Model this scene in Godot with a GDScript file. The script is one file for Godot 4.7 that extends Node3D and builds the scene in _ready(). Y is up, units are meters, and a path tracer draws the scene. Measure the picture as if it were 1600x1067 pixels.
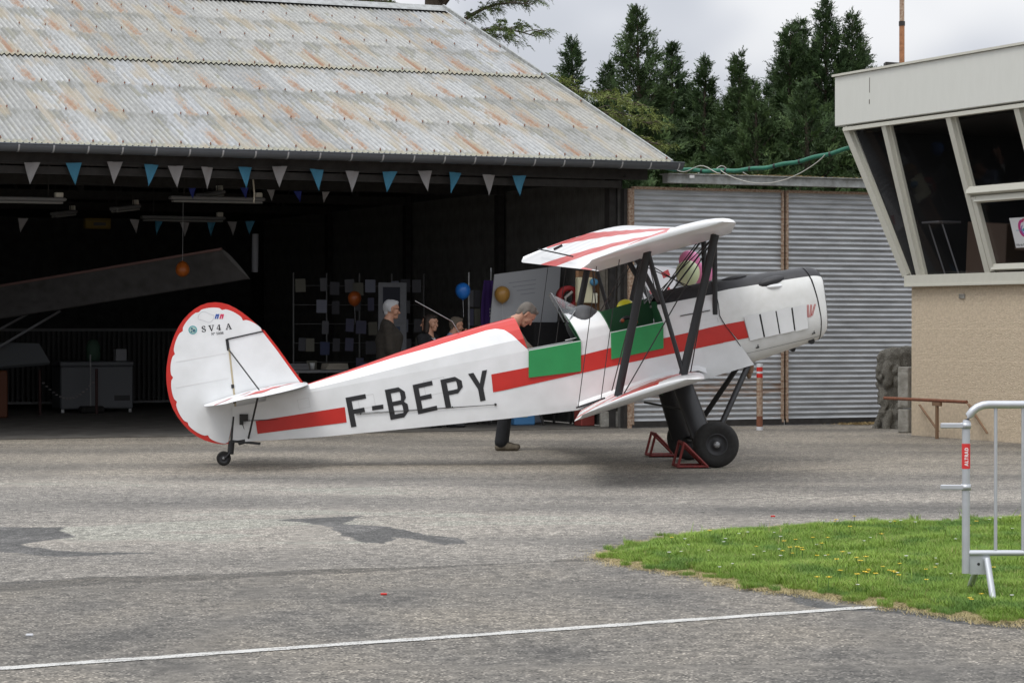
extends Node3D

const HA := 0.41717      # yaw of the hangar front
const HO := Vector3(1.7025, 0, -36.341)   # foot of the hangar's right door post
var rng := RandomNumberGenerator.new()
var used := {}
var M := {}

# ---------------------------------------------------------------- nodes
func numbered(called: String, parent: Node) -> String:
	var key := str(parent.get_instance_id()) + called
	var n: int = used.get(key, 0)
	used[key] = n + 1
	return called if n == 0 else "%s_%03d" % [called, n]

func thing(called: String, label: String, category: String, at := Vector3.ZERO, turn := 0.0, group := "") -> Node3D:
	var o := Node3D.new()
	o.name = numbered(called, self)
	add_child(o)
	o.position = at
	o.rotation.y = turn
	tag(o, label, category, group)
	return o

func tag(o: Node3D, label: String, category := "", group := "", kind := "") -> Node3D:
	if label: o.set_meta("label", label)
	if category: o.set_meta("category", category)
	if group: o.set_meta("group", group)
	if kind: o.set_meta("kind", kind)
	return o

func put(called: String, mesh: Mesh, mat: Material, parent: Node3D = self, at := Vector3.ZERO) -> MeshInstance3D:
	var o := MeshInstance3D.new()
	o.name = numbered(called, parent)
	o.mesh = mesh
	o.material_override = mat
	parent.add_child(o)
	o.position = at
	return o

func obj(called: String, st: SurfaceTool, mat: Material, parent: Node3D = self, at := Vector3.ZERO) -> MeshInstance3D:
	st.generate_normals()
	return put(called, st.commit(), mat, parent, at)

func many(called: String, mesh: Mesh, xs: Array, mat: Material, parent: Node3D = self, cols := []) -> MultiMeshInstance3D:
	var mm := MultiMesh.new()
	mm.transform_format = MultiMesh.TRANSFORM_3D
	mm.use_colors = cols.size() > 0
	mm.mesh = mesh
	mm.instance_count = xs.size()
	for i in xs.size():
		mm.set_instance_transform(i, xs[i])
		if cols.size() > 0: mm.set_instance_color(i, cols[i])
	var o := MultiMeshInstance3D.new()
	o.name = numbered(called, parent)
	o.multimesh = mm
	o.material_override = mat
	o.set_meta("kind", "stuff")
	parent.add_child(o)
	return o

func hangar_at(u: float, y: float, t: float) -> Vector3:   # along the front, height, depth into the hangar
	return HO + Vector3(cos(HA), 0, -sin(HA)) * u + Vector3(-sin(HA), 0, -cos(HA)) * t + Vector3.UP * y

func in_hangar(called: String, label: String, category: String, u: float, y: float, t: float, group := "") -> Node3D:
	return thing(called, label, category, hangar_at(u, y, t), HA, group)

# ---------------------------------------------------------------- shapes
func mb() -> SurfaceTool:
	var st := SurfaceTool.new()
	st.begin(Mesh.PRIMITIVE_TRIANGLES)
	return st

func tri(st: SurfaceTool, a: Vector3, b: Vector3, c: Vector3) -> void:
	for v in [a, b, c]:
		st.set_uv(Vector2(v.x, v.y))
		st.add_vertex(v)

func quad(st: SurfaceTool, a: Vector3, b: Vector3, c: Vector3, d: Vector3) -> void:
	tri(st, a, b, c)
	tri(st, a, c, d)

func hexa(st: SurfaceTool, p: Array) -> SurfaceTool:   # eight corners: four of one end, four of the other
	st.set_smooth_group(-1)
	quad(st, p[3], p[2], p[1], p[0])
	quad(st, p[4], p[5], p[6], p[7])
	for i in 4:
		quad(st, p[i], p[(i + 1) % 4], p[(i + 1) % 4 + 4], p[i + 4])
	return st

func box(st: SurfaceTool, at: Vector3, size: Vector3, basis := Basis()) -> SurfaceTool:
	var h := size / 2
	var p := []
	for z in [-h.z, h.z]:
		for c in [[-1, -1], [1, -1], [1, 1], [-1, 1]]:
			p.append(at + basis * Vector3(c[0] * h.x, c[1] * h.y, z))
	return hexa(st, p)

func bevel_box(st: SurfaceTool, at: Vector3, size: Vector3, r: float, basis := Basis()) -> SurfaceTool:
	# a box with its twelve edges chamfered
	st.set_smooth_group(-1)
	var h := size / 2
	var f := func(sx: int, sy: int, sz: int, k: int) -> Vector3:
		var v := Vector3(sx * (h.x - (0.0 if k == 0 else r)), sy * (h.y - (0.0 if k == 1 else r)), sz * (h.z - (0.0 if k == 2 else r)))
		return at + basis * v
	for s in [-1, 1]:
		quad(st, f.call(s, -1, -1, 0), f.call(s, 1, -1, 0), f.call(s, 1, 1, 0), f.call(s, -1, 1, 0))
		quad(st, f.call(-1, s, -1, 1), f.call(1, s, -1, 1), f.call(1, s, 1, 1), f.call(-1, s, 1, 1))
		quad(st, f.call(-1, -1, s, 2), f.call(1, -1, s, 2), f.call(1, 1, s, 2), f.call(-1, 1, s, 2))
		for q in [-1, 1]:
			quad(st, f.call(s, q, -1, 0), f.call(s, q, 1, 0), f.call(s, q, 1, 1), f.call(s, q, -1, 1))
			quad(st, f.call(s, -1, q, 0), f.call(s, 1, q, 0), f.call(s, 1, q, 2), f.call(s, -1, q, 2))
			quad(st, f.call(-1, s, q, 1), f.call(1, s, q, 1), f.call(1, s, q, 2), f.call(-1, s, q, 2))
			for w in [-1, 1]:
				tri(st, f.call(s, q, w, 0), f.call(s, q, w, 1), f.call(s, q, w, 2))
	return st

func bar(st: SurfaceTool, a: Vector3, b: Vector3, w: float, h: float, up := Vector3.UP) -> SurfaceTool:
	var d := (b - a).normalized()
	var s := d.cross(up).normalized() * w / 2
	var u := s.cross(d).normalized() * h / 2
	return hexa(st, [a - s - u, a + s - u, a + s + u, a - s + u, b - s - u, b + s - u, b + s + u, b - s + u])

func grid(st: SurfaceTool, rows: Array, closed := false, smooth := 0, uv := true) -> SurfaceTool:
	st.set_smooth_group(smooth)
	var n: int = rows[0].size()
	var m := n if closed else n - 1
	for i in rows.size() - 1:
		for j in m:
			var k := (j + 1) % n
			var q := [rows[i][j], rows[i][k], rows[i + 1][k], rows[i + 1][j]]
			var t := [Vector2(float(j) / m, float(i) / (rows.size() - 1)), Vector2(float(j + 1) / m, float(i) / (rows.size() - 1)), Vector2(float(j + 1) / m, float(i + 1) / (rows.size() - 1)), Vector2(float(j) / m, float(i + 1) / (rows.size() - 1))]
			for c in [0, 1, 2, 0, 2, 3]:
				if uv: st.set_uv(t[c])
				st.add_vertex(q[c])
	return st

func fan(st: SurfaceTool, ring: Array) -> SurfaceTool:
	st.set_smooth_group(-1)
	var c := Vector3.ZERO
	for p in ring: c += p
	c /= ring.size()
	for i in ring.size():
		tri(st, c, ring[i], ring[(i + 1) % ring.size()])
	return st

func ring_at(c: Vector3, d: Vector3, rx: float, ry: float, seg: int, up := Vector3.UP) -> Array:
	if absf(d.normalized().dot(up)) > 0.95: up = Vector3.RIGHT
	var s := d.cross(up).normalized()
	var u := s.cross(d).normalized()
	var r := []
	for k in seg:
		var a := TAU * k / seg
		r.append(c + s * cos(a) * rx + u * sin(a) * ry)
	return r

func tube(st: SurfaceTool, pts: Array, r: float, seg := 8, r2 := -1.0) -> SurfaceTool:
	var rows := []
	for i in pts.size():
		var d: Vector3 = pts[mini(i + 1, pts.size() - 1)] - pts[maxi(i - 1, 0)]
		var rr := r if r2 < 0 else lerpf(r, r2, float(i) / (pts.size() - 1))
		rows.append(ring_at(pts[i], d, rr, rr, seg))
	grid(st, rows, true, 1)
	fan(st, rows[0])
	fan(st, rows[-1])
	return st

func strut(st: SurfaceTool, a: Vector3, b: Vector3, chord: float, thick: float, chord2 := -1.0) -> SurfaceTool:   # streamlined bar, its chord along x
	var rows := []
	var d := (b - a).normalized()
	var fwd := (Vector3.RIGHT - d * d.x).normalized()
	var side := d.cross(fwd).normalized()
	for k in 2:
		var c := a if k == 0 else b
		var w := chord if k == 0 or chord2 < 0 else chord2
		var ring := []
		for j in 12:
			var q := TAU * j / 12
			ring.append(c + fwd * cos(q) * w / 2 + side * sin(q) * thick / 2)
		rows.append(ring)
	grid(st, rows, true, 1)
	fan(st, rows[0])
	fan(st, rows[1])
	return st

func lathe(st: SurfaceTool, prof: Array, at := Vector3.ZERO, basis := Basis(), seg := 24, smooth := 1) -> SurfaceTool:   # profile of (radius, height) turned about y
	var rows := []
	for p in prof:
		var ring := []
		for k in seg:
			var a := TAU * k / seg
			ring.append(at + basis * Vector3(cos(a) * p[0], p[1], sin(a) * p[0]))
		rows.append(ring)
	return grid(st, rows, true, smooth)

func prism(st: SurfaceTool, poly: PackedVector2Array, z0: float, z1: float) -> SurfaceTool:
	var ix := Geometry2D.triangulate_polygon(poly)
	st.set_smooth_group(-1)
	for z in [z0, z1]:
		for i in ix: 
			st.set_uv(poly[i])
			st.add_vertex(Vector3(poly[i].x, poly[i].y, z))
	for i in poly.size():
		var a := poly[i]
		var b := poly[(i + 1) % poly.size()]
		quad(st, Vector3(a.x, a.y, z0), Vector3(b.x, b.y, z0), Vector3(b.x, b.y, z1), Vector3(a.x, a.y, z1))
	return st

func ball(st: SurfaceTool, at: Vector3, r: Vector3, seg := 20, basis := Basis()) -> SurfaceTool:
	var rows := []
	for i in seg / 2 + 1:
		var v := PI * i / (seg / 2)
		var ring := []
		for k in seg:
			var a := TAU * k / seg
			ring.append(at + basis * Vector3(sin(v) * cos(a) * r.x, cos(v) * r.y, sin(v) * sin(a) * r.z))
		rows.append(ring)
	return grid(st, rows, true, 1)

func at_x(t: Array, x: float) -> float:   # piecewise linear table of (x, y)
	if x <= t[0][0]: return t[0][1]
	for i in t.size() - 1:
		if x <= t[i + 1][0]:
			return lerpf(t[i][1], t[i + 1][1], (x - t[i][0]) / (t[i + 1][0] - t[i][0]))
	return t[-1][1]

# ---------------------------------------------------------------- materials
func mat(r: float, g: float, b: float, rough := 0.7, metal := 0.0) -> StandardMaterial3D:   # linear colour
	var m := StandardMaterial3D.new()
	m.albedo_color = Color(r, g, b).linear_to_srgb()
	m.roughness = rough
	m.metallic = metal
	return m

func noise(freq: float, oct := 4, kind := FastNoiseLite.TYPE_SIMPLEX_SMOOTH, s := 1) -> FastNoiseLite:
	var n := FastNoiseLite.new()
	n.seed = s
	n.frequency = freq
	n.noise_type = kind
	n.fractal_octaves = oct
	return n

func grain_tex(freq: float, lo: Color, hi: Color, oct := 4, size := 512, s := 3, kind := FastNoiseLite.TYPE_SIMPLEX_SMOOTH) -> ImageTexture:   # seamless, colours are linear
	var im := noise(freq, oct, kind, s).get_seamless_image(size, size)
	im.convert(Image.FORMAT_L8)
	var d := im.get_data()
	var outd := PackedByteArray()
	outd.resize(d.size() * 3)
	var lut := []
	for i in 256:
		lut.append(lo.lerp(hi, i / 255.0).linear_to_srgb())
	for i in d.size():
		var c: Color = lut[d[i]]
		outd[i * 3] = int(c.r * 255)
		outd[i * 3 + 1] = int(c.g * 255)
		outd[i * 3 + 2] = int(c.b * 255)
	return ImageTexture.create_from_image(Image.create_from_data(size, size, false, Image.FORMAT_RGB8, outd))

func grey_tex(freq: float, oct := 4, size := 512, s := 5, kind := FastNoiseLite.TYPE_SIMPLEX_SMOOTH) -> ImageTexture:
	var im := noise(freq, oct, kind, s).get_seamless_image(size, size)
	im.convert(Image.FORMAT_L8)
	return ImageTexture.create_from_image(im)

func worn(m: StandardMaterial3D, tex: Texture2D, scale: float, bump: Texture2D = null, depth := 1.0, world := false) -> StandardMaterial3D:
	m.albedo_texture = tex
	m.uv1_triplanar = true
	m.uv1_world_triplanar = world
	m.uv1_scale = Vector3.ONE * scale
	if bump:
		m.heightmap_enabled = true
		m.heightmap_texture = bump
		m.heightmap_scale = depth
	return m

func textured(tex: Texture2D, rough := 0.7, metal := 0.0) -> StandardMaterial3D:
	var m := mat(1, 1, 1, rough, metal)
	m.albedo_texture = tex
	return m

func tinted() -> StandardMaterial3D:
	var m := mat(1, 1, 1, 0.75)
	m.vertex_color_use_as_albedo = true
	return m

func glass(a := 0.05) -> StandardMaterial3D:
	var m := mat(0.02, 0.022, 0.022, 0.02)
	m.transparency = BaseMaterial3D.TRANSPARENCY_ALPHA
	m.albedo_color.a = a
	m.metallic_specular = 0.3
	return m

func make_materials() -> void:
	var dirt := grain_tex(0.008, Color(0.87, 0.87, 0.86), Color(1, 1, 1), 5)
	var grime := grain_tex(0.012, Color(0.45, 0.43, 0.4), Color(1, 1, 1), 5, 512, 9)
	var fine := grey_tex(0.05, 3)
	M.white = worn(mat(0.79, 0.80, 0.81, 0.36), dirt, 0.7)
	M.white.clearcoat_enabled = true
	M.white.clearcoat = 0.25
	M.white.clearcoat_roughness = 0.22
	M.cowl = worn(mat(0.76, 0.765, 0.75, 0.34), grain_tex(0.014, Color(0.89, 0.885, 0.865), Color(1, 1, 1), 5, 512, 71), 1.1)
	M.cowl.clearcoat_enabled = true
	M.cowl.clearcoat = 0.25
	M.cowl.clearcoat_roughness = 0.2
	M.wing_under = worn(mat(0.74, 0.74, 0.74, 0.3), dirt, 0.7)
	M.red = worn(mat(0.56, 0.022, 0.014, 0.35), dirt, 0.9)
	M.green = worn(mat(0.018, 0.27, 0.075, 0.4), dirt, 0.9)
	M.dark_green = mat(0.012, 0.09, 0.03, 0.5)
	M.black = worn(mat(0.016, 0.016, 0.018, 0.38), dirt, 1.0)
	M.matt_black = worn(mat(0.030, 0.030, 0.034, 0.55), grime, 1.2)
	M.leather = worn(mat(0.055, 0.056, 0.062, 0.6), grime, 2.0, fine, 0.2)
	M.letter = mat(0.014, 0.014, 0.016, 0.45)
	M.rubber = worn(mat(0.022, 0.021, 0.02, 0.8), grime, 3.0)
	M.metal = worn(mat(0.42, 0.43, 0.44, 0.4, 0.8), grime, 2.0)
	M.wire = mat(0.03, 0.03, 0.03, 0.5, 0.3)
	M.chock = worn(mat(0.25, 0.022, 0.018, 0.5), grime, 3.0)
	M.galv = worn(mat(0.55, 0.57, 0.60, 0.42, 0.55), dirt, 2.0)
	var faint := grain_tex(0.01, Color(0.95, 0.95, 0.945), Color(1, 1, 1), 5, 512, 13)
	M.cream = worn(mat(0.63, 0.635, 0.59, 0.6), faint, 0.9)
	M.cream.uv1_scale = Vector3(1.6, 0.35, 1.6)
	M.frame = worn(mat(0.56, 0.55, 0.48, 0.55), faint, 1.5)
	M.render = worn(mat(0.76, 0.635, 0.475, 0.95), grain_tex(0.012, Color(0.78, 0.76, 0.73), Color(1, 1, 1), 5, 512, 21), 2.4, grey_tex(0.05, 2, 512, 8), 1.5)
	M.concrete = worn(mat(0.36, 0.35, 0.32, 0.9), grime, 1.2, fine, 0.4)
	M.rust = worn(mat(0.26, 0.10, 0.055, 0.85), grime, 2.5, fine, 0.3)
	M.rusty_white = worn(mat(0.46, 0.38, 0.30, 0.8), grain_tex(0.02, Color(0.35, 0.17, 0.09), Color(1, 0.98, 0.95), 5, 512, 31), 2.0)
	M.gutter = worn(mat(0.11, 0.12, 0.135, 0.42, 0.25), dirt, 0.8)
	M.beam = worn(mat(0.40, 0.42, 0.42, 0.6), grime, 1.0)
	M.dark_steel = worn(mat(0.035, 0.032, 0.03, 0.8), grime, 1.0)
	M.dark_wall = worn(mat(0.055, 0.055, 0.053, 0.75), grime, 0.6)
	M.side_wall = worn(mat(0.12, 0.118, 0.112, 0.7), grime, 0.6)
	M.old_wood = worn(mat(0.17, 0.155, 0.13, 0.9), grime, 1.5)
	M.wood = worn(mat(0.22, 0.11, 0.05, 0.7), grime, 2.0)
	M.ply = worn(mat(0.20, 0.12, 0.07, 0.7), dirt, 2.0)
	M.skin = mat(0.46, 0.24, 0.16, 0.55)
	M.glass = glass()
	M.perspex = glass(0.10)
	M.perspex.albedo_color = Color(0.75, 0.78, 0.8, 0.16)
	M.shaded_paper = worn(mat(0.17, 0.175, 0.19, 0.8), dirt, 3.0)  # darker copy of the paper, with the hangar shade put into its colour
	M.paper = worn(mat(0.62, 0.63, 0.66, 0.8), dirt, 3.0)
	M.blue_paper = mat(0.16, 0.22, 0.42, 0.8)
	M.plastic_white = mat(0.6, 0.6, 0.6, 0.5)
	M.dirt = dirt
	M.grime = grime
	M.fine = fine

# ---------------------------------------------------------------- the sky: an overcast with soft cloud
func make_sky() -> PanoramaSkyMaterial:
	var w := 1024
	var h := 512
	var im := Image.create(w, h, false, Image.FORMAT_RGBF)
	var n := noise(1.6, 5, FastNoiseLite.TYPE_SIMPLEX_SMOOTH, 12)
	for y in h:
		var el := PI / 2 - PI * (y + 0.5) / h
		for x in w:
			var az := TAU * (x + 0.5) / w
			if el < 0.0:
				im.set_pixel(x, y, Color(0.26, 0.25, 0.23))
				continue
			var d := Vector3(cos(el) * sin(az), sin(el), cos(el) * cos(az))
			var p := Vector3(d.x, d.y * 2.6, d.z) * 1.5 / (0.35 + d.y)
			var c := clampf(0.5 + 0.75 * n.get_noise_3dv(p * 0.9 + d * 1.9), 0.0, 1.0)
			var l := 0.70 + 1.12 * sin(el)
			l *= lerpf(0.80, 1.10, smoothstep(0.2, 0.8, c))
			var g := lerpf(0.0, 1.0, smoothstep(0.25, 0.75, c))
			im.set_pixel(x, y, Color(l * lerpf(0.91, 0.985, g), l * lerpf(0.955, 1.0, g), l * lerpf(1.05, 1.03, g)))
	var m := PanoramaSkyMaterial.new()
	m.panorama = ImageTexture.create_from_image(im)
	return m

func setup() -> void:
	var cam := Camera3D.new()
	cam.name = "camera"
	add_child(cam)
	cam.position = Vector3(0, 1.5, 0)
	cam.rotation.x = -0.006962
	cam.fov = rad_to_deg(2 * atan(533.5 / 3950.0))
	cam.near = 0.1
	cam.far = 900
	cam.current = true
	var we := WorldEnvironment.new()
	we.name = "world"
	var e := Environment.new()
	e.background_mode = Environment.BG_SKY
	e.sky = Sky.new()
	e.sky.sky_material = make_sky()
	e.tonemap_mode = Environment.TONE_MAPPER_LINEAR
	e.tonemap_exposure = 1.0
	e.sdfgi_enabled = true
	e.ssao_enabled = true
	e.ssil_enabled = true
	we.environment = e
	add_child(we)
	var sun := DirectionalLight3D.new()
	sun.name = "sun"
	sun.light_energy = 0.45
	sun.light_color = Color(1.0, 0.985, 0.96)
	sun.light_angular_distance = 22
	sun.shadow_enabled = true
	add_child(sun)
	sun.look_at_from_position(Vector3(-5, 16, 7), Vector3.ZERO)

# ---------------------------------------------------------------- ground
func ground_maps() -> Array:
	# fine: the stones of the asphalt, one tile is 3.2 m; broad: wear, patches and cracks of the apron
	var s := 2048
	var a := noise(0.15, 2, FastNoiseLite.TYPE_CELLULAR, 4)
	a.cellular_return_type = FastNoiseLite.RETURN_CELL_VALUE
	a.fractal_type = FastNoiseLite.FRACTAL_NONE
	var cells := a.get_seamless_image(s, s)
	cells.convert(Image.FORMAT_L8)
	var soft := noise(0.012, 4, FastNoiseLite.TYPE_SIMPLEX_SMOOTH, 6).get_seamless_image(s, s)
	soft.convert(Image.FORMAT_L8)
	var dc := cells.get_data()
	var ds := soft.get_data()
	var o := PackedByteArray()
	o.resize(s * s)
	for i in s * s:
		var v := dc[i] / 255.0
		v = 0.55 + 0.22 * v * v + (0.25 if v > 0.95 else 0.0) - (0.20 if v < 0.10 else 0.0) + (ds[i] - 128) / 900.0
		o[i] = int(clampf(v, 0.05, 1.0) * 255)
	var fine := Image.create_from_data(s, s, false, Image.FORMAT_L8, o)
	var w := 1408
	var h := 1408
	var streak := noise(0.010, 5, FastNoiseLite.TYPE_SIMPLEX_SMOOTH, 17).get_image(w / 5, h)
	streak.convert(Image.FORMAT_L8)
	streak.resize(w, h, Image.INTERPOLATE_CUBIC)
	var blot := noise(0.012, 5, FastNoiseLite.TYPE_SIMPLEX_SMOOTH, 29).get_image(w, h)
	blot.convert(Image.FORMAT_L8)
	var d1 := streak.get_data()
	var d2 := blot.get_data()
	var out := PackedByteArray()
	out.resize(w * h * 3)
	var tars := [
		PackedVector2Array([Vector2(-4.4, 11.65), Vector2(-3.27, 11.72), Vector2(-3.12, 11.2), Vector2(-3.35, 10.8), Vector2(-3.05, 10.5), Vector2(-2.3, 10.36), Vector2(-2.88, 10.18), Vector2(-3.4, 10.4), Vector2(-4.4, 10.9)]),
		PackedVector2Array([Vector2(-1.7, 12.2), Vector2(-1.15, 12.4), Vector2(-1.3, 11.9), Vector2(-0.75, 11.6), Vector2(-0.29, 10.84), Vector2(-0.48, 10.75), Vector2(-0.77, 11.17), Vector2(-0.85, 10.84), Vector2(-1.19, 11.3)]),
		PackedVector2Array([Vector2(1.30, 9.05), Vector2(1.60, 8.85), Vector2(1.80, 8.5), Vector2(2.06, 8.3), Vector2(2.35, 8.1), Vector2(2.7, 7.9), Vector2(2.53, 7.75), Vector2(2.2, 7.95), Vector2(1.98, 8.2), Vector2(1.7, 8.4), Vector2(1.5, 8.8)])]
	var cracks := [[[-10, 12.0], [-4.4, 13.63], [-2.86, 14.15], [-1.18, 14.6], [0.0, 15.2], [4, 16.6], [10, 18.0]], [[-10, 14.2], [-5.0, 15.52], [-2.62, 16.2], [0.0, 18.01], [10, 21.5]], [[-10, 11.2], [-1.2, 12.25], [1.08, 13.29], [4.69, 14.49], [10, 16.0]]]
	for py in h:
		var dep := 4.0 + 22.0 * (py + 0.5) / h
		for px in w:
			var x := -11.0 + 22.0 * (px + 0.5) / w
			var i := py * w + px
			var s1 := (d1[i] - 128) / 128.0
			var s2 := (d2[i] - 128) / 128.0
			var edge := 9.91 + 0.285 * x + 0.25 * s2
			var l: float
			var warm := 0.0
			if dep < edge:
				l = 0.545 + 0.15 * s2 + 0.09 * s1
				warm = 0.068 + 0.03 * s2
				if s2 < -0.25: l *= 1.0 + 0.55 * maxf(s2 + 0.25, -0.7)
			else:
				var pale := smoothstep(9.9, 11.2, dep) * smoothstep(17.0, 13.8, dep)
				l = 0.69 + 0.14 * pale * smoothstep(3.5, -2.5, x) + (0.28 + 0.14 * pale) * s1 + 0.10 * s2
				warm = 0.058 + 0.03 * smoothstep(14.0, 17.0, dep) + 0.02 * s1
				l -= 0.02 * smoothstep(15.0, 18.0, dep)
			var seam := dep - (9.91 + 0.285 * x + 0.1 * s1)
			var half := lerpf(0.12, 0.03, smoothstep(-3.5, 0.5, x))
			if x < 1.5 and absf(seam) < half * (1.0 + 1.4 * s2): l = lerpf(l, 0.27, 0.8)
			for c in cracks:
				var cd := absf(dep - at_x(c, x) - 0.12 * s2)
				if cd < 0.035 + 0.03 * s1: l *= 0.80
				elif cd < 0.30: l *= 1.0 + 0.06 * (1.0 - cd / 0.3)
			if dep > 7.6 and dep < 12.6 and x > -4.6 and x < 2.9:
				var q := Vector2(x + 0.16 * s2 + 0.06 * s1, dep + 0.12 * s1 + 0.06 * s2)
				for t in tars:
					if Geometry2D.is_point_in_polygon(q, t):
						l = lerpf(l, 0.29, 0.74 + clampf(0.2 + 1.2 * s2 + 0.8 * s1, 0.0, 0.26))
						warm = 0.01
			l = clampf(l, 0.08, 1.0)
			out[i * 3] = int(pow(clampf(l * (1.0 + warm), 0, 1), 0.4545) * 255)
			out[i * 3 + 1] = int(pow(l, 0.4545) * 255)
			out[i * 3 + 2] = int(pow(clampf(l * (1.0 - warm * 1.6), 0, 1), 0.4545) * 255)
	var broad := Image.create_from_data(w, h, false, Image.FORMAT_RGB8, out)
	return [ImageTexture.create_from_image(fine), ImageTexture.create_from_image(broad)]

func make_ground() -> void:
	var maps := ground_maps()
	var m := mat(0.70, 0.68, 0.655, 0.88)
	m.albedo_texture = maps[0]
	m.uv1_triplanar = true
	m.uv1_world_triplanar = true
	m.uv1_scale = Vector3.ONE / 3.2
	m.heightmap_enabled = true
	m.heightmap_texture = maps[0]
	m.heightmap_scale = 0.16
	m.detail_enabled = true
	m.detail_blend_mode = BaseMaterial3D.BLEND_MODE_MUL
	m.detail_albedo = maps[1]
	m.detail_uv_layer = BaseMaterial3D.DETAIL_UV_2
	var st := mb()
	st.set_smooth_group(0)
	for c in [[-400, 60], [400, 60], [400, -600], [-400, 60], [400, -600], [-400, -600]]:
		st.set_uv2(Vector2((c[0] + 11.0) / 22.0, (-c[1] / 1.596 - 4.0) / 22.0))
		st.set_uv(Vector2(c[0], c[1]))
		st.add_vertex(Vector3(c[0], 0, c[1]))
	tag(obj("ground", st, m), "wide weathered grey asphalt apron with tar patches and cracks", "", "", "structure")
	# the white painted line
	var im := Image.create(1024, 64, false, Image.FORMAT_RGBA8)
	var n := noise(0.05, 4, FastNoiseLite.TYPE_SIMPLEX_SMOOTH, 41)
	var n2 := noise(0.35, 2, FastNoiseLite.TYPE_SIMPLEX_SMOOTH, 42)
	for y in 64:
		for x in 1024:
			var e := minf(y, 63 - y) / 32.0
			var v := minf(e * 2.6, 1.25) + n.get_noise_2d(x * 0.7, y) * 0.9 + n2.get_noise_2d(x * 1.6, y * 1.2) * 1.1
			im.set_pixel(x, y, Color(0.74, 0.735, 0.72, 1.0 if v > 0.78 else 0.0))
	var lm := textured(ImageTexture.create_from_image(im), 0.8)
	lm.transparency = BaseMaterial3D.TRANSPARENCY_ALPHA_SCISSOR
	var a := Vector3(-5.2, 0.004, -9.257)
	var b := Vector3(2.05, 0.004, -13.44)
	var d := (b - a).normalized()
	var s := d.cross(Vector3.UP) * 0.066
	st = mb()
	grid(st, [[a - s, a + s], [b - s, b + s]])
	st = mb()
	var c4 := [a - s, b - s, b + s, a + s]
	var u4 := [Vector2(0, 0), Vector2(1, 0), Vector2(1, 1), Vector2(0, 1)]
	for k in [0, 1, 2, 0, 2, 3]:
		st.set_uv(u4[k])
		st.add_vertex(c4[k])
	tag(obj("painted_line", st, lm), "worn white painted line across the asphalt ending at the lawn", "", "", "structure")

func lawn_poly() -> PackedVector2Array:
	return Transform2D(Vector2(1, 0), Vector2(0, 1.596), Vector2.ZERO) * PackedVector2Array([Vector2(0.60, 10.15), Vector2(0.72, 10.45), Vector2(0.95, 10.85), Vector2(1.36, 11.25), Vector2(2.06, 11.6), Vector2(2.84, 11.75), Vector2(3.88, 12.0), Vector2(5.6, 12.3), Vector2(5.6, 6.6), Vector2(3.2, 7.5), Vector2(2.57, 7.93), Vector2(2.35, 8.06), Vector2(2.08, 8.40), Vector2(1.87, 8.60), Vector2(1.57, 8.88), Vector2(1.32, 9.08), Vector2(1.14, 9.42), Vector2(0.79, 9.8)])

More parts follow.
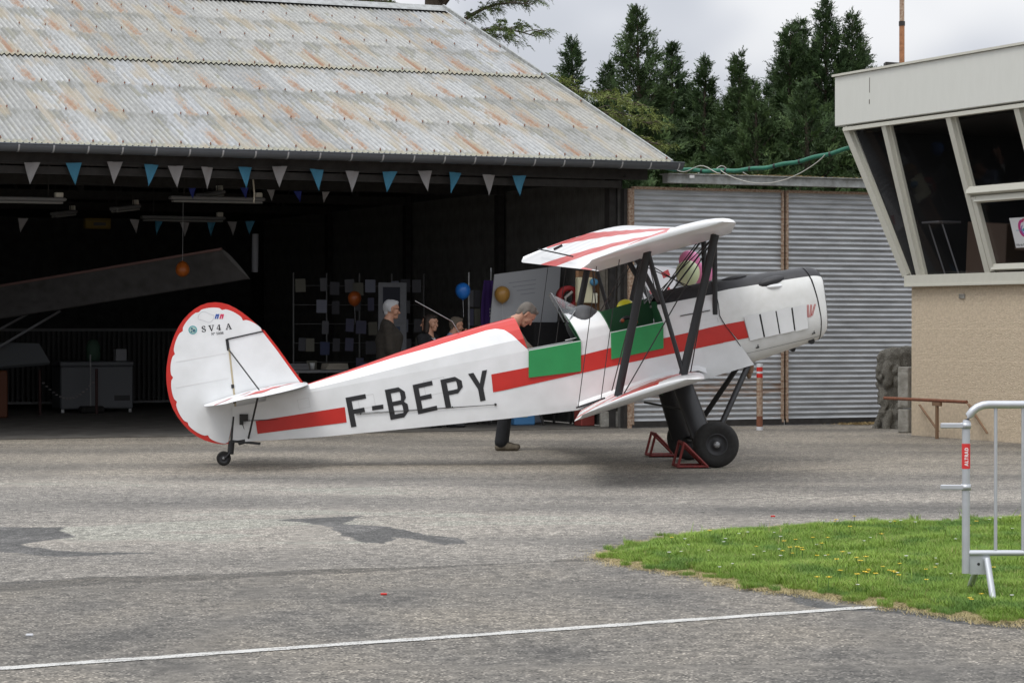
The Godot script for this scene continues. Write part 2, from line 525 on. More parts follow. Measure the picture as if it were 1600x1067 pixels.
func make_lawn() -> void:
	var poly := lawn_poly()
	var st := mb()
	var soil := worn(mat(0.20, 0.20, 0.06, 0.95), M.grime, 1.5)
	st.set_smooth_group(0)
	for i in Geometry2D.triangulate_polygon(poly):
		st.set_uv(poly[i])
		st.add_vertex(Vector3(poly[i].x, 0.008, -poly[i].y))
	tag(obj("lawn", st, soil), "corner of mown green lawn beside the asphalt", "", "", "structure")
	# blades of grass, in tufts
	var tuft := func(blades: int, spread: float, hi: float, width: float, lean: float) -> ArrayMesh:
		var g := mb()
		g.set_smooth_group(-1)
		for k in blades:
			var p := Vector3(rng.randf_range(-spread, spread), 0, rng.randf_range(-spread, spread))
			var ang := rng.randf() * TAU
			var d := Vector3(cos(ang), 0, sin(ang))
			var s := Vector3(-d.z, 0, d.x) * width
			var hh := hi * rng.randf_range(0.55, 1.15)
			var mid := p + d * lean * hh * 0.3 + Vector3.UP * hh * 0.6
			var top := p + d * lean * hh * rng.randf_range(0.7, 1.3) + Vector3.UP * hh
			tri(g, p - s, p + s, mid + s * 0.7)
			tri(g, p - s, mid + s * 0.7, mid - s * 0.7)
			tri(g, mid - s * 0.7, mid + s * 0.7, top)
		g.generate_normals()
		return g.commit()
	var gm := tinted()
	gm.backlight_enabled = true
	gm.backlight = Color(0.35, 0.4, 0.1)
	var pn := noise(0.55, 3, FastNoiseLite.TYPE_SIMPLEX_SMOOTH, 77)
	var xs := []
	var cols := []
	var dry := []
	var dcols := []
	while xs.size() < 120000:
		var p := Vector2(rng.randf_range(0.5, 5.4), rng.randf_range(11.6, 19.7))
		if p.x > p.y * 0.226: continue
		var jig := Vector2(pn.get_noise_2d(p.x * 9, p.y * 4), pn.get_noise_2d(p.x * 9 + 50, p.y * 4)) * Vector2(0.22, 0.45)
		if not Geometry2D.is_point_in_polygon(p + jig, poly): continue
		var edge := 9.0
		for i in poly.size():
			edge = minf(edge, p.distance_to(Geometry2D.get_closest_point_to_segment(p, poly[i], poly[(i + 1) % poly.size()])))
		var v := pn.get_noise_2d(p.x * 2, p.y * 2)
		var s := rng.randf_range(0.6, 1.1) * (1.0 + 0.5 * v) * lerpf(0.5, 1.0, smoothstep(0.0, 0.25, edge))
		if rng.randf() < 0.002: s *= 2.0
		xs.append(Transform3D(Basis(Vector3.UP, rng.randf() * TAU).scaled(Vector3.ONE * s), Vector3(p.x, 0.012, -p.y)))
		var c := Color(0.13, 0.235, 0.024).lerp(Color(0.22, 0.33, 0.045), clampf(0.5 + v + rng.randf_range(-0.3, 0.3), 0, 1))
		if rng.randf() < 0.07: c = Color(0.32, 0.28, 0.12)
		if pn.get_noise_2d(p.x * 3.5 + 90, p.y * 2.0) > 0.28: c = c.lerp(Color(0.07, 0.17, 0.03), 0.6)
		cols.append(c)
	while dry.size() < 4800:
		var k := rng.randi() % poly.size()
		if k >= 6 and k <= 8: continue
		var p := poly[k].lerp(poly[(k + 1) % poly.size()], rng.randf()) + Vector2(rng.randfn() * 0.06, rng.randfn() * 0.13)
		var s := rng.randf_range(0.25, 0.6)
		if k < 6: s *= 0.7
		dry.append(Transform3D(Basis(Vector3.UP, rng.randf() * TAU).scaled(Vector3(s * 1.8, s, s * 1.8)), Vector3(p.x, 0.004, -p.y)))
		dcols.append(Color(0.48, 0.37, 0.20).lerp(Color(0.30, 0.26, 0.11), rng.randf()))
	tag(many("grass", tuft.call(9, 0.030, 0.046, 0.0014, 0.8), xs, gm, self, cols), "short bright green grass of the lawn corner", "grass")
	tag(many("dry_grass", tuft.call(10, 0.035, 0.026, 0.0016, 1.8), dry, gm, self, dcols), "strip of straw coloured dead grass along the lawn edge", "grass")
	# flowers: yellow ones in two drifts, and small white daisies
	var flower := func(st2: SurfaceTool, petals: int, r: float, hh: float) -> SurfaceTool:
		for k in petals:
			var a := TAU * k / petals
			var d := Vector3(cos(a), 0.35, sin(a)) * r
			var s := Vector3(-sin(a), 0, cos(a)) * r * 0.55
			quad(st2, Vector3(0, hh, 0), Vector3(0, hh, 0) + d * 0.6 + s, Vector3(0, hh, 0) + d, Vector3(0, hh, 0) + d * 0.6 - s)
		return st2
	for kind in 2:
		var fm := mat(0.75, 0.50, 0.01, 0.5) if kind == 0 else mat(0.78, 0.78, 0.75, 0.6)
		var stem := mb()
		tube(stem, [Vector3.ZERO, Vector3(0.003, 0.03, 0), Vector3(0, 0.055 if kind == 0 else 0.042, 0)], 0.0015, 4)
		stem.generate_normals()
		var stem_mesh := stem.commit()
		var head := mb()
		head.set_smooth_group(-1)
		flower.call(head, 5 if kind == 0 else 9, 0.0125 if kind == 0 else 0.009, 0.055 if kind == 0 else 0.042)
		head.generate_normals()
		var head_mesh := head.commit()
		var green := mat(0.07, 0.16, 0.03)
		var n := 0
		while n < (54 if kind == 0 else 40):
			var p := Vector2(rng.randf_range(0.9, 4.2), rng.randf_range(12.7, 18.8))
			if kind == 0 and rng.randf() < 0.55:
				p = (Vector2(1.78, 16.1) if rng.randf() < 0.5 else Vector2(2.0, 14.76)) + Vector2(rng.randfn() * 0.16, rng.randfn() * 0.45)
			if p.x > p.y * 0.21 or not Geometry2D.is_point_in_polygon(p, poly): continue
			var f := thing("buttercup" if kind == 0 else "daisy", "tiny yellow buttercup flowering in the grass" if kind == 0 else "tiny white daisy flowering in the grass", "flower", Vector3(p.x, 0.012, -p.y), rng.randf() * TAU, "buttercups scattered in the lawn" if kind == 0 else "daisies scattered in the lawn")
			f.scale = Vector3.ONE * rng.randf_range(1.1, 1.6)
			put("flower_head", head_mesh, fm, f)
			put("stem", stem_mesh, green, f)
			n += 1
	# bits of litter
	for q in [["red_scrap", "small red scrap lying on the foreground asphalt", Vector3(-0.71, 0, -13.97), M.red], ["red_scrap", "small red scrap on the asphalt beyond the lawn", Vector3(2.03, 0, -19.63), M.red], ["white_scrap", "small crumpled white scrap by the white line", Vector3(-2.32, 0, -12.13), M.paper]]:
		var sc := mb()
		bevel_box(sc, Vector3(0, 0.006, 0), Vector3(0.035, 0.012, 0.02), 0.003)
		tag(obj(q[0], sc, q[3], self, q[2]), q[1], "litter")

# ---------------------------------------------------------------- the biplane: x to the nose, z to starboard, as it stands on its tail wheel
const YB := [[0.08, 0.245], [0.30, 0.26], [1.03, 0.306], [2.03, 0.404], [3.05, 0.507], [3.76, 0.591], [4.40, 0.735], [5.11, 0.916], [5.41, 1.011], [5.62, 1.069], [5.99, 1.20], [6.37, 1.328], [6.50, 1.40]]
const YS := [[0.08, 0.62], [0.30, 0.66], [1.03, 0.80], [2.03, 0.99], [3.22, 1.22], [3.78, 1.317], [4.11, 1.405], [4.66, 1.52], [5.25, 1.66], [5.7, 1.75]]
const YT := [[0.08, 0.64], [0.85, 0.852], [1.34, 1.016], [1.82, 1.186], [2.30, 1.35], [2.78, 1.493], [3.06, 1.566], [3.22, 1.60], [3.60, 1.61], [4.10, 1.65], [4.55, 1.815], [4.70, 1.845], [5.37, 1.990], [6.13, 2.096], [6.50, 2.135]]
const WD := [[0.05, 0.03], [0.30, 0.06], [1.0, 0.155], [2.0, 0.265], [3.0, 0.335], [3.8, 0.355], [4.7, 0.36], [5.3, 0.352], [5.9, 0.335], [6.3, 0.315], [6.5, 0.30]]
const XE := [[1.0, 5.67], [1.07, 5.626], [1.16, 5.558], [1.336, 5.438], [1.49, 5.318], [1.585, 5.261], [1.70, 5.250], [1.82, 5.228], [2.0, 5.20]]   # edge of the engine cowl
const XB := [[1.30, 6.372], [1.556, 6.363], [1.778, 6.317], [1.977, 6.255], [2.12, 6.175]]   # seam of the nose bowl
const XN := [[1.30, 6.42], [1.408, 6.447], [1.63, 6.433], [2.0, 6.393], [2.13, 6.36]]        # front of the nose bowl

func body_z(x: float, y: float) -> float:   # half width of the wooden fuselage
	var w := at_x(WD, x)
	var b := at_x(YB, x)
	var s := at_x(YS, x)
	if y <= s:
		return w * at_x([[0.0, 0.972], [0.10, 0.982], [0.52, 1.0], [1.0, 0.985]], clampf((y - b) / (s - b), 0, 1))
	return 0.985 * w * sqrt(maxf(0.0, 1.0 - pow((y - s) / maxf(0.01, at_x(YT, x) - s), 2.0)))

func cowl_z(x: float, y: float) -> float:
	var b := at_x(YB, x)
	var g := clampf((y - b) / (at_x(YT, x) - b), 0, 1)
	return (at_x(WD, x) + 0.008) * pow(maxf(0.0, 1.0 - pow(absf(2 * g - 1), 3.3)), 1 / 3.3)

func skin_z(x: float, y: float) -> float:
	return cowl_z(x, y) if x > at_x(XE, y) else body_z(x, y)

func decal(st: SurfaceTool, a: Vector2, b: Vector2, c: Vector2, d: Vector2, off := 0.004, side := 1.0, n := 8) -> SurfaceTool:
	var rows := []
	for i in n + 1:
		var row := []
		for j in n + 1:
			var p := a.lerp(b, float(j) / n).lerp(d.lerp(c, float(j) / n), float(i) / n)
			row.append(Vector3(p.x, p.y, side * (skin_z(p.x, p.y) + off)))
		rows.append(row)
	return grid(st, rows)

func both(f: Callable) -> void:
	f.call(1.0)
	f.call(-1.0)

func hull(f: Callable, u0: float, u1: float, n: int, v0: float, v1: float, m: int) -> Array:
	var rows := []
	for i in n + 1:
		var row := []
		for j in m + 1:
			row.append(f.call(lerpf(u0, u1, float(i) / n), lerpf(v0, v1, float(j) / m)))
		rows.append(row)
	return rows

func wing_skin(half: Callable, top: bool, zs: Array, nc: int) -> Array:
	# half(z) gives leading edge x, y, chord, pitch, thickness
	var rows := []
	for z in zs:
		var q: Array = half.call(z)
		var row := []
		for j in nc + 1:
			var c := 0.5 - 0.5 * cos(PI * j / nc)
			var h: float
			if top: h = q[4] * 0.95 * (2.55 * sqrt(c) - 1.6 * c - 0.95 * c * c) + 0.06 * c * (1 - c)
			else: h = -q[4] * 0.30 * (1.9 * sqrt(c) - 1.9 * c) + 0.02 * c * (1 - c)
			h *= q[2]
			var sag: float = 0.006 * absf(sin(PI * z / 0.33)) * smoothstep(0.06, 0.3, c) * smoothstep(1.0, 0.7, c)
			h += -sag if top else sag
			row.append(Vector3(q[0] - cos(q[3]) * c * q[2] - sin(q[3]) * h, q[1] - sin(q[3]) * c * q[2] + cos(q[3]) * h, z))
		rows.append(row)
	return rows

func painted_skin(st: SurfaceTool, rows: Array, zs: Array) -> void:
	st.set_smooth_group(1)
	for i in rows.size() - 1:
		for j in 18:
			var q := [[i, j], [i, j + 1], [i + 1, j + 1], [i + 1, j]]
			for k in [0, 1, 2, 0, 2, 3]:
				st.set_uv(Vector2(0.5 + zs[q[k][0]] / 8.36, 0.5 - 0.5 * cos(PI * q[k][1] / 18.0)))
				st.add_vertex(rows[q[k][0]][q[k][1]])

func ray_tex(lower: bool) -> ImageTexture:
	# sunburst painted on the upper skins: u runs along the span, v from the leading to the trailing edge
	var w := 1024
	var h := 256
	var im := Image.create(w, h, false, Image.FORMAT_RGB8)
	var white := Color(0.80, 0.80, 0.80).linear_to_srgb()
	var red := Color(0.56, 0.022, 0.014).linear_to_srgb()
	for x in w:
		var z := absf((x + 0.5) / w * 2 - 1) * 4.15
		for y in h:
			var c := (y + 0.5) / h * 1.4
			var a := rad_to_deg(atan2(c, z + 0.05))
			var is_red := (a > 8.6 and a < 14.2) or (a > 26 and a < 34) or (a > 56 and a < 72)
			if lower: is_red = (a > 7.0 and a < 16.0) or (a > 24 and a < 30) or (a > 52 and a < 66)
			im.set_pixel(x, y, red if is_red else white)
	return ImageTexture.create_from_image(im)

func stroke(st: SurfaceTool, o: Vector2, r: Vector2, u: Vector2, pts: Array, n := 3) -> void:
	for q in pts:
		var p := []
		for k in 4: p.append(o + r * float(q[k * 2]) + u * float(q[k * 2 + 1]))
		decal(st, p[0], p[1], p[2], p[3], 0.0055, 1.0, n)

func make_biplane() -> void:
	var t := thing("biplane", "white open cockpit biplane with red stripes, green cockpit doors and black struts", "biplane", Vector3(-3.055, 0, -26.75), deg_to_rad(4.0))
	t.scale = Vector3(0.9965, 0.999, 1.0)
	var st := mb()
	# ---- fuselage below the cockpit sills, in four facets a side
	var xs := []
	for i in 43: xs.append(lerpf(0.09, 5.2, i / 42.0))
	var fr := [0.0, 0.10, 0.52, 1.0]
	for side in [1.0, -1.0]:
		for k in 3:
			var rows := []
			for u in 44:
				var row := []
				for j in 3:
					var g: float = lerpf(fr[k], fr[k + 1], j / 2.0)
					var x0 := lerpf(0.09, 5.2, minf(u, 42) / 42.0)
					var y := lerpf(at_x(YB, x0), at_x(YS, x0), g)
					var x := x0 if u < 43 else at_x(XE, y) + 0.012
					if u == 43: y = lerpf(at_x(YB, 5.62), at_x(YS, 5.25), g)
					if u == 43: x = at_x(XE, y) + 0.012
					row.append(Vector3(x, y, side * body_z(x, y)))
				rows.append(row)
			grid(st, rows, false, k + 1)
	var rows := []
	for u in 44:
		var x := lerpf(0.09, 5.62, u / 43.0)
		var w := body_z(x, at_x(YB, x))
		rows.append([Vector3(x, at_x(YB, x), -w), Vector3(x, at_x(YB, x) - 0.004, 0), Vector3(x, at_x(YB, x), w)])
	grid(st, rows, false, 9)
	var body := obj("fuselage", st, M.white, t)
	# ---- turtle deck: white flanks, red spine, its front edge leaning back to the headrest
	var red_from := [[0.8, 0.93], [1.2, 0.88], [1.835, 0.84], [2.284, 0.78], [2.64, 0.80], [2.88, 0.82], [2.98, 0.80], [3.06, 0.70], [3.12, 0.50], [3.17, 0.25], [3.22, 0.03]]
	var facets := []   # the fabric lies flat between the stringers
	for f in [0.0, 0.34, 0.62, 0.82, 0.94, 1.0]: facets.append([f, sqrt(maxf(0.0, 1.0 - pow(f, 2.2)))])
	var deck := func(x: float, f: float, x0: float, x1: float, lean0: float, lean1: float) -> Vector3:
		var xx := x + lerpf(lean0, lean1, (x - x0) / (x1 - x0)) * f
		var s := at_x(YS, x)
		var yt := at_x(YT, xx)
		var y := lerpf(s, yt, f)
		return Vector3(xx, y, 0.985 * at_x(WD, x) * at_x(facets, f))
	for part in 2:
		st = mb()
		for side in [1.0, -1.0]:
			for strip in 5:
				rows = []
				for i in 61:
					var x := 0.45 + (3.22 - 0.45) * (1.0 - pow(1.0 - i / 60.0, 1.5))
					var fr0 := at_x(red_from, x)
					var lo: float = facets[strip][0]
					var hi: float = facets[strip + 1][0]
					lo = minf(lo, fr0) if part == 0 else maxf(lo, fr0)
					hi = minf(hi, fr0) if part == 0 else maxf(hi, fr0)
					var row := []
					for j in 3:
						var p: Vector3 = deck.call(x, lerpf(lo, hi, j / 2.0), 0.45, 3.22, 0.0, -0.13)
						p.z *= side
						row.append(p)
					rows.append(row)
				grid(st, rows, false, 1 + strip)
		obj("turtle_deck" if part == 0 else "red_spine", st, M.white if part == 0 else M.red, t)
	# ---- deck between the cockpits with its padded hump
	st = mb()
	var edge := mb()
	for side in [1.0, -1.0]:
		rows = []
		for i in 13:
			var x := lerpf(3.78, 4.11, i / 12.0)
			var row := []
			for j in 13:
				var p: Vector3 = deck.call(x, j / 12.0, 3.78, 4.11, -0.16, -0.11)
				p.z *= side
				row.append(p)
			rows.append(row)
		grid(st, rows, false, 1)
		for r in [rows[0], rows[-1]]:
			tube(edge, r, 0.007, 6)
	obj("middle_deck", st, M.white, t)
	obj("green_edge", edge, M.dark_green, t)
	st = mb()
	ball(st, Vector3(3.845, 1.50, 0), Vector3(0.195, 0.205, 0.265), 28, Basis(Vector3(0, 0, 1), 0.16))
	obj("padded_coaming", st, M.leather, t)
	# ---- deck before the front cockpit: white flank, black top
	var black_y := [[4.60, 1.69], [5.25, 1.822], [6.0, 1.945], [6.5, 2.015]]
	for part in 2:
		st = mb()
		for side in [1.0, -1.0]:
			rows = []
			for i in 17:
				var row := []
				for j in 11:
					var x0 := lerpf(4.66, 5.26, i / 16.0)
					var s := at_x(YS, x0)
					var b := at_x(black_y, x0)
					var yt := at_x(YT, x0)
					var y := lerpf(s, b, j / 10.0) if part == 0 else lerpf(b, yt, sin(PI / 2 * j / 10.0))
					var f := (y - s) / (yt - s)
					var x := lerpf(4.66 - 0.06 * minf(f * 2.0, 1.0), at_x(XE, y) + 0.012, i / 16.0)
					row.append(Vector3(x, y, side * (0.985 * at_x(WD, x) * pow(maxf(0.0, 1.0 - pow(f, 2.4)), 0.5))))
				rows.append(row)
			grid(st, rows, false, 1)
		obj("front_deck" if part == 0 else "antiglare_panel", st, M.white if part == 0 else M.matt_black, t)
	# ---- engine cowl and nose bowl
	var cowl := func(x0: Array, x1: Array, u: float, g: float, side: float, round_off: float) -> Vector3:
		var x := lerpf(5.4, 6.4, u)
		var y := 0.0
		for k in 4:
			var b := at_x(YB, x)
			y = lerpf(b, at_x(YT, x), g)
			x = lerpf(at_x(x0, y), at_x(x1, y), u)
		var b2 := at_x(YB, x)
		var t2 := at_x(YT, x)
		y = lerpf(b2, t2, 0.5 + 0.5 * (2 * g - 1) * (1.0 - round_off))
		return Vector3(x, y, side * (at_x(WD, x) + 0.008) * (1.0 - round_off) * pow(maxf(0.0, 1.0 - pow(absf(2 * g - 1), 3.3)), 1 / 3.3))
	var spread := func(j: int, n: int, a: float, b: float) -> float:   # closer steps where the section curves
		var q := lerpf(a, b, float(j) / n)
		return 0.5 - 0.5 * cos(PI * q)
	for part in 4:
		st = mb()
		for side in [1.0, -1.0]:
			rows = []
			var q0 := 0.0 if part % 2 == 0 else 0.775
			var q1 := 0.775 if part % 2 == 0 else 1.0
			for i in 13:
				var row := []
				for j in 17:
					var g: float = spread.call(j, 16, q0, q1)
					if part < 2: row.append(cowl.call(XE, XB, i / 12.0, g, side, 0.0))
					else:
						var e := i / 12.0
						row.append(cowl.call(XB, XN, 0.09 + 0.91 * sin(PI / 2 * e), g, side, 0.14 * (1.0 - cos(PI / 2 * e))))
				rows.append(row)
			grid(st, rows, false, 1)
			if part >= 2:
				var cap := []
				for i in 5:
					var row := []
					for p in rows[-1]:
						row.append(Vector3(p.x + 0.004 * (1 - i / 4.0), lerpf(1.73, p.y, 1.0 - i * 0.16), p.z * (1.0 - i * 0.16)))
					cap.append(row)
				grid(st, cap, false, 2)
		obj(["engine_cowl", "cowl_top", "nose_bowl", "nose_bowl_top"][part], st, M.cowl if part % 2 == 0 else M.matt_black, t)
	st = mb()
	box(st, Vector3(6.33, 1.73, 0), Vector3(0.03, 0.56, 0.42))
	obj("cooling_inlet", st, M.black, t)
	# dark seam behind the cowl and under the bowl
	st = mb()
	for side in [1.0, -1.0]:
		var seam := []
		var bowl := []
		for j in 25:
			var g := 0.5 - 0.5 * cos(PI * (0.02 + 0.96 * j / 24.0))
			seam.append(cowl.call(XE, XB, 0.0, g, side, 0.0) + Vector3(0.002, 0, 0))
			bowl.append(cowl.call(XE, XB, 0.999, g, side, 0.0))
		tube(st, seam, 0.0045, 5)
		tube(st, bowl, 0.0042, 5)
	obj("cowl_seam", st, M.letter, t)
	st = mb()
	decal(st, Vector2(5.562, 1.186), Vector2(6.37, 1.371), Vector2(6.37, 1.375), Vector2(5.562, 1.190), 0.003, 1.0, 10)
	obj("cowl_joint", st, mat(0.2, 0.2, 0.19), t)
	# louvres: four plates hinged at their front edge
	var lv := [[5.515, 1.578, 5.681, 1.612, 5.735, 1.358, 5.583, 1.321], [5.696, 1.614, 5.858, 1.648, 5.904, 1.393, 5.748, 1.357], [5.868, 1.646, 6.029, 1.679, 6.067, 1.426, 5.914, 1.391], [6.043, 1.678, 6.194, 1.711, 6.220, 1.455, 6.079, 1.420]]
	st = mb()
	decal(st, Vector2(5.588, 1.330), Vector2(6.205, 1.462), Vector2(6.185, 1.700), Vector2(5.525, 1.570), 0.005)  # black decal painted in for the shade in the gaps between the plates
	obj("louvre_gap_shade", st, M.letter, t)
	for q in lv:
		st = mb()
		var p := []
		for off in [0.0, 0.006]:
			for k in 4:
				var x: float = q[k * 2] + (0.0045 if k == 0 or k == 3 else -0.0045)
				var y: float = q[k * 2 + 1]
				p.append(Vector3(x, y, cowl_z(x, y) + (0.012 if k == 0 or k == 3 else 0.034) + off))
		hexa(st, p)
		obj("louvre", st, M.white, t)
	st = mb()
	for q in [[6.206, 1.704, 6.226, 1.568], [6.242, 1.706, 6.250, 1.572], [6.284, 1.711, 6.268, 1.586]]:
		for k in 2:
			var e := 0.012 * k
			decal(st, Vector2(q[0] + e, q[1]), Vector2(q[0] + e + 0.007, q[1] + 0.002), Vector2(q[2] + e - 0.011, q[3] + 0.002), Vector2(q[2] + e - 0.018, q[3]), 0.003, 1.0, 2)
	obj("red_slashes", st, mat(0.45, 0.06, 0.05), t)
	# blisters over the cylinders, exhaust outlets, catches
	st = mb()
	ball(st, Vector3(5.815, 1.945, 0.255), Vector3(0.17, 0.055, 0.075), 20, Basis(Vector3(0, 0, 1), 0.30))
	ball(st, Vector3(5.44, 1.985, 0.14), Vector3(0.15, 0.03, 0.06), 20, Basis(Vector3(0, 0, 1), 0.22))
	obj("cowl_blister", st, M.matt_black, t)
	st = mb()
	ball(st, Vector3(5.855, 1.898, 0.285), Vector3(0.105, 0.032, 0.062), 16, Basis(Vector3(0, 0, 1), 0.12))
	obj("blister_lip", st, M.white, t)
	st = mb()
	for q in [[6.275, 1.325, 0.034], [6.11, 1.238, 0.03]]:
		var z := cowl_z(q[0], q[1])
		tube(st, [Vector3(q[0], q[1], z - 0.06), Vector3(q[0] + 0.004, q[1] - 0.008, z + 0.012)], q[2], 14)
	obj("exhaust_outlet", st, M.letter, t)
	st = mb()
	for q in [[5.675, 1.25], [6.287, 1.40]]:
		var z := cowl_z(q[0], q[1])
		box(st, Vector3(q[0], q[1], z + 0.006), Vector3(0.035, 0.012, 0.012), Basis(Vector3(0, 0, 1), 0.25))
		box(st, Vector3(q[0] + 0.004, q[1] + 0.018, z + 0.008), Vector3(0.008, 0.03, 0.01))
	obj("cowl_catch", st, M.wire, t)
	# ---- stripes and registration
	st = mb()
	decal(st, Vector2(0.36, 0.338), Vector2(1.304, 0.462), Vector2(1.284, 0.624), Vector2(0.34, 0.473), 0.004, 1.0, 10)
	obj("aft_stripe", st, M.red, t)
	var tops := [[2.828, 0.968], [3.218, 1.042], [3.779, 1.169], [4.106, 1.250], [4.672, 1.351], [5.258, 1.486], [5.525, 1.534]]
	var bots := [[2.848, 0.78], [3.779, 0.984], [4.126, 1.061], [4.81, 1.202], [5.223, 1.289], [5.575, 1.355]]
	st = mb()
	var cs := mb()
	for k in 28:
		var xa := lerpf(2.83, 5.575, k / 28.0)
		var xb := lerpf(2.83, 5.575, (k + 1) / 28.0)
		var q := []
		for x in [xa, xb]:
			q.append(Vector2(x + 0.02, at_x(bots, x)))
			q.append(Vector2(x, at_x(tops, x)))
		if xb < 5.30: decal(st, q[0], q[2], q[3], q[1], 0.004, 1.0, 6)
	# the part that crosses the cowl's edge, laid on each side of it
	for part in 2:
		var r2 := []
		for j in 11:
			var row := []
			var f := j / 10.0
			var y0 := lerpf(at_x(bots, 5.30), at_x(tops, 5.28), f)
			var x_start := lerpf(5.30, 5.28, f)
			var x_end := lerpf(5.575, 5.525, f)
			var y1 := lerpf(1.355, 1.534, f)
			var xe := at_x(XE, lerpf(y0, y1, 0.4))
			for i in 9:
				var x := lerpf(x_start, xe + 0.008, i / 8.0) if part == 0 else lerpf(xe + 0.010, x_end, i / 8.0)
				if part == 1 and xe + 0.010 > x_end: x = x_end
				var y := lerpf(y0, y1, (x - x_start) / (x_end - x_start))
				row.append(Vector3(x, y, (body_z(x, y) + 0.004) if part == 0 else (cowl_z(x, y) + 0.004)))
			r2.append(row)
		if part == 0: grid(st, r2)
		else: grid(cs, r2)
	obj("side_stripe", st, M.red, t)
	obj("cowl_stripe", cs, M.red, t)
	var V := [0, 0, 0.27, 0, 0.27, 1, 0, 1]
	var upper := [[0.27, 0.85, 0.72, 0.85, 0.72, 1, 0.27, 1], [0.72, 0.85, 0.745, 0.80, 1, 0.82, 0.72, 1]]
	var P := [V] + upper + [[0.745, 0.62, 1, 0.60, 1, 0.82, 0.745, 0.80], [0.72, 0.57, 0.72, 0.42, 1, 0.60, 0.745, 0.62], [0.27, 0.42, 0.72, 0.42, 0.72, 0.57, 0.27, 0.57]]
	var B := [V] + upper + [[0.745, 0.66, 1, 0.62, 1, 0.82, 0.745, 0.80], [0.72, 0.57, 0.86, 0.505, 1, 0.62, 0.745, 0.66], [0.27, 0.43, 0.72, 0.43, 0.72, 0.57, 0.27, 0.57], [0.72, 0.43, 0.86, 0.505, 0.86, 0.505, 0.72, 0.57],
		[0.72, 0.43, 0.745, 0.36, 1.02, 0.40, 0.86, 0.505], [0.745, 0.20, 1.02, 0.18, 1.02, 0.40, 0.745, 0.36], [0.72, 0.0, 1.02, 0.18, 0.745, 0.20, 0.72, 0.15], [0.27, 0, 0.72, 0, 0.72, 0.15, 0.27, 0.15]]
	var letters := [
		["letter_f", Vector2(1.351, 0.409), Vector2(0.21, 0.040), Vector2(-0.060, 0.313), [V, [0.27, 0.85, 1, 0.85, 1, 1, 0.27, 1], [0.27, 0.42, 0.82, 0.42, 0.82, 0.57, 0.27, 0.57]]],
		["hyphen", Vector2(1.574, 0.588), Vector2(0.119, 0.018), Vector2(-0.004, 0.046), [[0, 0, 1, 0, 1, 1, 0, 1]]],
		["letter_b", Vector2(1.768, 0.488), Vector2(0.20, 0.040), Vector2(-0.062, 0.317), B],
		["letter_e", Vector2(2.059, 0.548), Vector2(0.205, 0.046), Vector2(-0.060, 0.309), [V, [0.27, 0.85, 1, 0.85, 1, 1, 0.27, 1], [0.27, 0.43, 0.84, 0.43, 0.84, 0.58, 0.27, 0.58], [0.27, 0, 1, 0, 1, 0.15, 0.27, 0.15]]],
		["letter_p", Vector2(2.350, 0.611), Vector2(0.215, 0.046), Vector2(-0.058, 0.300), P],
		["letter_y", Vector2(2.643, 0.668), Vector2(0.200, 0.044), Vector2(-0.057, 0.306), [[0.36, 0, 0.64, 0, 0.64, 0.42, 0.36, 0.42], [0.36, 0.42, 0.5, 0.60, 0.28, 1, 0, 1], [0.64, 0.42, 1, 1, 0.74, 1, 0.5, 0.60], [0.36, 0.42, 0.64, 0.42, 0.5, 0.60, 0.5, 0.60]]]]
	for l in letters:
		st = mb()
		stroke(st, l[1], l[2], l[3], l[4])
		obj(l[0], st, M.letter, t)
	# inspection panels, the control cable along the flank
	var faint := mat(0.5, 0.5, 0.5)
	for q in [[1.44, 0.60, 0.17, 0.13], [2.14, 0.74, 0.22, 0.16], [0.80, 0.60, 0.12, 0.10], [4.95, 1.46, 0.30, 0.05]]:
		st = mb()
		var a := Vector2(q[0], q[1])
		var r := Vector2(q[2], q[2] * 0.2)
		var u := Vector2(-q[3] * 0.19, q[3])
		for e in [[a, a + r, a + r + u * 0.02, a + u * 0.02], [a + u * 0.98, a + u * 0.98 + r, a + r + u, a + u], [a, a + r * 0.015, a + r * 0.015 + u, a + u], [a + r * 0.985, a + r, a + r + u, a + r * 0.985 + u]]:
			decal(st, e[0], e[1], e[2], e[3], 0.003, 1.0, 2)
		obj("access_panel", st, faint, t)
	st = mb()
	for k in 2:
		var line := []
		for i in 25:
			var x := lerpf(1.40, 2.87, i / 24.0)
			var y := lerpf(0.545, 0.650, i / 24.0) + (0.012 if k == 1 else 0.0) * (1.0 - i / 24.0)
			line.append(Vector3(x, y, body_z(x, y) + 0.012))
		tube(st, line, 0.0028, 5)
	obj("control_cable", st, M.wire, t)
	st = mb()
	for q in [[2.875, 0.652, 0.014], [1.45, 0.552, 0.008], [2.42, 0.625, 0.008]]:
		ball(st, Vector3(q[0], q[1], body_z(q[0], q[1]) + 0.008), Vector3.ONE * q[2], 10)
	obj("cable_guide", st, M.wire, t)
	# ---- cockpits: hanging doors, bulkheads, seats
	for q in [[3.225, 1.217, 3.779, 1.318, 3.779, 1.000, 3.225, 0.934], [4.098, 1.405, 4.658, 1.520, 4.658, 1.243, 4.102, 1.128]]:
		for side in [1.0, -1.0]:
			if side < 0 and q[0] > 4: continue
			st = mb()
			var p := []
			for off in [0.012, 0.022]:
				for k in 4:
					p.append(Vector3(q[k * 2], q[k * 2 + 1], side * (body_z(q[k * 2], q[k * 2 + 1]) + off)))
			hexa(st, p)
			var door := obj("cockpit_door", st, M.green, t)
			st = mb()
			bar(st, p[0] + Vector3(0, 0.004, -0.008 * side), p[1] + Vector3(0, 0.004, -0.008 * side), 0.022, 0.010)
			obj("hinge", st, M.white, door)
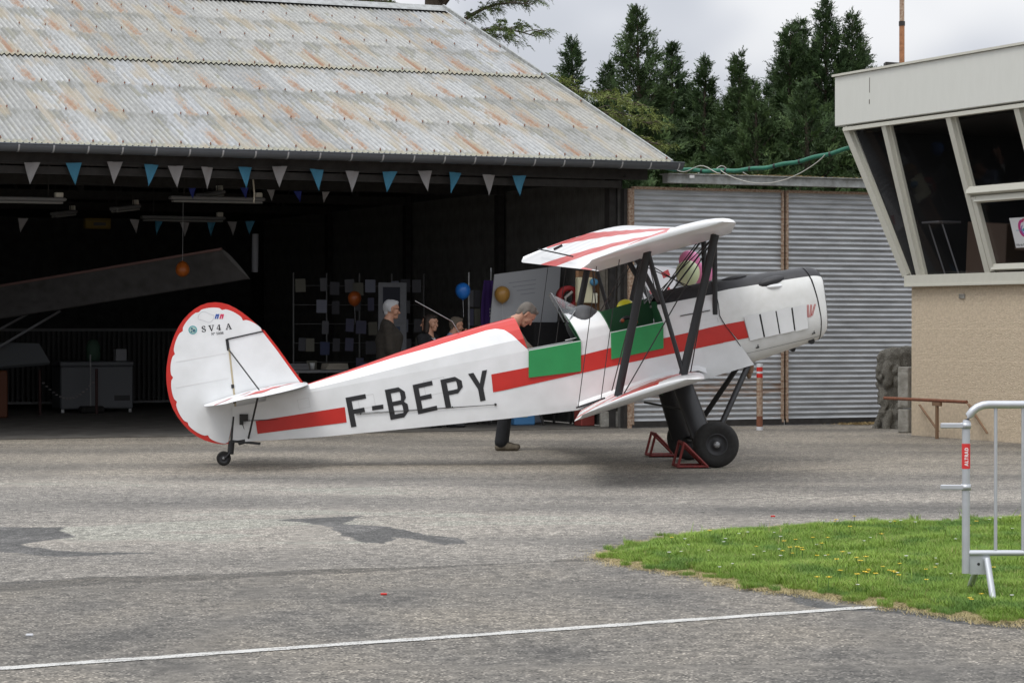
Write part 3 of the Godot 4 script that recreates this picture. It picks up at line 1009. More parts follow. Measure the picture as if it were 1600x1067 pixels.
	for k in 2:   # far wall of the front cockpit, and the inner linings
		var x0: float = [4.05, 3.24][k]
		var x1: float = [4.64, 3.77][k]
		for side in [1.0, -1.0]:
			st = mb()
			var top0: float = 1.63 if k == 0 and side < 0 else at_x(YS, x0) - 0.012
			var top1: float = 1.80 if k == 0 and side < 0 else at_x(YS, x1) - 0.012
			var z0: float = (0.33 if k == 0 and side < 0 else body_z(x0, at_x(YS, x0)) - 0.010) * side
			var z1: float = (0.33 if k == 0 and side < 0 else body_z(x1, at_x(YS, x1)) - 0.010) * side
			var q := [Vector3(x0, 0.95, z0), Vector3(x1, 1.0, z1), Vector3(x1, top1, z1), Vector3(x0, top0, z0)]
			var p := q.duplicate()
			for v in q: p.append(v - Vector3(0, 0, 0.008 * side))
			hexa(st, p)
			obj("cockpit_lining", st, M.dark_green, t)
	for q in [[3.235, 3.235, 1.21], [3.765, 3.66, 1.50], [4.115, 4.03, 1.58], [4.652, 4.60, 1.74]]:
		st = mb()
		var s: float = q[0]
		var w := at_x(WD, s) - 0.02
		hexa(st, [Vector3(s, 0.75, -w), Vector3(s, 0.75, w), Vector3(s, at_x(YS, s), w), Vector3(s, at_x(YS, s), -w), Vector3(s + 0.006, 0.75, -w), Vector3(s + 0.006, 0.75, w), Vector3(s + 0.006, at_x(YS, s), w), Vector3(s + 0.006, at_x(YS, s), -w)])
		var a := at_x(YS, s)
		if q[2] > a: hexa(st, [Vector3(s, a, -w), Vector3(s, a, w), Vector3(q[1], q[2], w * 0.72), Vector3(q[1], q[2], -w * 0.72), Vector3(s + 0.006, a, -w), Vector3(s + 0.006, a, w), Vector3(q[1] + 0.006, q[2], w * 0.72), Vector3(q[1] + 0.006, q[2], -w * 0.72)])
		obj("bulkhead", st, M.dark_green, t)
	for k in 2:
		st = mb()
		var x: float = [4.22, 3.36][k]
		var y: float = [1.14, 0.96][k]
		bevel_box(st, Vector3(x + 0.14, y, 0), Vector3(0.40, 0.07, 0.46), 0.02, Basis(Vector3(0, 0, 1), 0.2))
		bevel_box(st, Vector3(x - 0.06, y + 0.14, 0), Vector3(0.06, 0.26, 0.46), 0.02, Basis(Vector3(0, 0, 1), 0.3))
		obj("seat", st, M.old_wood if k == 0 else M.matt_black, t)
	st = mb()
	var band := []
	for i in 13:
		var a := PI * (0.15 + 0.95 * i / 12.0)
		band.append(Vector3(4.31 - cos(a) * 0.085, 1.47 + sin(a) * 0.10, 0.10))
	tube(st, band, 0.020, 8)
	obj("headset_band", st, M.letter, t)
	st = mb()
	ball(st, Vector3(4.25, 1.535, 0.125), Vector3(0.022, 0.022, 0.014), 10)
	ball(st, Vector3(4.385, 1.525, 0.115), Vector3(0.035, 0.028, 0.022), 10)
	obj("headset_earcup", st, mat(0.35, 0.08, 0.03), t)
	st = mb()
	tube(st, [Vector3(3.62, 1.325, 0.29), Vector3(3.75, 1.355, 0.29)], 0.008, 6)
	obj("latch_bolt", st, M.metal, t)
	# windshields
	for q in [[[3.785, 1.60], [3.49, 1.828], 0.25], [[4.66, 1.80], [4.47, 1.985], 0.22]]:
		var gr := []
		for i in 7:
			var f := i / 6.0
			var row := []
			for j in 13:
				var a := lerpf(-1.0, 1.0, j / 12.0)
				var base := Vector3(q[0][0] - 0.13 * absf(a) ** 1.6, q[0][1] + 0.08 - 0.16 * a * a, q[2] * a)
				var top := Vector3(q[1][0] - 0.0 * absf(a), q[1][1] - 0.02 * a * a, q[2] * 0.85 * a)
				row.append(base.lerp(top, f))
			gr.append(row)
		st = mb()
		grid(st, gr)
		var scr := obj("windshield", st, M.perspex, t)
		st = mb()
		tube(st, gr[-1], 0.006, 6)
		tube(st, gr[0], 0.007, 6)
		for j in [0, 12]:
			var line := []
			for r in gr: line.append(r[j])
			tube(st, line, 0.006, 6)
		obj("windshield_frame", st, M.metal, scr)
	st = mb()
	tube(st, [Vector3(2.506, 1.40, 0.02), Vector3(2.431, 1.527, 0.02), Vector3(2.035, 1.746, 0.02)], 0.006, 6, 0.004)
	obj("whip_antenna", st, M.metal, t)
	# ---- wings
	var upper_half := func(z: float) -> Array:
		var a := absf(z)
		var le := 5.40 - 0.147 * maxf(0.0, a - 0.30)
		var ch := 1.475
		if a > 3.75:
			var e := (a - 3.75) / 0.42
			le -= 0.12 * (1.0 - sqrt(maxf(0.0, 1.0 - e * e)))
			ch -= 0.12 * (1.0 - sqrt(maxf(0.0, 1.0 - e * e))) + 0.10 * pow(e, 2.0)
		return [le, 2.478 + 0.018 * a - 0.030 * z, ch, deg_to_rad(16.2), 0.092 * (1.0 if a < 3.8 else lerpf(1.0, 0.45, (a - 3.8) / 0.37))]
	var lower_half := func(z: float) -> Array:
		var a := absf(z)
		var le := 5.10 - 0.147 * maxf(0.0, a - 0.35)
		var ch := 1.375 - 0.025 * a
		if a > 3.45:
			var e := (a - 3.45) / 0.55
			le -= 0.15 * (1.0 - sqrt(maxf(0.0, 1.0 - e * e)))
			ch -= 0.15 * (1.0 - sqrt(maxf(0.0, 1.0 - e * e))) + 0.10 * pow(e, 2.0)
		return [le, 0.948 + 0.039 * a - 0.027 * z, ch, deg_to_rad(15.0 + 0.8 * a), 0.088 * (1.0 if a < 3.6 else lerpf(1.0, 0.45, (a - 3.6) / 0.4))]
	var zs := []
	for i in 121: zs.append(lerpf(-4.17, 4.17, i / 120.0))
	var burst := textured(ray_tex(false), 0.32)
	burst.clearcoat_enabled = true
	burst.clearcoat = 0.4
	burst.clearcoat_roughness = 0.15
	var tip := func(f: Callable, z: float) -> SurfaceTool:
		var a: Array = wing_skin(f, true, [z], 18)[0]
		var b: Array = wing_skin(f, false, [z], 18)[0]
		var s := mb()
		var m := []
		for j in a.size(): m.append((a[j] + b[j]) / 2 + Vector3(0, 0, 0.012 * signf(z)))
		grid(s, [a, m, b], false, 1)
		return s
	st = mb()
	grid(st, wing_skin(upper_half, false, zs, 18), false, 1)
	var uw := obj("upper_wing", st, M.wing_under, t)
	st = mb()
	painted_skin(st, wing_skin(upper_half, true, zs, 18), zs)
	obj("upper_skin", st, burst, uw)
	for z in [4.17, -4.17]: obj("wing_tip", tip.call(upper_half, z), M.white, uw)
	var burst2 := textured(ray_tex(true), 0.32)
	burst2.clearcoat_enabled = true
	burst2.clearcoat = 0.4
	burst2.clearcoat_roughness = 0.15
	for side in [1.0, -1.0]:
		var z2 := []
		for i in 61: z2.append(side * lerpf(0.30, 4.0, i / 60.0))
		st = mb()
		grid(st, wing_skin(lower_half, false, z2, 18), false, 1)
		var lw := obj("lower_wing", st, M.wing_under, t)
		st = mb()
		rows = wing_skin(lower_half, true, z2, 18)
		painted_skin(st, rows, z2)
		obj("lower_skin", st, burst2, lw)
		obj("wing_tip", tip.call(lower_half, side * 4.0), M.white, lw)
		# root fillet
		st = mb()
		var fil := []
		for i in 15:
			var c := i / 14.0
			var q: Array = lower_half.call(side * 0.42)
			var p := Vector3(q[0] + 0.03 - cos(q[3]) * c * (q[2] + 0.06), q[1] + 0.05 - sin(q[3]) * c * q[2] + 0.075 * sin(PI * sqrt(c)), 0)
			var row := []
			for j in 6:
				var a := PI / 2 * j / 5.0
				row.append(Vector3(p.x, p.y + 0.085 * (1 - sin(a)) - 0.025, side * (body_z(p.x, p.y) - 0.008 + 0.12 * (1 - cos(a)))))
			fil.append(row)
		grid(st, fil, false, 1)
		obj("root_fillet", st, M.white, t)
	# ailerons' hinge arms on top, a small horn and pitot below
	st = mb()
	bar(st, Vector3(3.62, 2.40, -3.3), Vector3(3.86, 2.26, -1.4), 0.012, 0.014)
	bar(st, Vector3(3.74, 2.37, -2.5), Vector3(3.84, 2.42, -2.5), 0.02, 0.03)
	obj("aileron_horn", st, M.letter, t)
	# struts
	for side in [1.0, -1.0]:
		var roll: float = 0.0 if side > 0 else 0.146
		var up: float = 0.0 if side > 0 else 0.162
		var ft := Vector3(4.86, 2.365 + up, side * 2.7)
		var rt := Vector3(4.20, 2.205 + up, side * 2.7)
		var fb := Vector3(4.55, 1.010 + roll, side * 2.7)
		var rb := Vector3(3.91, 0.800 + roll, side * 2.7)
		for s in [[ft, fb, 0.078], [rt, rb, 0.078], [rt, fb, 0.045]]:
			st = mb()
			strut(st, s[0], s[1], s[2], 0.035)
			obj("interplane_strut", st, M.black, t)
		# cabane
		for s in [[Vector3(5.20, 2.44, side * 0.40), Vector3(5.215, 1.60, side * 0.345), 0.055], [Vector3(4.36, 2.21, side * 0.40), Vector3(4.62, 1.74, side * 0.30), 0.06], [Vector3(5.19, 2.43, side * 0.40), Vector3(4.66, 1.72, side * 0.30), 0.018]]:
			st = mb()
			strut(st, s[0], s[1], s[2], 0.03)
			obj("cabane_strut", st, M.black, t)
		# bracing wires
		st = mb()
		for w in [[Vector3(5.20, 2.43, side * 0.45), fb], [Vector3(5.16, 2.42, side * 0.45), fb + Vector3(-0.04, 0.01, 0)], [Vector3(4.40, 2.21, side * 0.45), rb], [Vector3(4.93, 0.95, side * 0.45), ft], [Vector3(4.88, 0.95, side * 0.45), ft + Vector3(-0.04, 0, 0)], [Vector3(4.10, 0.80, side * 0.45), rt], [ft, rb + Vector3(0.06, 0.03, 0)]]:
			tube(st, [w[0], w[1]], 0.0065, 6)
		obj("bracing_wire", st, M.wire, t)
		st = mb()   # aileron cables behind the rear strut
		tube(st, [Vector3(3.70, 2.065 + up, side * 2.75), Vector3(3.52, 0.70 + roll, side * 2.75)], 0.0045, 6)
		tube(st, [Vector3(3.92, 2.125 + up, side * 2.75), Vector3(3.74, 0.77 + roll, side * 2.75)], 0.0045, 6)
		obj("aileron_cable", st, M.wire, t)
		st = mb()
		bar(st, Vector3(3.50, 0.695 + roll, side * 2.75), Vector3(3.78, 0.79 + roll, side * 2.75), 0.014, 0.016)
		obj("aileron_rod", st, M.letter, t)
	st = mb()
	for w in [[Vector3(5.20, 2.43, 0.40), Vector3(4.64, 1.80, -0.28)], [Vector3(5.20, 2.43, -0.40), Vector3(4.64, 1.80, 0.28)], [Vector3(4.37, 2.21, 0.40), Vector3(5.05, 1.86, -0.2)], [Vector3(4.37, 2.21, -0.40), Vector3(5.05, 1.86, 0.2)], [Vector3(4.84, 1.585, 0.36), Vector3(5.16, 1.645, 0.36)]]:
		tube(st, [w[0], w[1]], 0.0055, 6)
	obj("cabane_wire", st, M.wire, t)
	# ---- tail
	var outline := PackedVector2Array([Vector2(0.049, 0.23), Vector2(-0.03, 0.228), Vector2(-0.109, 0.240), Vector2(-0.20, 0.268), Vector2(-0.285, 0.312), Vector2(-0.365, 0.372), Vector2(-0.433, 0.446), Vector2(-0.49, 0.522), Vector2(-0.537, 0.606), Vector2(-0.568, 0.69), Vector2(-0.589, 0.783), Vector2(-0.602, 0.87), Vector2(-0.606, 0.96), Vector2(-0.602, 1.05), Vector2(-0.588, 1.138), Vector2(-0.570, 1.228), Vector2(-0.544, 1.315), Vector2(-0.513, 1.396), Vector2(-0.474, 1.474), Vector2(-0.426, 1.545), Vector2(-0.369, 1.607), Vector2(-0.31, 1.657), Vector2(-0.246, 1.696), Vector2(-0.17, 1.722), Vector2(-0.089, 1.731), Vector2(-0.02, 1.724), Vector2(0.051, 1.705), Vector2(0.122, 1.670), Vector2(0.192, 1.625), Vector2(0.255, 1.577), Vector2(0.315, 1.527), Vector2(0.37, 1.478), Vector2(0.42, 1.429), Vector2(0.033, 1.341), Vector2(0.078, 1.0), Vector2(0.120, 0.647), Vector2(0.102, 0.514)])
	var cusps := [Vector2(0.049, 0.249), Vector2(-0.165, 0.323), Vector2(-0.38, 0.46), Vector2(-0.493, 0.68), Vector2(-0.533, 0.934), Vector2(-0.513, 1.182), Vector2(-0.431, 1.424), Vector2(-0.261, 1.625), Vector2(-0.014, 1.648), Vector2(0.204, 1.536), Vector2(0.405, 1.424)]
	var inner := PackedVector2Array()
	for i in cusps.size() - 1:
		var a: Vector2 = cusps[i]
		var b: Vector2 = cusps[i + 1]
		var nrm := Vector2(b.y - a.y, -(b.x - a.x)).normalized()
		if nrm.dot((a + b) / 2 - Vector2(-0.1, 0.9)) < 0: nrm = -nrm
		for k in 9:
			var f := k / 9.0
			inner.append(a.lerp(b, f) + nrm * 0.036 * sqrt(maxf(0.0, 1 - pow(2 * f - 1, 2))))
	for p in [Vector2(0.405, 1.422), Vector2(0.034, 1.338), Vector2(0.078, 1.0), Vector2(0.120, 0.647), Vector2(0.102, 0.514)]: inner.append(p)
	st = mb()
	prism(st, outline, -0.016, 0.016)
	var rud := obj("rudder", st, M.red, t)
	for side in [1.0, -1.0]:
		st = mb()
		prism(st, inner, side * 0.0165, side * 0.020)
		obj("rudder_fabric", st, M.white, rud)
	st = mb()
	for y in [0.85, 1.12]:
		for s in 1:
			bar(st, Vector3(-0.50, y - 0.02, 0.0205), Vector3(0.06, y + 0.08, 0.0205), 0.003, 0.012)
	obj("rib_tape", st, mat(0.70, 0.70, 0.70, 0.4), rud)
	# markings on the rudder
	var serif := SystemFont.new()
	serif.font_names = PackedStringArray(["Droid Serif"])
	serif.font_weight = 700
	for q in [["S V 4  A", Vector3(-0.075, 1.460, 0.021), 0.088, 0.10], ["N° 1098", Vector3(-0.065, 1.400, 0.021), 0.036, 0.10]]:
		var tm := TextMesh.new()
		tm.text = q[0]
		tm.font = serif
		tm.font_size = 64
		tm.pixel_size = q[2] / 64.0
		tm.depth = 0.002
		var o := put("lettering", tm, M.letter, rud, q[1])
		o.rotation.z = q[3]
	st = mb()
	tube(st, [Vector3(-0.325, 1.437, 0.019), Vector3(-0.325, 1.437, 0.0225)], 0.046, 24)
	var em := obj("round_emblem", st, mat(0.10, 0.33, 0.36), rud)
	st = mb()
	tube(st, [Vector3(-0.325, 1.437, 0.0226), Vector3(-0.325, 1.437, 0.0235)], 0.034, 24)
	obj("emblem_disc", st, mat(0.35, 0.48, 0.42), em)
	st = mb()
	for q in [[-0.335, 1.45, 0.012], [-0.312, 1.43, 0.016], [-0.338, 1.42, 0.009]]: tube(st, [Vector3(q[0], q[1], 0.0236), Vector3(q[0], q[1], 0.0244)], q[2], 10)
	obj("emblem_device", st, mat(0.04, 0.12, 0.18), em)
	for k in 2:
		st = mb()
		for j in 2:
			prism(st, PackedVector2Array([Vector2(-0.095 + k * 0.050 + j * 0.022, 1.555), Vector2(-0.080 + k * 0.050 + j * 0.022, 1.555), Vector2(-0.066 + k * 0.050 + j * 0.022, 1.605), Vector2(-0.081 + k * 0.050 + j * 0.022, 1.605)]), 0.0205, 0.0225)
		prism(st, PackedVector2Array([Vector2(-0.082 + k * 0.050, 1.585), Vector2(-0.062 + k * 0.050, 1.585), Vector2(-0.058 + k * 0.050, 1.603), Vector2(-0.077 + k * 0.050, 1.603)]), 0.0228, 0.0235)
		obj("blue_emblem" if k == 0 else "red_emblem", st, mat(0.03, 0.09, 0.35) if k == 0 else mat(0.6, 0.03, 0.10), rud)
	st = mb()
	var loop := []
	for i in 25: loop.append(Vector3(-0.185 + 0.085 * cos(TAU * i / 24) , 1.575 + 0.05 * sin(TAU * i / 24) + 0.012 * cos(TAU * i / 8), 0.0205))
	tube(st, loop, 0.0022, 4)
	obj("faint_crest", st, mat(0.55, 0.55, 0.57), rud)
	# fin
	var fin := PackedVector2Array([Vector2(0.05, 1.333), Vector2(0.412, 1.416), Vector2(0.561, 1.224), Vector2(0.702, 1.028), Vector2(0.845, 0.835), Vector2(0.80, 0.72), Vector2(0.12, 0.56), Vector2(0.132, 0.647), Vector2(0.09, 1.0)])
	st = mb()
	prism(st, fin, -0.018, 0.018)
	var fo := obj("fin", st, M.white, t)
	st = mb()
	for s in [[0.415, 1.420, 0.016], [0.561, 1.226, 0.014], [0.702, 1.030, 0.010]]:
		pass
	bar(st, Vector3(0.408, 1.424, 0), Vector3(0.566, 1.222, 0), 0.046, 0.030, Vector3(0, 0, 1))
	bar(st, Vector3(0.566, 1.222, 0), Vector3(0.706, 1.026, 0), 0.045, 0.024, Vector3(0, 0, 1))
	bar(st, Vector3(0.706, 1.026, 0), Vector3(0.848, 0.835, 0), 0.044, 0.014, Vector3(0, 0, 1))
	obj("red_leading_edge", st, M.red, fo)
	st = mb()
	bar(st, Vector3(0.035, 1.338, 0.012), Vector3(0.42, 1.424, 0.012), 0.03, 0.014)
	bar(st, Vector3(0.035, 1.342, 0.014), Vector3(0.052, 1.22, 0.014), 0.026, 0.030, Vector3(1, 0, 0))
	bar(st, Vector3(0.112, 0.70, 0.014), Vector3(0.118, 0.66, 0.014), 0.026, 0.03, Vector3(1, 0, 0))
	bar(st, Vector3(0.094, 0.86, 0.014), Vector3(0.098, 0.82, 0.014), 0.03, 0.03, Vector3(1, 0, 0))
	obj("rudder_hinge", st, M.letter, fo)
	st = mb()
	tube(st, [Vector3(0.058, 1.24, 0.018), Vector3(0.128, 0.60, 0.018)], 0.010, 8)
	obj("hinge_post", st, mat(0.45, 0.38, 0.25), fo)
	# tailplane and elevators
	for side in [1.0, -1.0]:
		var half := func(z: float) -> Array:
			var a := absf(z)
			var e := clampf(a / 1.42, 0, 1)
			return [0.90 - 0.52 * (1.0 - sqrt(maxf(0.0, 1.0 - pow(e, 2.3)))), 0.862 - 0.105 * (1.0 - sqrt(maxf(0.0, 1.0 - pow(e, 2.3)))), 1.12 - 0.85 * (1.0 - sqrt(maxf(0.0, 1.0 - pow(e, 2.3)))), deg_to_rad(11.0), 0.05]
		var z3 := []
		for i in 31: z3.append(side * lerpf(0.03, 1.415, i / 30.0))
		st = mb()
		grid(st, wing_skin(half, false, z3, 12), false, 1)
		var tp := obj("tailplane", st, M.wing_under, t)
		st = mb()
		grid(st, wing_skin(half, true, z3, 12), false, 1)
		obj("tailplane_skin", st, M.white, tp)
		obj("tip_edge", tip.call(half, side * 1.415), M.white, tp)
		st = mb()   # red rays painted on it
		rows = wing_skin(half, true, z3, 24)
		for lane in [[0.80, 0.44, 0.24], [0.60, -0.02, -0.06]]:
			var strip := []
			for i in range(3, 28):
				var f := (i - 3) / 24.0
				var row := []
				for k in 5:
					var x := lerpf(lane[0], lerpf(lane[1], lane[2], k / 4.0), f) - 0.012 * (k / 4.0)
					var v: Vector3 = rows[i][24]
					for j in 24:
						if rows[i][j].x >= x and rows[i][j + 1].x <= x:
							v = (rows[i][j] as Vector3).lerp(rows[i][j + 1], (rows[i][j].x - x) / maxf(1e-5, rows[i][j].x - rows[i][j + 1].x))
					row.append(v + Vector3(0, 0.003, 0))
				strip.append(row)
			grid(st, strip)
		obj("red_ray", st, M.red, tp)
		st = mb()
		tube(st, [Vector3(0.062, 1.22, side * 0.02), Vector3(0.42, 0.79, side * 0.72)], 0.008, 6)
		tube(st, [Vector3(0.38, 0.73, side * 0.75), Vector3(0.26, 0.28, side * 0.03)], 0.011, 6)
		obj("tail_brace", st, M.wire, t)
		st = mb()
		bar(st, Vector3(0.33, 0.785, side * 0.72), Vector3(0.46, 0.81, side * 0.72), 0.05, 0.025)
		obj("brace_fitting", st, M.letter, t)
	st = mb()
	box(st, Vector3(0.215, 0.51, 0.07), Vector3(0.09, 0.075, 0.05))
	box(st, Vector3(0.19, 0.46, 0.07), Vector3(0.04, 0.05, 0.04))
	tube(st, [Vector3(0.20, 0.475, 0.07), Vector3(0.72, 0.50, 0.11)], 0.004, 5)
	tube(st, [Vector3(0.20, 0.44, 0.05), Vector3(0.26, 0.27, 0.04)], 0.004, 5)
	obj("elevator_horn", st, M.wire, t)
	# tail wheel
	st = mb()
	tube(st, [Vector3(0.105, 0.52, 0.03), Vector3(0.082, 0.25, 0.03)], 0.012, 8)
	tube(st, [Vector3(0.084, 0.26, 0), Vector3(0.070, 0.12, 0)], 0.034, 12)
	tube(st, [Vector3(0.075, 0.14, 0.035), Vector3(0.01, 0.076, 0.035)], 0.012, 8)
	tube(st, [Vector3(0.075, 0.14, -0.035), Vector3(0.01, 0.076, -0.035)], 0.012, 8)
	bevel_box(st, Vector3(0.20, 0.255, 0.02), Vector3(0.10, 0.055, 0.06), 0.01, Basis(Vector3(0, 0, 1), 0.3))
	bar(st, Vector3(0.07, 0.262, 0.02), Vector3(0.39, 0.232, 0.02), 0.05, 0.026)
	obj("tail_leg", st, M.black, t)
	wheel(t, "tail_wheel", Vector3(0.0, 0.077, 0), 0.077, 0.045, 0.6)
	# ---- undercarriage
	for side in [1.0, -1.0]:
		var set_back := 0.0 if side > 0 else -0.07
		st = mb()
		strut(st, Vector3(4.86 + set_back, 0.84, side * 0.42), Vector3(5.06 + set_back, 0.26, side * 0.60), 0.22, 0.10, 0.23)
		obj("leg_fairing", st, M.black, t)
		st = mb()
		strut(st, Vector3(5.60, 1.10, side * 0.27), Vector3(5.16 + set_back, 0.27, side * 0.62), 0.062, 0.045)
		obj("front_leg", st, M.black, t)
		wheel(t, "main_wheel", Vector3(5.16 + set_back, 0.243, side * 0.76), 0.243, 0.18, 0.45)
	st = mb()
	strut(st, Vector3(5.08, 0.25, -0.68), Vector3(5.15, 0.25, 0.68), 0.06, 0.04)
	obj("axle", st, M.black, t)
	st = mb()
	tube(st, [Vector3(4.52, 0.655, -0.15), Vector3(4.85, 0.60, 0.44)], 0.012, 6)
	obj("undercarriage_brace", st, M.wire, t)
	st = mb()
	tube(st, [Vector3(5.62, 1.06, 0.22), Vector3(5.61, 0.98, 0.22)], 0.035, 10)
	ball(st, Vector3(5.60, 0.96, 0.22), Vector3(0.03, 0.045, 0.03), 10)
	obj("drain_funnel", st, M.ply, t)

func wheel(t: Node3D, called: String, at: Vector3, r: float, w: float, hub: float) -> void:
	var st := mb()
	var prof := []
	var along := Basis(Vector3(1, 0, 0), PI / 2)
	for p in [[hub * 1.05, -0.42], [0.70, -0.50], [0.88, -0.46], [0.965, -0.33], [0.995, -0.15], [1.0, 0.0], [0.995, 0.15], [0.965, 0.33], [0.88, 0.46], [0.70, 0.50], [hub * 1.05, 0.42]]:
		prof.append([p[0] * r, p[1] * w])
	lathe(st, prof, Vector3.ZERO, along, 40)
	var wh := obj(called, st, M.rubber, t, at)
	for s in [1.0, -1.0]:
		st = mb()
		lathe(st, [[hub * r * 1.08, 0.42 * w * s], [hub * r, 0.45 * w * s], [hub * r * 0.9, 0.36 * w * s], [hub * r * 0.55, 0.28 * w * s], [hub * r * 0.48, 0.36 * w * s], [0.0005, 0.36 * w * s]], Vector3.ZERO, along, 32)
		obj("rim", st, M.matt_black, wh)
	st = mb()
	for s in [1.0, -1.0]:
		lathe(st, [[0.2 * hub * r * 1.6, 0.34 * w * s], [0.2 * hub * r * 1.6, 0.44 * w * s], [0.12 * hub * r, 0.47 * w * s], [0.0005, 0.47 * w * s]], Vector3.ZERO, along, 16)
		for k in 6:
			var a := TAU * k / 6
			ball(st, Vector3(cos(a) * 0.24 * hub * r, sin(a) * 0.24 * hub * r, -0.45 * w * s), Vector3.ONE * 0.055 * hub * r, 8)
	obj("hub", st, M.metal, wh)

func make_chocks() -> void:
	var first: Node3D = null
	for k in 2:
		var at: Vector3 = [Vector3(1.73, 0, -26.18), Vector3(1.56, 0, -28.36)][k]
		if k == 0:
			first = thing("wheel_chock", "red steel tube chock against the near wheel", "wheel chock", at, deg_to_rad(4.0), "red wheel chocks")
			for z in [0.0, -0.38]:
				var a := Vector3(-0.01, 0.02, z)
				var b := Vector3(0.30, 0.02, z)
				var c := Vector3(0.055, 0.265, z)
				for e in [[a, b, "base_tube"], [a, c, "rear_tube"], [b, c, "sloping_tube"]]:
					var st := mb()
					tube(st, [e[0], e[1]], 0.0145, 8)
					obj(e[2], st, M.chock, first)
			for p in [Vector3(-0.01, 0.02, 0), Vector3(0.055, 0.265, 0), Vector3(0.30, 0.02, 0)]:
				var st := mb()
				tube(st, [p + Vector3(0, 0, 0.01), p - Vector3(0, 0, 0.39)], 0.0145, 8)
				obj("cross_tube", st, M.chock, first)
			var rope := mb()
			var line := []
			for i in 15: line.append(Vector3(-0.02 + 0.025 * i, 0.006, 0.02 + 0.03 * sin(i * 0.6)))
			tube(rope, line, 0.004, 5)
			obj("cord", rope, M.letter, first)
		else:
			var c: Node3D = first.duplicate()
			c.name = numbered("wheel_chock", self)
			add_child(c)
			c.position = at
			c.set_meta("label", "red steel tube chock against the far wheel, behind the nearer chock")

# ---------------------------------------------------------------- the hangar: x along its front, z = -depth
func roof_tex(v: int) -> ImageTexture:   # one weathered iron sheet: lichen bands at the purlins, rust below them, washed zinc between
	var w := 160
	var h := 1024
	var im := Image.create(w, h, false, Image.FORMAT_RGB8)
	var a := noise(0.012, 4, FastNoiseLite.TYPE_SIMPLEX_SMOOTH, 100 + v)
	var b := noise(0.11, 3, FastNoiseLite.TYPE_SIMPLEX_SMOOTH, 200 + v)
	var r := RandomNumberGenerator.new()
	r.seed = 50 + v
	var tint: Vector3 = [Vector3(1.06, 1.08, 1.12), Vector3(0.92, 0.92, 0.90), Vector3(1.0, 1.0, 0.97), Vector3(0.84, 0.84, 0.82), Vector3(1.10, 1.11, 1.12), Vector3(0.95, 0.93, 0.88), Vector3(0.88, 0.89, 0.90), Vector3(1.02, 1.01, 0.98)][v]
	var spots := []
	for k in 3:
		if r.randf() < 0.72: spots.append([r.randf_range(0.2, 0.8), 0.318 * k + 0.035 + r.randf_range(-0.01, 0.01), r.randf_range(0.08, 0.17), r.randf_range(0.13, 0.23), r.randf_range(0.5, 1.0)])
	for y in h:
		var f := y / float(h)        # 0 at the lower end
		var band := fposmod(f / 0.318 - 0.10, 1.0)
		for x in w:
			var u := x / float(w)
			var n1 := a.get_noise_2d(x * 1.3, y * 0.35)
			var n2 := b.get_noise_2d(x, y * 0.25)
			var n3 := b.get_noise_2d(x * 2.5 + 300, y * 2.5)
			var valley := 0.5 + 0.5 * cos(TAU * u * 10.0 + PI)  # valley dirt, deepened in colour to boost the weak corrugation shading
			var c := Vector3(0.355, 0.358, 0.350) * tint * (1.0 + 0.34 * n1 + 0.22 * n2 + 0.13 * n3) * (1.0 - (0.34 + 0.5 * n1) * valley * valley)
			var lich := clampf(0.85 - absf(band - 0.90) * 3.2 + 2.6 * n1 + 1.0 * n2, 0, 1)
			c = c.lerp(Vector3(0.155, 0.155, 0.135) * (1.0 + 0.6 * n3), 0.78 * lich)
			var foot := smoothstep(0.045, 0.0, f) + 0.35 * smoothstep(0.2, 0.5, n1)
			c = c.lerp(Vector3(0.31, 0.30, 0.225) * (1.0 + 0.5 * n3), clampf(foot, 0, 0.8))
			c = c.lerp(Vector3(0.33, 0.28, 0.20) * (1.0 + 0.4 * n3), 0.65 * smoothstep(0.12, 0.5, a.get_noise_2d(x * 0.9 + 500, y * 0.16)))
			for s in spots:
				var dy: float = (s[1] + s[3] - f) / s[3]
				if dy < -0.6 or dy > 1.25: continue
				var dx: float = absf(u - s[0]) / s[2]
				var k: float = (1.15 - dx) * smoothstep(-0.5, 0.7, dy) * smoothstep(1.12, 0.95, dy) * s[4] + 0.55 * n2 + 0.3 * n1 + 0.5 * n3 - 0.25 * valley + 0.1
				k *= smoothstep(-0.5, 0.2, dy) * smoothstep(1.2, 0.98, dy)
				if dx < 1.9: c = c.lerp(Vector3(0.25, 0.115, 0.05).lerp(Vector3(0.36, 0.285, 0.20), clampf(1.0 - k, 0, 1)), clampf(k * 1.25, 0, 0.82))
			im.set_pixel(x, h - 1 - y, Color(clampf(c.x, 0, 1), clampf(c.y, 0, 1), clampf(c.z, 0, 1)).linear_to_srgb())
	return ImageTexture.create_from_image(im)

func corrugated(width: float, length: float, pitch: float, amp: float, per := 6, rows_n := 2, jag := 0.0) -> ArrayMesh:   # waves across x, runs along y, faces z
	var rows := []
	var n := int(round(width / pitch * per))
	for i in rows_n + 1:
		var row := []
		for j in n + 1:
			var x := width * j / n
			row.append(Vector3(x, length * i / rows_n, amp * cos(TAU * x / pitch)))
		rows.append(row)
	var st := mb()
	st.set_smooth_group(1)
	for i in rows_n:
		for j in n:
			var q := [[i, j], [i, j + 1], [i + 1, j + 1], [i + 1, j]]
			for k in [0, 1, 2, 0, 2, 3]:
				st.set_uv(Vector2(float(q[k][1]) / n, 1.0 - float(q[k][0]) / rows_n))
				st.add_vertex(rows[q[k][0]][q[k][1]])
	st.generate_normals()
	return st.commit()

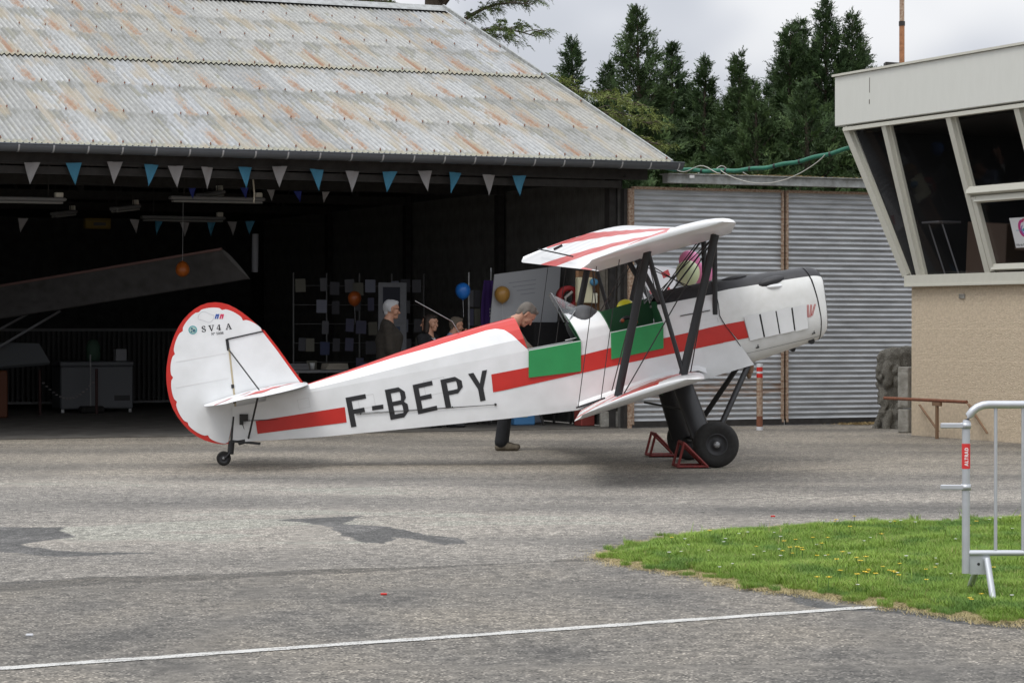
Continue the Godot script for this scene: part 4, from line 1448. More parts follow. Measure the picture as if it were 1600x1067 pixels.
func iron_tex(v: int) -> ImageTexture:   # galvanised sheet of the sliding doors: u up the sheet, v along the door
	var w := 512
	var h := 512
	var im := Image.create(w, h, false, Image.FORMAT_RGB8)
	var a := noise(0.010, 4, FastNoiseLite.TYPE_SIMPLEX_SMOOTH, 300 + v)
	var b := noise(0.09, 3, FastNoiseLite.TYPE_SIMPLEX_SMOOTH, 400 + v)
	for y in h:
		for x in w:
			var f := x / float(w)
			var n1 := a.get_noise_2d(x, y * 0.8)
			var n2 := b.get_noise_2d(x * 0.9, y * 0.12)
			var n3 := b.get_noise_2d(x * 3, y * 3)
			var c := Vector3(0.40, 0.415, 0.432) * (1.0 + 0.25 * n1 + 0.13 * n2 + 0.08 * n3)
			var k := 0.0
			if v == 1: k = smoothstep(0.30, 0.0, absf(f - 0.55)) * 0.9 + 1.2 * n2 + 0.9 * n1 - 0.40
			elif v == 2: k = smoothstep(0.9, 1.0, f) * 0.6 + 0.8 * n1 + 0.5 * n2 - 0.45
			else: k = 0.9 * n1 + 0.6 * n2 - 0.62
			var groove := 0.5 - 0.5 * cos(TAU * x / float(w) * 11.0)
			c = c.lerp(Vector3(0.24, 0.14, 0.08), clampf((k - 0.35 + 0.5 * groove) * 1.5, 0, 0.75))
			im.set_pixel(x, y, Color(c.x, c.y, c.z).linear_to_srgb())
	return ImageTexture.create_from_image(im)

func make_hangar() -> void:
	var t := thing("hangar", "open fronted corrugated iron hangar with a rusting grey roof and dark interior", "hangar", HO, HA)
	var slope := atan2(3.19, 8.70)
	var left := -15.96
	var right := 0.50
	# roof: rows of sheets, each laid over the row below
	var mats := []
	for v in 8:
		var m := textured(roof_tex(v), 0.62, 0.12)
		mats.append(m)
	var base := Basis(Vector3(1, 0, 0), -(PI / 2 - slope))
	var lens := [4.72, 4.50]
	var at := 0.0
	var meshes := []
	for l in 2: meshes.append(corrugated(0.798, lens[l] + 0.12, 0.0798, 0.015, 8, 2))
	for l in 2:
		for c in 21:
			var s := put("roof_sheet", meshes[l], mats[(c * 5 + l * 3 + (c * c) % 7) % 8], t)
			var p := Vector3(left - 0.36 + c * 0.80, 3.815, 0.35) + base * Vector3(0, at - (0.10 if l > 0 else 0.0), 0.004 + 0.008 * l)
			var b := base * Basis(Vector3(1, 0, 0), -0.0035)
			s.transform = Transform3D(b, p)
		at += lens[l]
	# hooked fixings of the roof
	var nail := mb()
	tube(nail, [Vector3(0, 0, -0.01), Vector3(0, 0, 0.028)], 0.006, 6)
	ball(nail, Vector3(0, 0, 0.008), Vector3(0.016, 0.016, 0.007), 8)
	nail.generate_normals()
	var xs := []
	for r in 6:
		var along: float = [0.15, 1.66, 3.16, 4.60, 6.5, 8.1][r] + (0.10 if r == 3 else 0.0)
		for c in 41:
			var j := rng.randf_range(-0.03, 0.03)
			xs.append(Transform3D(base, Vector3(left + 0.42 + c * 0.40, 3.815, 0.35) + base * Vector3(0, along + j, 0.020 + 0.008 * (1 if along > 4.65 else 0))))
	many("roof_fixings", nail.commit(), xs, M.rust, t)
	var st := mb()
	var ridge := Vector3(0, 3.815, 0.35) + base * Vector3(0, 9.22, 0.035)
	var rows := []
	for i in 2:
		var row := []
		for q in [[0.28, -0.10], [0.10, -0.02], [0.0, 0.03], [-0.10, -0.02], [-0.28, -0.10]]:
			row.append(Vector3([left, right][i], ridge.y + q[1], ridge.z + q[0]))
		rows.append(row)
	grid(st, rows, false, 1)
	obj("ridge_cap", st, M.beam, t)
	st = mb()   # rake flashing along the visible gable edge
	bar(st, Vector3(right - 0.01, 3.815, 0.36) + base * Vector3(0, 0, 0.0), Vector3(right - 0.01, 3.815, 0.35) + base * Vector3(0, 9.2, 0.06), 0.03, 0.06)
	obj("verge_flashing", st, M.beam, t)
	st = mb()   # rear slope
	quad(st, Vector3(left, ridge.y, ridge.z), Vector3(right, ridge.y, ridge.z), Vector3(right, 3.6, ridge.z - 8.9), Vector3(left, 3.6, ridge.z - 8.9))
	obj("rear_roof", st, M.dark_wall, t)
	# gutter with its brackets, fascia
	st = mb()
	rows = []
	for i in 2:
		var row := []
		for k in 13:
			var a := PI + PI * k / 12.0
			row.append(Vector3([left, right + 0.10][i], 3.80 + sin(a) * 0.10, 0.43 + cos(a) * 0.10))
		for k in 13:
			var a := TAU - PI * k / 12.0
			row.append(Vector3([left, right + 0.10][i], 3.802 + sin(a) * 0.092, 0.43 + cos(a) * 0.092))
		rows.append(row)
	grid(st, rows, true, 1)
	fan(st, rows[1].slice(0, 13))
	tube(st, [Vector3(left, 3.80, 0.53), Vector3(right + 0.10, 3.80, 0.53)], 0.011, 6)
	var gut := obj("gutter", st, M.gutter, t)
	st = mb()
	var hoop := []
	for k in 13:
		var a := PI + PI * k / 12.0
		hoop.append([Vector3(-0.011, sin(a) * 0.1035, cos(a) * 0.1035), Vector3(0.011, sin(a) * 0.1035, cos(a) * 0.1035)])
	grid(st, hoop, false, 1)
	st.generate_normals()
	var hoop_mesh := st.commit()
	for k in 36: put("bracket", hoop_mesh, M.galv, gut, Vector3(right + 0.02 - 0.452 * k, 3.80, 0.43))
	st = mb()
	box(st, Vector3((left + right) / 2, 3.66, 0.03), Vector3(right - left - 0.5, 0.18, 0.05))
	obj("fascia", st, M.dark_steel, t)
	# right gable wall, closed with corrugated iron, seen from inside; other walls
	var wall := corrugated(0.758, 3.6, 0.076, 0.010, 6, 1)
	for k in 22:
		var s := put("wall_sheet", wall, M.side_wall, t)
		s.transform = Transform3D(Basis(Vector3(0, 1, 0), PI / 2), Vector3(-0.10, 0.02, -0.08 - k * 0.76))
	for k in 20:
		if k < 2: continue
		st = mb()
	st = mb()
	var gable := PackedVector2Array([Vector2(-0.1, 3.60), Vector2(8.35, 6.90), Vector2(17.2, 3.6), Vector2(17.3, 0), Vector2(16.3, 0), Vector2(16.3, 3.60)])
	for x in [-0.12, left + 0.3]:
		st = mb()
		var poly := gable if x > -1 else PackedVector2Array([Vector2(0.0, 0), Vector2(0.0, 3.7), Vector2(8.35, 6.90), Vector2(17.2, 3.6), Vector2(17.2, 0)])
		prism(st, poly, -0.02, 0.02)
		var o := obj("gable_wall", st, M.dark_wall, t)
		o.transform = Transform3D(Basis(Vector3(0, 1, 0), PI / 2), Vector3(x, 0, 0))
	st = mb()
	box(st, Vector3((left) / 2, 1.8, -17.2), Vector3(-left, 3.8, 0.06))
	obj("rear_wall", st, M.dark_wall, t)
	# posts along the right wall and frames of the roof
	for k in 4:
		st = mb()
		box(st, Vector3(-0.20, 1.85, -0.25 - k * 4.0), Vector3(0.10, 3.7, 0.16))
		obj("wall_post", st, M.dark_steel, t)
		var zz := -0.25 - k * 4.0
		if k == 0: continue
		st = mb()
		bar(st, Vector3(left + 0.3, 3.62, zz), Vector3(-0.15, 3.62, zz), 0.08, 0.14)
		var top := 3.70 + minf(-zz + 0.35, 17.0 + zz) * tan(slope) - 0.25
		bar(st, Vector3(left + 0.3, top, zz), Vector3(-0.15, top, zz), 0.08, 0.12)
		for j in 10:
			bar(st, Vector3(left + 0.4 + j * 1.6, 3.62, zz), Vector3(left + 1.2 + j * 1.6, top, zz), 0.05, 0.05)
			bar(st, Vector3(left + 1.2 + j * 1.6, top, zz), Vector3(left + 2.0 + j * 1.6, 3.62, zz), 0.05, 0.05)
		obj("truss", st, M.dark_steel, t)
	for k in 6:
		var s: float = [0.15, 1.66, 3.16, 4.7, 6.5, 8.1][k]
		var c := Vector3(0, 3.815, 0.35) + base * Vector3(0, s, -0.09)
		st = mb()
		bar(st, Vector3(left + 0.2, c.y, c.z), Vector3(right - 0.1, c.y, c.z), 0.07, 0.12)
		obj("purlin", st, M.dark_steel, t)
	st = mb()
	bar(st, Vector3(left + 0.3, 3.50, -0.05), Vector3(-0.15, 3.50, -0.05), 0.10, 0.10)
	obj("lintel", st, M.dark_steel, t)
	# floor slab inside
	st = mb()
	var fl := worn(mat(0.15, 0.14, 0.125, 0.85), M.grime, 0.35)
	quad(st, Vector3(left + 0.3, 0.006, -0.02), Vector3(-0.12, 0.006, -0.02), Vector3(-0.12, 0.006, -17.2), Vector3(left + 0.3, 0.006, -17.2))
	st.generate_normals()
	var slab := put("hangar_floor", st.commit(), fl)
	slab.transform = t.transform
	tag(slab, "concrete floor of the hangar, dark towards the back", "", "", "structure")
	st = mb()
	box(st, Vector3(-0.088, 1.72, -0.03), Vector3(0.05, 3.44, 0.12))
	obj("wall_end", st, M.dark_steel, t)
	# door post, white and rust
	st = mb()
	box(st, Vector3(-0.035, 1.72, 0.03), Vector3(0.055, 3.44, 0.08))
	obj("door_post", st, M.rusty_white, t)
	# ---- top rail and the two sliding leaves to the right
	st = mb()
	box(st, Vector3(2.86, 3.595, 0.10), Vector3(4.70, 0.125, 0.16))
	box(st, Vector3(2.86, 3.662, 0.06), Vector3(4.70, 0.012, 0.30))
	obj("door_rail", st, M.beam, t)
	var im := [textured(iron_tex(0), 0.5, 0.3), textured(iron_tex(1), 0.55, 0.25), textured(iron_tex(2), 0.55, 0.25), textured(iron_tex(3), 0.5, 0.3)]
	for leaf in 2:
		var d := thing("sliding_door", ["corrugated iron sliding door leaf, the left one, rust streaked low behind the biplane's nose", "corrugated iron sliding door leaf, the right one, beside the gnarled stump"][leaf], "door", t.transform * Vector3([0.0, 2.55][leaf], 0, 0.02), HA, "sliding hangar doors")
		var wdt: float = [2.51, 2.60][leaf]
		for k in 4:
			var hh := 0.836
			var s := put("iron_sheet", corrugated(hh, wdt - 0.06, 0.076, 0.0105, 8, 1), im[[1 if leaf == 0 else 3, 2, 0, 3][k] if k != 1 or leaf == 0 else 0], d)
			s.transform = Transform3D(Basis(Vector3(0, 1, 0), Vector3(-1, 0, 0), Vector3(0, 0, 1)), Vector3(wdt - 0.03, 0.10 + k * 0.838, 0.004 * (k % 2)))
		st = mb()
		box(st, Vector3(0.018, 1.76, 0.012), Vector3(0.036, 3.42, 0.05))
		box(st, Vector3(wdt - 0.018, 1.76, 0.012), Vector3(0.036, 3.42, 0.05))
		box(st, Vector3(wdt / 2, 3.455, 0.012), Vector3(wdt - 0.08, 0.04, 0.045))
		obj("edge_frame", st, M.rusty_white, d)
		st = mb()
		box(st, Vector3(wdt / 2, 0.055, 0.01), Vector3(wdt, 0.09, 0.05))
		obj("bottom_rail", st, M.dark_steel, d)
	# backing so the leaves are doors of real thickness
		st = mb()
		box(st, Vector3(wdt / 2, 1.77, -0.045), Vector3(wdt, 3.4, 0.03))
		obj("back_frame", st, M.dark_steel, d)
	# bits of moss and leaves caught on the rail
	var tuftm := mb()
	for k in 14:
		var a := rng.randf() * TAU
		tri(tuftm, Vector3(0, 0, 0), Vector3(cos(a), 0.3, sin(a)) * 0.05 + Vector3(0.01, 0, 0), Vector3(cos(a), rng.randf_range(0.2, 0.6), sin(a)) * 0.09)
	tuftm.generate_normals()
	xs = []
	for k in 130:
		var u := rng.randf_range(0.7, 4.4)
		if rng.randf() < 0.4: u = 2.58 + rng.randfn() * 0.25
		xs.append(Transform3D(Basis(Vector3.UP, rng.randf() * TAU).scaled(Vector3(1, 0.55, 1) * rng.randf_range(0.35, 0.9)), t.transform * Vector3(u, 3.672, rng.randf_range(-0.02, 0.18))))
	tag(many("dead_leaves", tuftm.commit(), xs, mat(0.22, 0.16, 0.07, 0.9)), "dead leaves and moss lying along the top of the sliding door rail", "debris")
	# dry weeds at the foot of the right leaf
	xs = []
	for k in 130:
		xs.append(Transform3D(Basis(Vector3.UP, rng.randf() * TAU).scaled(Vector3(1, 1.0, 1) * rng.randf_range(0.3, 0.9)), hangar_at(3.80 + rng.randfn() * 0.28, 0.004, -0.25 + rng.randfn() * 0.15)))
	tag(many("dry_weeds", tuftm.commit(), xs, mat(0.30, 0.22, 0.10, 0.9)), "straw coloured dry weeds at the foot of the right sliding door", "weeds")
	# green sleeved cable from the gutter to the tower
	var hs := thing("overhead_hose", "sagging green sleeved hose strung from the hangar gutter to the tower", "hose", hangar_at(0.7, 3.8, 0.3))
	var pts := []
	for i in 41:
		var f := i / 40.0
		pts.append(hangar_at(0.55, 3.78, 0.3).lerp(Vector3(4.62, 3.90, -34.5), f) - hs.position + Vector3(0, -0.16 * sin(PI * f) + 0.008 * sin(f * 40), 0))
	st = mb()
	tube(st, pts, 0.030, 8)
	obj("sleeve", st, worn(mat(0.03, 0.20, 0.13, 0.6), M.grime, 2.0), hs)
	st = mb()
	for i in [5, 10, 15, 20, 25, 30, 36]:
		st = mb()
		tube(st, [pts[i], pts[i] + (pts[i + 1] - pts[i]) * 0.35], 0.034, 8)
		obj("cable_tie", st, M.letter, hs)
	st = mb()
	var slack := []
	for i in 31:
		var f := i / 30.0
		var p: Vector3 = (pts[14] as Vector3).lerp(pts[35], f)
		slack.append(p - Vector3(0, 0.27 * pow(sin(PI * f), 0.8) + 0.04 * (1 - f) * f, -0.05))
	tube(st, slack, 0.0065, 6)
	slack = []
	for i in 21:
		var f := i / 20.0
		slack.append((pts[0] as Vector3).lerp(pts[14], f) + Vector3(0, 0.05 * sin(f * 11), 0.05))
	tube(st, slack, 0.0065, 6)
	slack = []
	for i in 21:
		var f := i / 20.0
		slack.append(hangar_at(1.1, 3.69, 0.0).lerp(hangar_at(1.95, 3.68, 0.0), f) - hs.position + Vector3(0, 0.09 * sin(PI * f) * (1 + 0.4 * sin(f * 17)), 0))
	tube(st, slack, 0.0065, 6)
	obj("white_cable", st, mat(0.45, 0.44, 0.40), hs)
	st = mb()
	box(st, pts[8] - Vector3(0, 0.10, -0.02), Vector3(0.07, 0.04, 0.004))
	obj("tag", st, M.plastic_white, hs)
	# striped post
	var po := thing("striped_post", "rusty white post with red bands in front of the sliding doors", "post", Vector3(3.50, 0, -35.68))
	for b in [[0.0, 0.05, M.paper], [0.05, 0.20, M.rust], [0.20, 0.74, M.rusty_white], [0.74, 0.80, M.red], [0.80, 0.83, M.paper], [0.83, 0.89, M.red], [0.89, 0.94, M.paper]]:
		st = mb()
		tube(st, [Vector3(0, b[0], 0), Vector3(0, b[1], 0)], 0.045 if b[0] > 0.01 else 0.047, 14)
		obj("painted_band", st, b[2], po)
	# gnarled stump and the concrete blocks beside the tower
	var prims := []
	var r := RandomNumberGenerator.new()
	r.seed = 5
	prims.append([Vector3(0, -0.05, 0), Vector3(0.03, 1.02, 0), 0.15, 0.15])
	prims.append([Vector3(0.14, 0.5, 0.02), Vector3(0.22, 1.06, 0.0), 0.11, 0.13])
	for k in 36:
		var a := r.randf() * TAU
		var y := r.randf_range(0.02, 1.02)
		var rad := r.randf_range(0.035, 0.085)
		var d := Vector3(cos(a), 0, sin(a)) * (0.165 - rad * 0.25)
		prims.append([d + Vector3(0, y, 0), d * 1.03 + Vector3(0.02, y + r.randf_range(0.0, 0.12), 0), rad, rad * 0.8])
	for k in 6:
		var a := TAU * k / 6
		prims.append([Vector3(cos(a) * 0.13, 0.18, sin(a) * 0.13), Vector3(cos(a) * 0.22, -0.04, sin(a) * 0.22), 0.06, 0.05])
	var bark := worn(mat(0.27, 0.255, 0.225, 0.95), grain_tex(0.05, Color(0.10, 0.095, 0.09), Color(1.0, 1.0, 0.97), 5, 512, 55), 1.8, M.fine, 2.0)
	var stump := put("tree_stump", flesh(prims, 0.018, 0.022, 0.035), bark, self, Vector3(5.45, 0, -36.3))
	tag(stump, "gnarled grey knobbly tree stump between the sliding door and the tower", "stump")
	var cb := thing("concrete_post", "pair of stacked grey concrete blocks against the tower corner", "concrete post", Vector3(5.43, 0, -34.84), -0.5)
	for q in [[0.33, 0.16], [0.85, 0.165]]:
		st = mb()
		bevel_box(st, Vector3(0, q[0] - (0.165 if q[0] < 0.5 else 0.225), 0), Vector3(q[1], 0.325 if q[0] < 0.5 else 0.565, 0.18), 0.012)
		if q[0] > 0.5: bevel_box(st, Vector3(0.015, 0.62, 0.092), Vector3(0.115, 0.50, 0.012), 0.004)
		obj("block", st, M.concrete, cb)

# ---------------------------------------------------------------- the tower: x along its wall to the right, z out of it
func make_tower() -> void:
	var th := -1.15438
	var O := Vector3(5.388, 0, -34.043)
	var t := thing("control_tower", "low control tower with a cream fascia, outward leaning windows and beige roughcast wall", "control tower", O, th)
	var st := mb()
	box(st, Vector3(2.6, 1.0, -0.12), Vector3(5.2, 2.02, 0.24))
	box(st, Vector3(0.12, 1.0, -1.75), Vector3(0.24, 2.02, 3.0))
	obj("roughcast_wall", st, M.render, t)
	st = mb()
	box(st, Vector3(2.52, 2.085, 0.0), Vector3(5.2, 0.14, 0.14))
	box(st, Vector3(0.0, 2.085, -1.70), Vector3(0.14, 0.14, 3.2))
	box(st, Vector3(2.52, 2.01, 0.045), Vector3(5.14, 0.022, 0.09))
	obj("window_sill", st, M.frame, t)
	st = mb()
	bevel_box(st, Vector3(2.14, 4.54, -1.60), Vector3(6.12, 0.68, 4.50), 0.01)
	obj("fascia", st, M.cream, t)
	st = mb()
	box(st, Vector3(2.14, 4.895, -1.60), Vector3(6.18, 0.03, 4.56))
	obj("roof_edge", st, M.frame, t)
	st = mb()
	box(st, Vector3(-0.02, 4.69, 0.653), Vector3(0.008, 0.20, 0.004))
	box(st, Vector3(-0.025, 4.47, 0.653), Vector3(0.012, 0.06, 0.004))
	obj("fascia_crack", st, mat(0.12, 0.11, 0.09), t)
	# leaning mullions
	var lo := 2.155
	var hi := 4.18
	var lines := [[Vector3(-0.08, lo, 0.03), Vector3(-0.70, hi, 0.60)], [Vector3(0.26, lo, 0.03), Vector3(0.27, hi, 0.60)], [Vector3(1.86, lo, 0.03), Vector3(1.79, hi, 0.60)], [Vector3(3.36, lo, 0.03), Vector3(3.27, hi, 0.60)], [Vector3(4.9, lo, 0.03), Vector3(4.8, hi, 0.60)]]
	for l in lines:
		st = mb()
		bar(st, l[0], l[1], 0.105, 0.07, Vector3(0, 0.3, 1))
		bar(st, l[0] + Vector3(0.0, 0, -0.045), l[1] + Vector3(0.0, 0, -0.045), 0.165, 0.04, Vector3(0, 0.3, 1))
		obj("mullion", st, M.frame, t)
	for k in 3:   # left flank, leaning the other way
		st = mb()
		var z := -0.9 - k * 0.9
		bar(st, Vector3(-0.08, lo, z), Vector3(-0.68, hi, z - 0.05), 0.10, 0.10, Vector3(1, 0.3, 0))
		obj("mullion", st, M.frame, t)
	st = mb()
	bar(st, Vector3(-0.72, hi - 0.03, 0.595), Vector3(5.0, hi - 0.03, 0.595), 0.09, 0.05)
	bar(st, Vector3(-0.68, hi - 0.03, 0.57), Vector3(-0.68, hi - 0.03, -3.2), 0.09, 0.05)
	obj("window_head", st, M.frame, t)
	var on := func(x0: float, y: float, off := 0.0) -> Vector3:   # a point of the leaning window plane
		return Vector3(x0, y, lerpf(0.03, 0.60, (y - lo) / (hi - lo)) + off)
	st = mb()
	bar(st, on.call(1.84, 3.19), on.call(3.32, 3.19), 0.10, 0.085, Vector3(0, 1, -0.3))
	bar(st, on.call(1.84, 3.15, 0.01), on.call(3.32, 3.15, 0.01), 0.12, 0.02, Vector3(0, 1, -0.3))
	obj("transom", st, M.frame, t)
	st = mb()
	for q in [[1.93, 3.08, 3.24, 3.08], [1.97, 2.22, 3.28, 2.22]]:
		bar(st, on.call(q[0], q[1]), on.call(q[2], q[3]), 0.06, 0.075, Vector3(0, 1, -0.3))
	bar(st, on.call(1.93, 3.12), on.call(1.97, 2.18), 0.085, 0.06, Vector3(0, 0.3, 1))
	bar(st, on.call(3.24, 3.12), on.call(3.28, 2.18), 0.085, 0.06, Vector3(0, 0.3, 1))
	obj("casement", st, M.frame, t)
	for k in 4:
		st = mb()
		var a: Array = lines[k]
		var b: Array = lines[k + 1]
		var d := Vector3(0, 0, -0.03)
		if k == 2:
			quad(st, on.call(1.82, 3.2, -0.03), on.call(3.31, 3.2, -0.03), b[1] + d, a[1] + d)
			obj("window_pane", st, M.glass, t)
			st = mb()
			quad(st, a[0] + d, b[0] + d, on.call(3.31, 3.15, -0.03), on.call(1.82, 3.15, -0.03))
		else: quad(st, a[0] + d, b[0] + d, b[1] + d, a[1] + d)
		obj("window_pane", st, M.glass, t)
	st = mb()
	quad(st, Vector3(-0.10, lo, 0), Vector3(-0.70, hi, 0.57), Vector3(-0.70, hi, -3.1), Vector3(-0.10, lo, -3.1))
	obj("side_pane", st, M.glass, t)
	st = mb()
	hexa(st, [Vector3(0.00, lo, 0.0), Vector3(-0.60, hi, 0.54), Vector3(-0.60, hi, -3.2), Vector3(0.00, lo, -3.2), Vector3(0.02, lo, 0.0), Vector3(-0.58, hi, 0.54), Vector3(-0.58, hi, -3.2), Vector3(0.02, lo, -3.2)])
	obj("added_dark_board", st, mat(0.02, 0.02, 0.022, 0.9), t)  # opaque board added behind the side glass to keep the room dark
	# the room behind: closed and dark
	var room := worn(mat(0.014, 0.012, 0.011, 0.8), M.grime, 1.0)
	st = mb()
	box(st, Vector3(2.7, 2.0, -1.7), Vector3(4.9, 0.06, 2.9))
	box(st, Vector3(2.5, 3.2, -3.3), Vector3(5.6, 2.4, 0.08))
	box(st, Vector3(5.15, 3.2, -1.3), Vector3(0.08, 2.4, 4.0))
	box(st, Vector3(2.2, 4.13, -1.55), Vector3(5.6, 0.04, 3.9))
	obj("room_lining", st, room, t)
	for q in [["partition_board", Vector3(1.45, 3.2, -1.2), Vector3(0.5, 1.9, 0.05), mat(0.05, 0.022, 0.012)], ["cabinet", Vector3(1.15, 2.45, -0.55), Vector3(0.9, 0.75, 0.3), mat(0.06, 0.035, 0.022)], ["shelf_board", Vector3(2.8, 3.0, -1.0), Vector3(0.14, 1.8, 0.06), mat(0.05, 0.025, 0.015)], ["desk", Vector3(2.7, 2.42, -0.55), Vector3(1.4, 0.05, 0.6), mat(0.05, 0.025, 0.015)]]:
		st = mb()
		bevel_box(st, q[1], q[2], 0.01, Basis(Vector3(0, 0, 1), -0.07))
		obj(q[0], st, q[3], t)
	st = mb()
	bevel_box(st, Vector3(0.26, 2.86, -0.30), Vector3(0.42, 0.03, 0.36), 0.008)
	for x in [0.1, 0.42]:
		bar(st, Vector3(x, 2.86, -0.2), Vector3(x + 0.14, 2.1, -0.4), 0.02, 0.02)
	obj("side_table", st, mat(0.12, 0.12, 0.13, 0.5), t)
	# poster stuck in the casement
	var p := thing("poster", "white poster with a magenta and blue swirl stuck inside the tower window", "poster", t.transform * (on.call(2.72, 2.64, -0.05) as Vector3), th)
	var tilt := Basis(Vector3(1, 0, 0), atan2(0.57, hi - lo))
	st = mb()
	box(st, Vector3.ZERO, Vector3(0.46, 0.385, 0.002), tilt)
	obj("sheet", st, mat(0.75, 0.75, 0.76, 0.6), p)
	var arc := func(c: Vector2, r0: float, r1: float, w0: float, w1: float, a0: float, a1: float, z: float) -> SurfaceTool:
		var s := mb()
		var rr := []
		for i in 33:
			var f := i / 32.0
			var a := deg_to_rad(lerpf(a0, a1, f))
			var r := lerpf(r0, r1, f)
			var w := lerpf(w0, w1, f) * (0.35 + 0.65 * sin(PI * (0.12 + 0.80 * f)))
			rr.append([tilt * Vector3(c.x + cos(a) * (r - w), c.y + sin(a) * (r - w) * 1.05, z), tilt * Vector3(c.x + cos(a) * (r + w), c.y + sin(a) * (r + w) * 1.05, z)])
		return grid(s, rr)
	obj("magenta_swirl", arc.call(Vector2(0.03, 0.05), 0.095, 0.085, 0.022, 0.03, 75, 290, 0.0022), mat(0.52, 0.035, 0.22), p)
	st = mb()
	ball(st, tilt * Vector3(0.045, 0.155, 0.0015), Vector3(0.042, 0.018, 0.001), 14, tilt * Basis(Vector3(0, 0, 1), 0.5))
	obj("magenta_tip", st, mat(0.50, 0.05, 0.14), p)
	obj("violet_swirl", arc.call(Vector2(0.035, 0.035), 0.055, 0.06, 0.010, 0.014, 110, 290, 0.0026), mat(0.25, 0.12, 0.45), p)
	st = mb()
	ball(st, tilt * Vector3(0.03, 0.03, 0.0015), Vector3(0.036, 0.024, 0.0016), 14, tilt)
	bar(st, tilt * Vector3(-0.14, 0.03, 0.003), tilt * Vector3(0.16, 0.03, 0.003), 0.001, 0.006, tilt * Vector3.UP)
	obj("blue_eye", st, mat(0.04, 0.33, 0.46), p)
	var tm := TextMesh.new()
	tm.text = "Ville de Castelnaudary"
	tm.pixel_size = 0.00062
	tm.font_size = 64
	tm.depth = 0.0006
	var o := put("lettering", tm, M.letter, p)
	o.transform = Transform3D(tilt, tilt * Vector3(0, -0.155, 0.0022))
	# roof tray and aerial mast
	var mast := thing("aerial_mast", "tall rust and grey mast rising from the tower roof", "mast", Vector3(5.20, 4.87, -33.7))
	st = mb()
	tube(st, [Vector3(0, 0, 0), Vector3(0, 0.60, 0)], 0.036, 10)
	obj("lower_tube", st, worn(mat(0.42, 0.19, 0.09, 0.8), M.grime, 3.0), mast)
	st = mb()
	tube(st, [Vector3(0, 0.60, 0), Vector3(0, 3.2, 0)], 0.033, 10)
	obj("upper_tube", st, M.rusty_white, mast)
	st = mb()
	tube(st, [Vector3(0, 0.60, 0), Vector3(0, 0.66, 0)], 0.042, 10)
	obj("collar", st, M.dark_steel, mast)
	st = mb()
	for q in [[Vector3(-0.22, 0.06, 0.1), Vector3(0.25, 0.03, 0.1)], [Vector3(-0.22, 0.06, -0.1), Vector3(0.25, 0.03, -0.1)], [Vector3(-0.22, 0.06, -0.1), Vector3(-0.22, 0.06, 0.1)]]: bar(st, q[0], q[1], 0.02, 0.10)
	obj("base_tray", st, M.dark_steel, mast)
	# rusty rail along the wall
	var rl := thing("rusty_rail", "low rusty tube rail on brackets along the tower wall", "rail", O, th)
	st = mb()
	tube(st, [Vector3(-0.20, 0.50, 0.30), Vector3(1.75, 0.50, 0.30)], 0.022, 10)
	obj("rail_tube", st, M.rust, rl)
	for x in [1.07]:
		st = mb()
		bar(st, Vector3(x, 0.0, 0.30), Vector3(x, 0.46, 0.30), 0.035, 0.035, Vector3(1, 0, 0))
		box(st, Vector3(x, 0.455, 0.30), Vector3(0.18, 0.05, 0.04))
		bar(st, Vector3(x, 0.10, 0.28), Vector3(x - 0.80, 0.42, 0.05), 0.03, 0.012)
		bar(st, Vector3(x + 0.85, 0.10, 0.10), Vector3(x + 0.30, 0.46, 0.02), 0.03, 0.012)
		obj("bracket", st, M.ply, rl)
	st = mb()
	bevel_box(st, Vector3(1.21, 1.86, 0.012), Vector3(0.13, 0.06, 0.012), 0.004)
	obj("wall_plate", st, M.concrete, t)

# ---------------------------------------------------------------- trees
func spray_mesh(s: int, droop: float) -> ArrayMesh:   # a feathery branchlet, about 0.7 long
	var r := RandomNumberGenerator.new()
	r.seed = s
	var st := mb()
	st.set_smooth_group(-1)
	for k in 15:
		var f := 0.05 + 0.95 * k / 14.0
		var sd := 1.0 if k % 2 == 0 else -1.0
		var p := Vector3(r.randf_range(-0.02, 0.02), -droop * f * f + r.randf_range(-0.03, 0.03), -0.66 * f)
		var l := lerpf(0.30, 0.10, f) * r.randf_range(0.7, 1.3)
		var d := Vector3(sd * r.randf_range(0.5, 1.0) * (1.0 - 0.5 * f), r.randf_range(-0.35, 0.45), -r.randf_range(0.6, 1.0)).normalized()
		var w := d.cross(Vector3(r.randf_range(-0.6, 0.6), 1, r.randf_range(-0.4, 0.4))).normalized() * l * 0.15
		var q := p + d * l * 0.5
		quad(st, p, q - w, p + d * l + Vector3(0, -droop * 0.15, 0), q + w)
		var d2 := (d + Vector3(-sd * 0.9, 0.2, -0.2)).normalized()
		var w2 := d2.cross(Vector3.UP).normalized() * l * 0.10
		quad(st, q, q + d2 * l * 0.3 - w2, q + d2 * l * 0.6, q + d2 * l * 0.3 + w2)
	st.generate_normals()
	return st.commit()

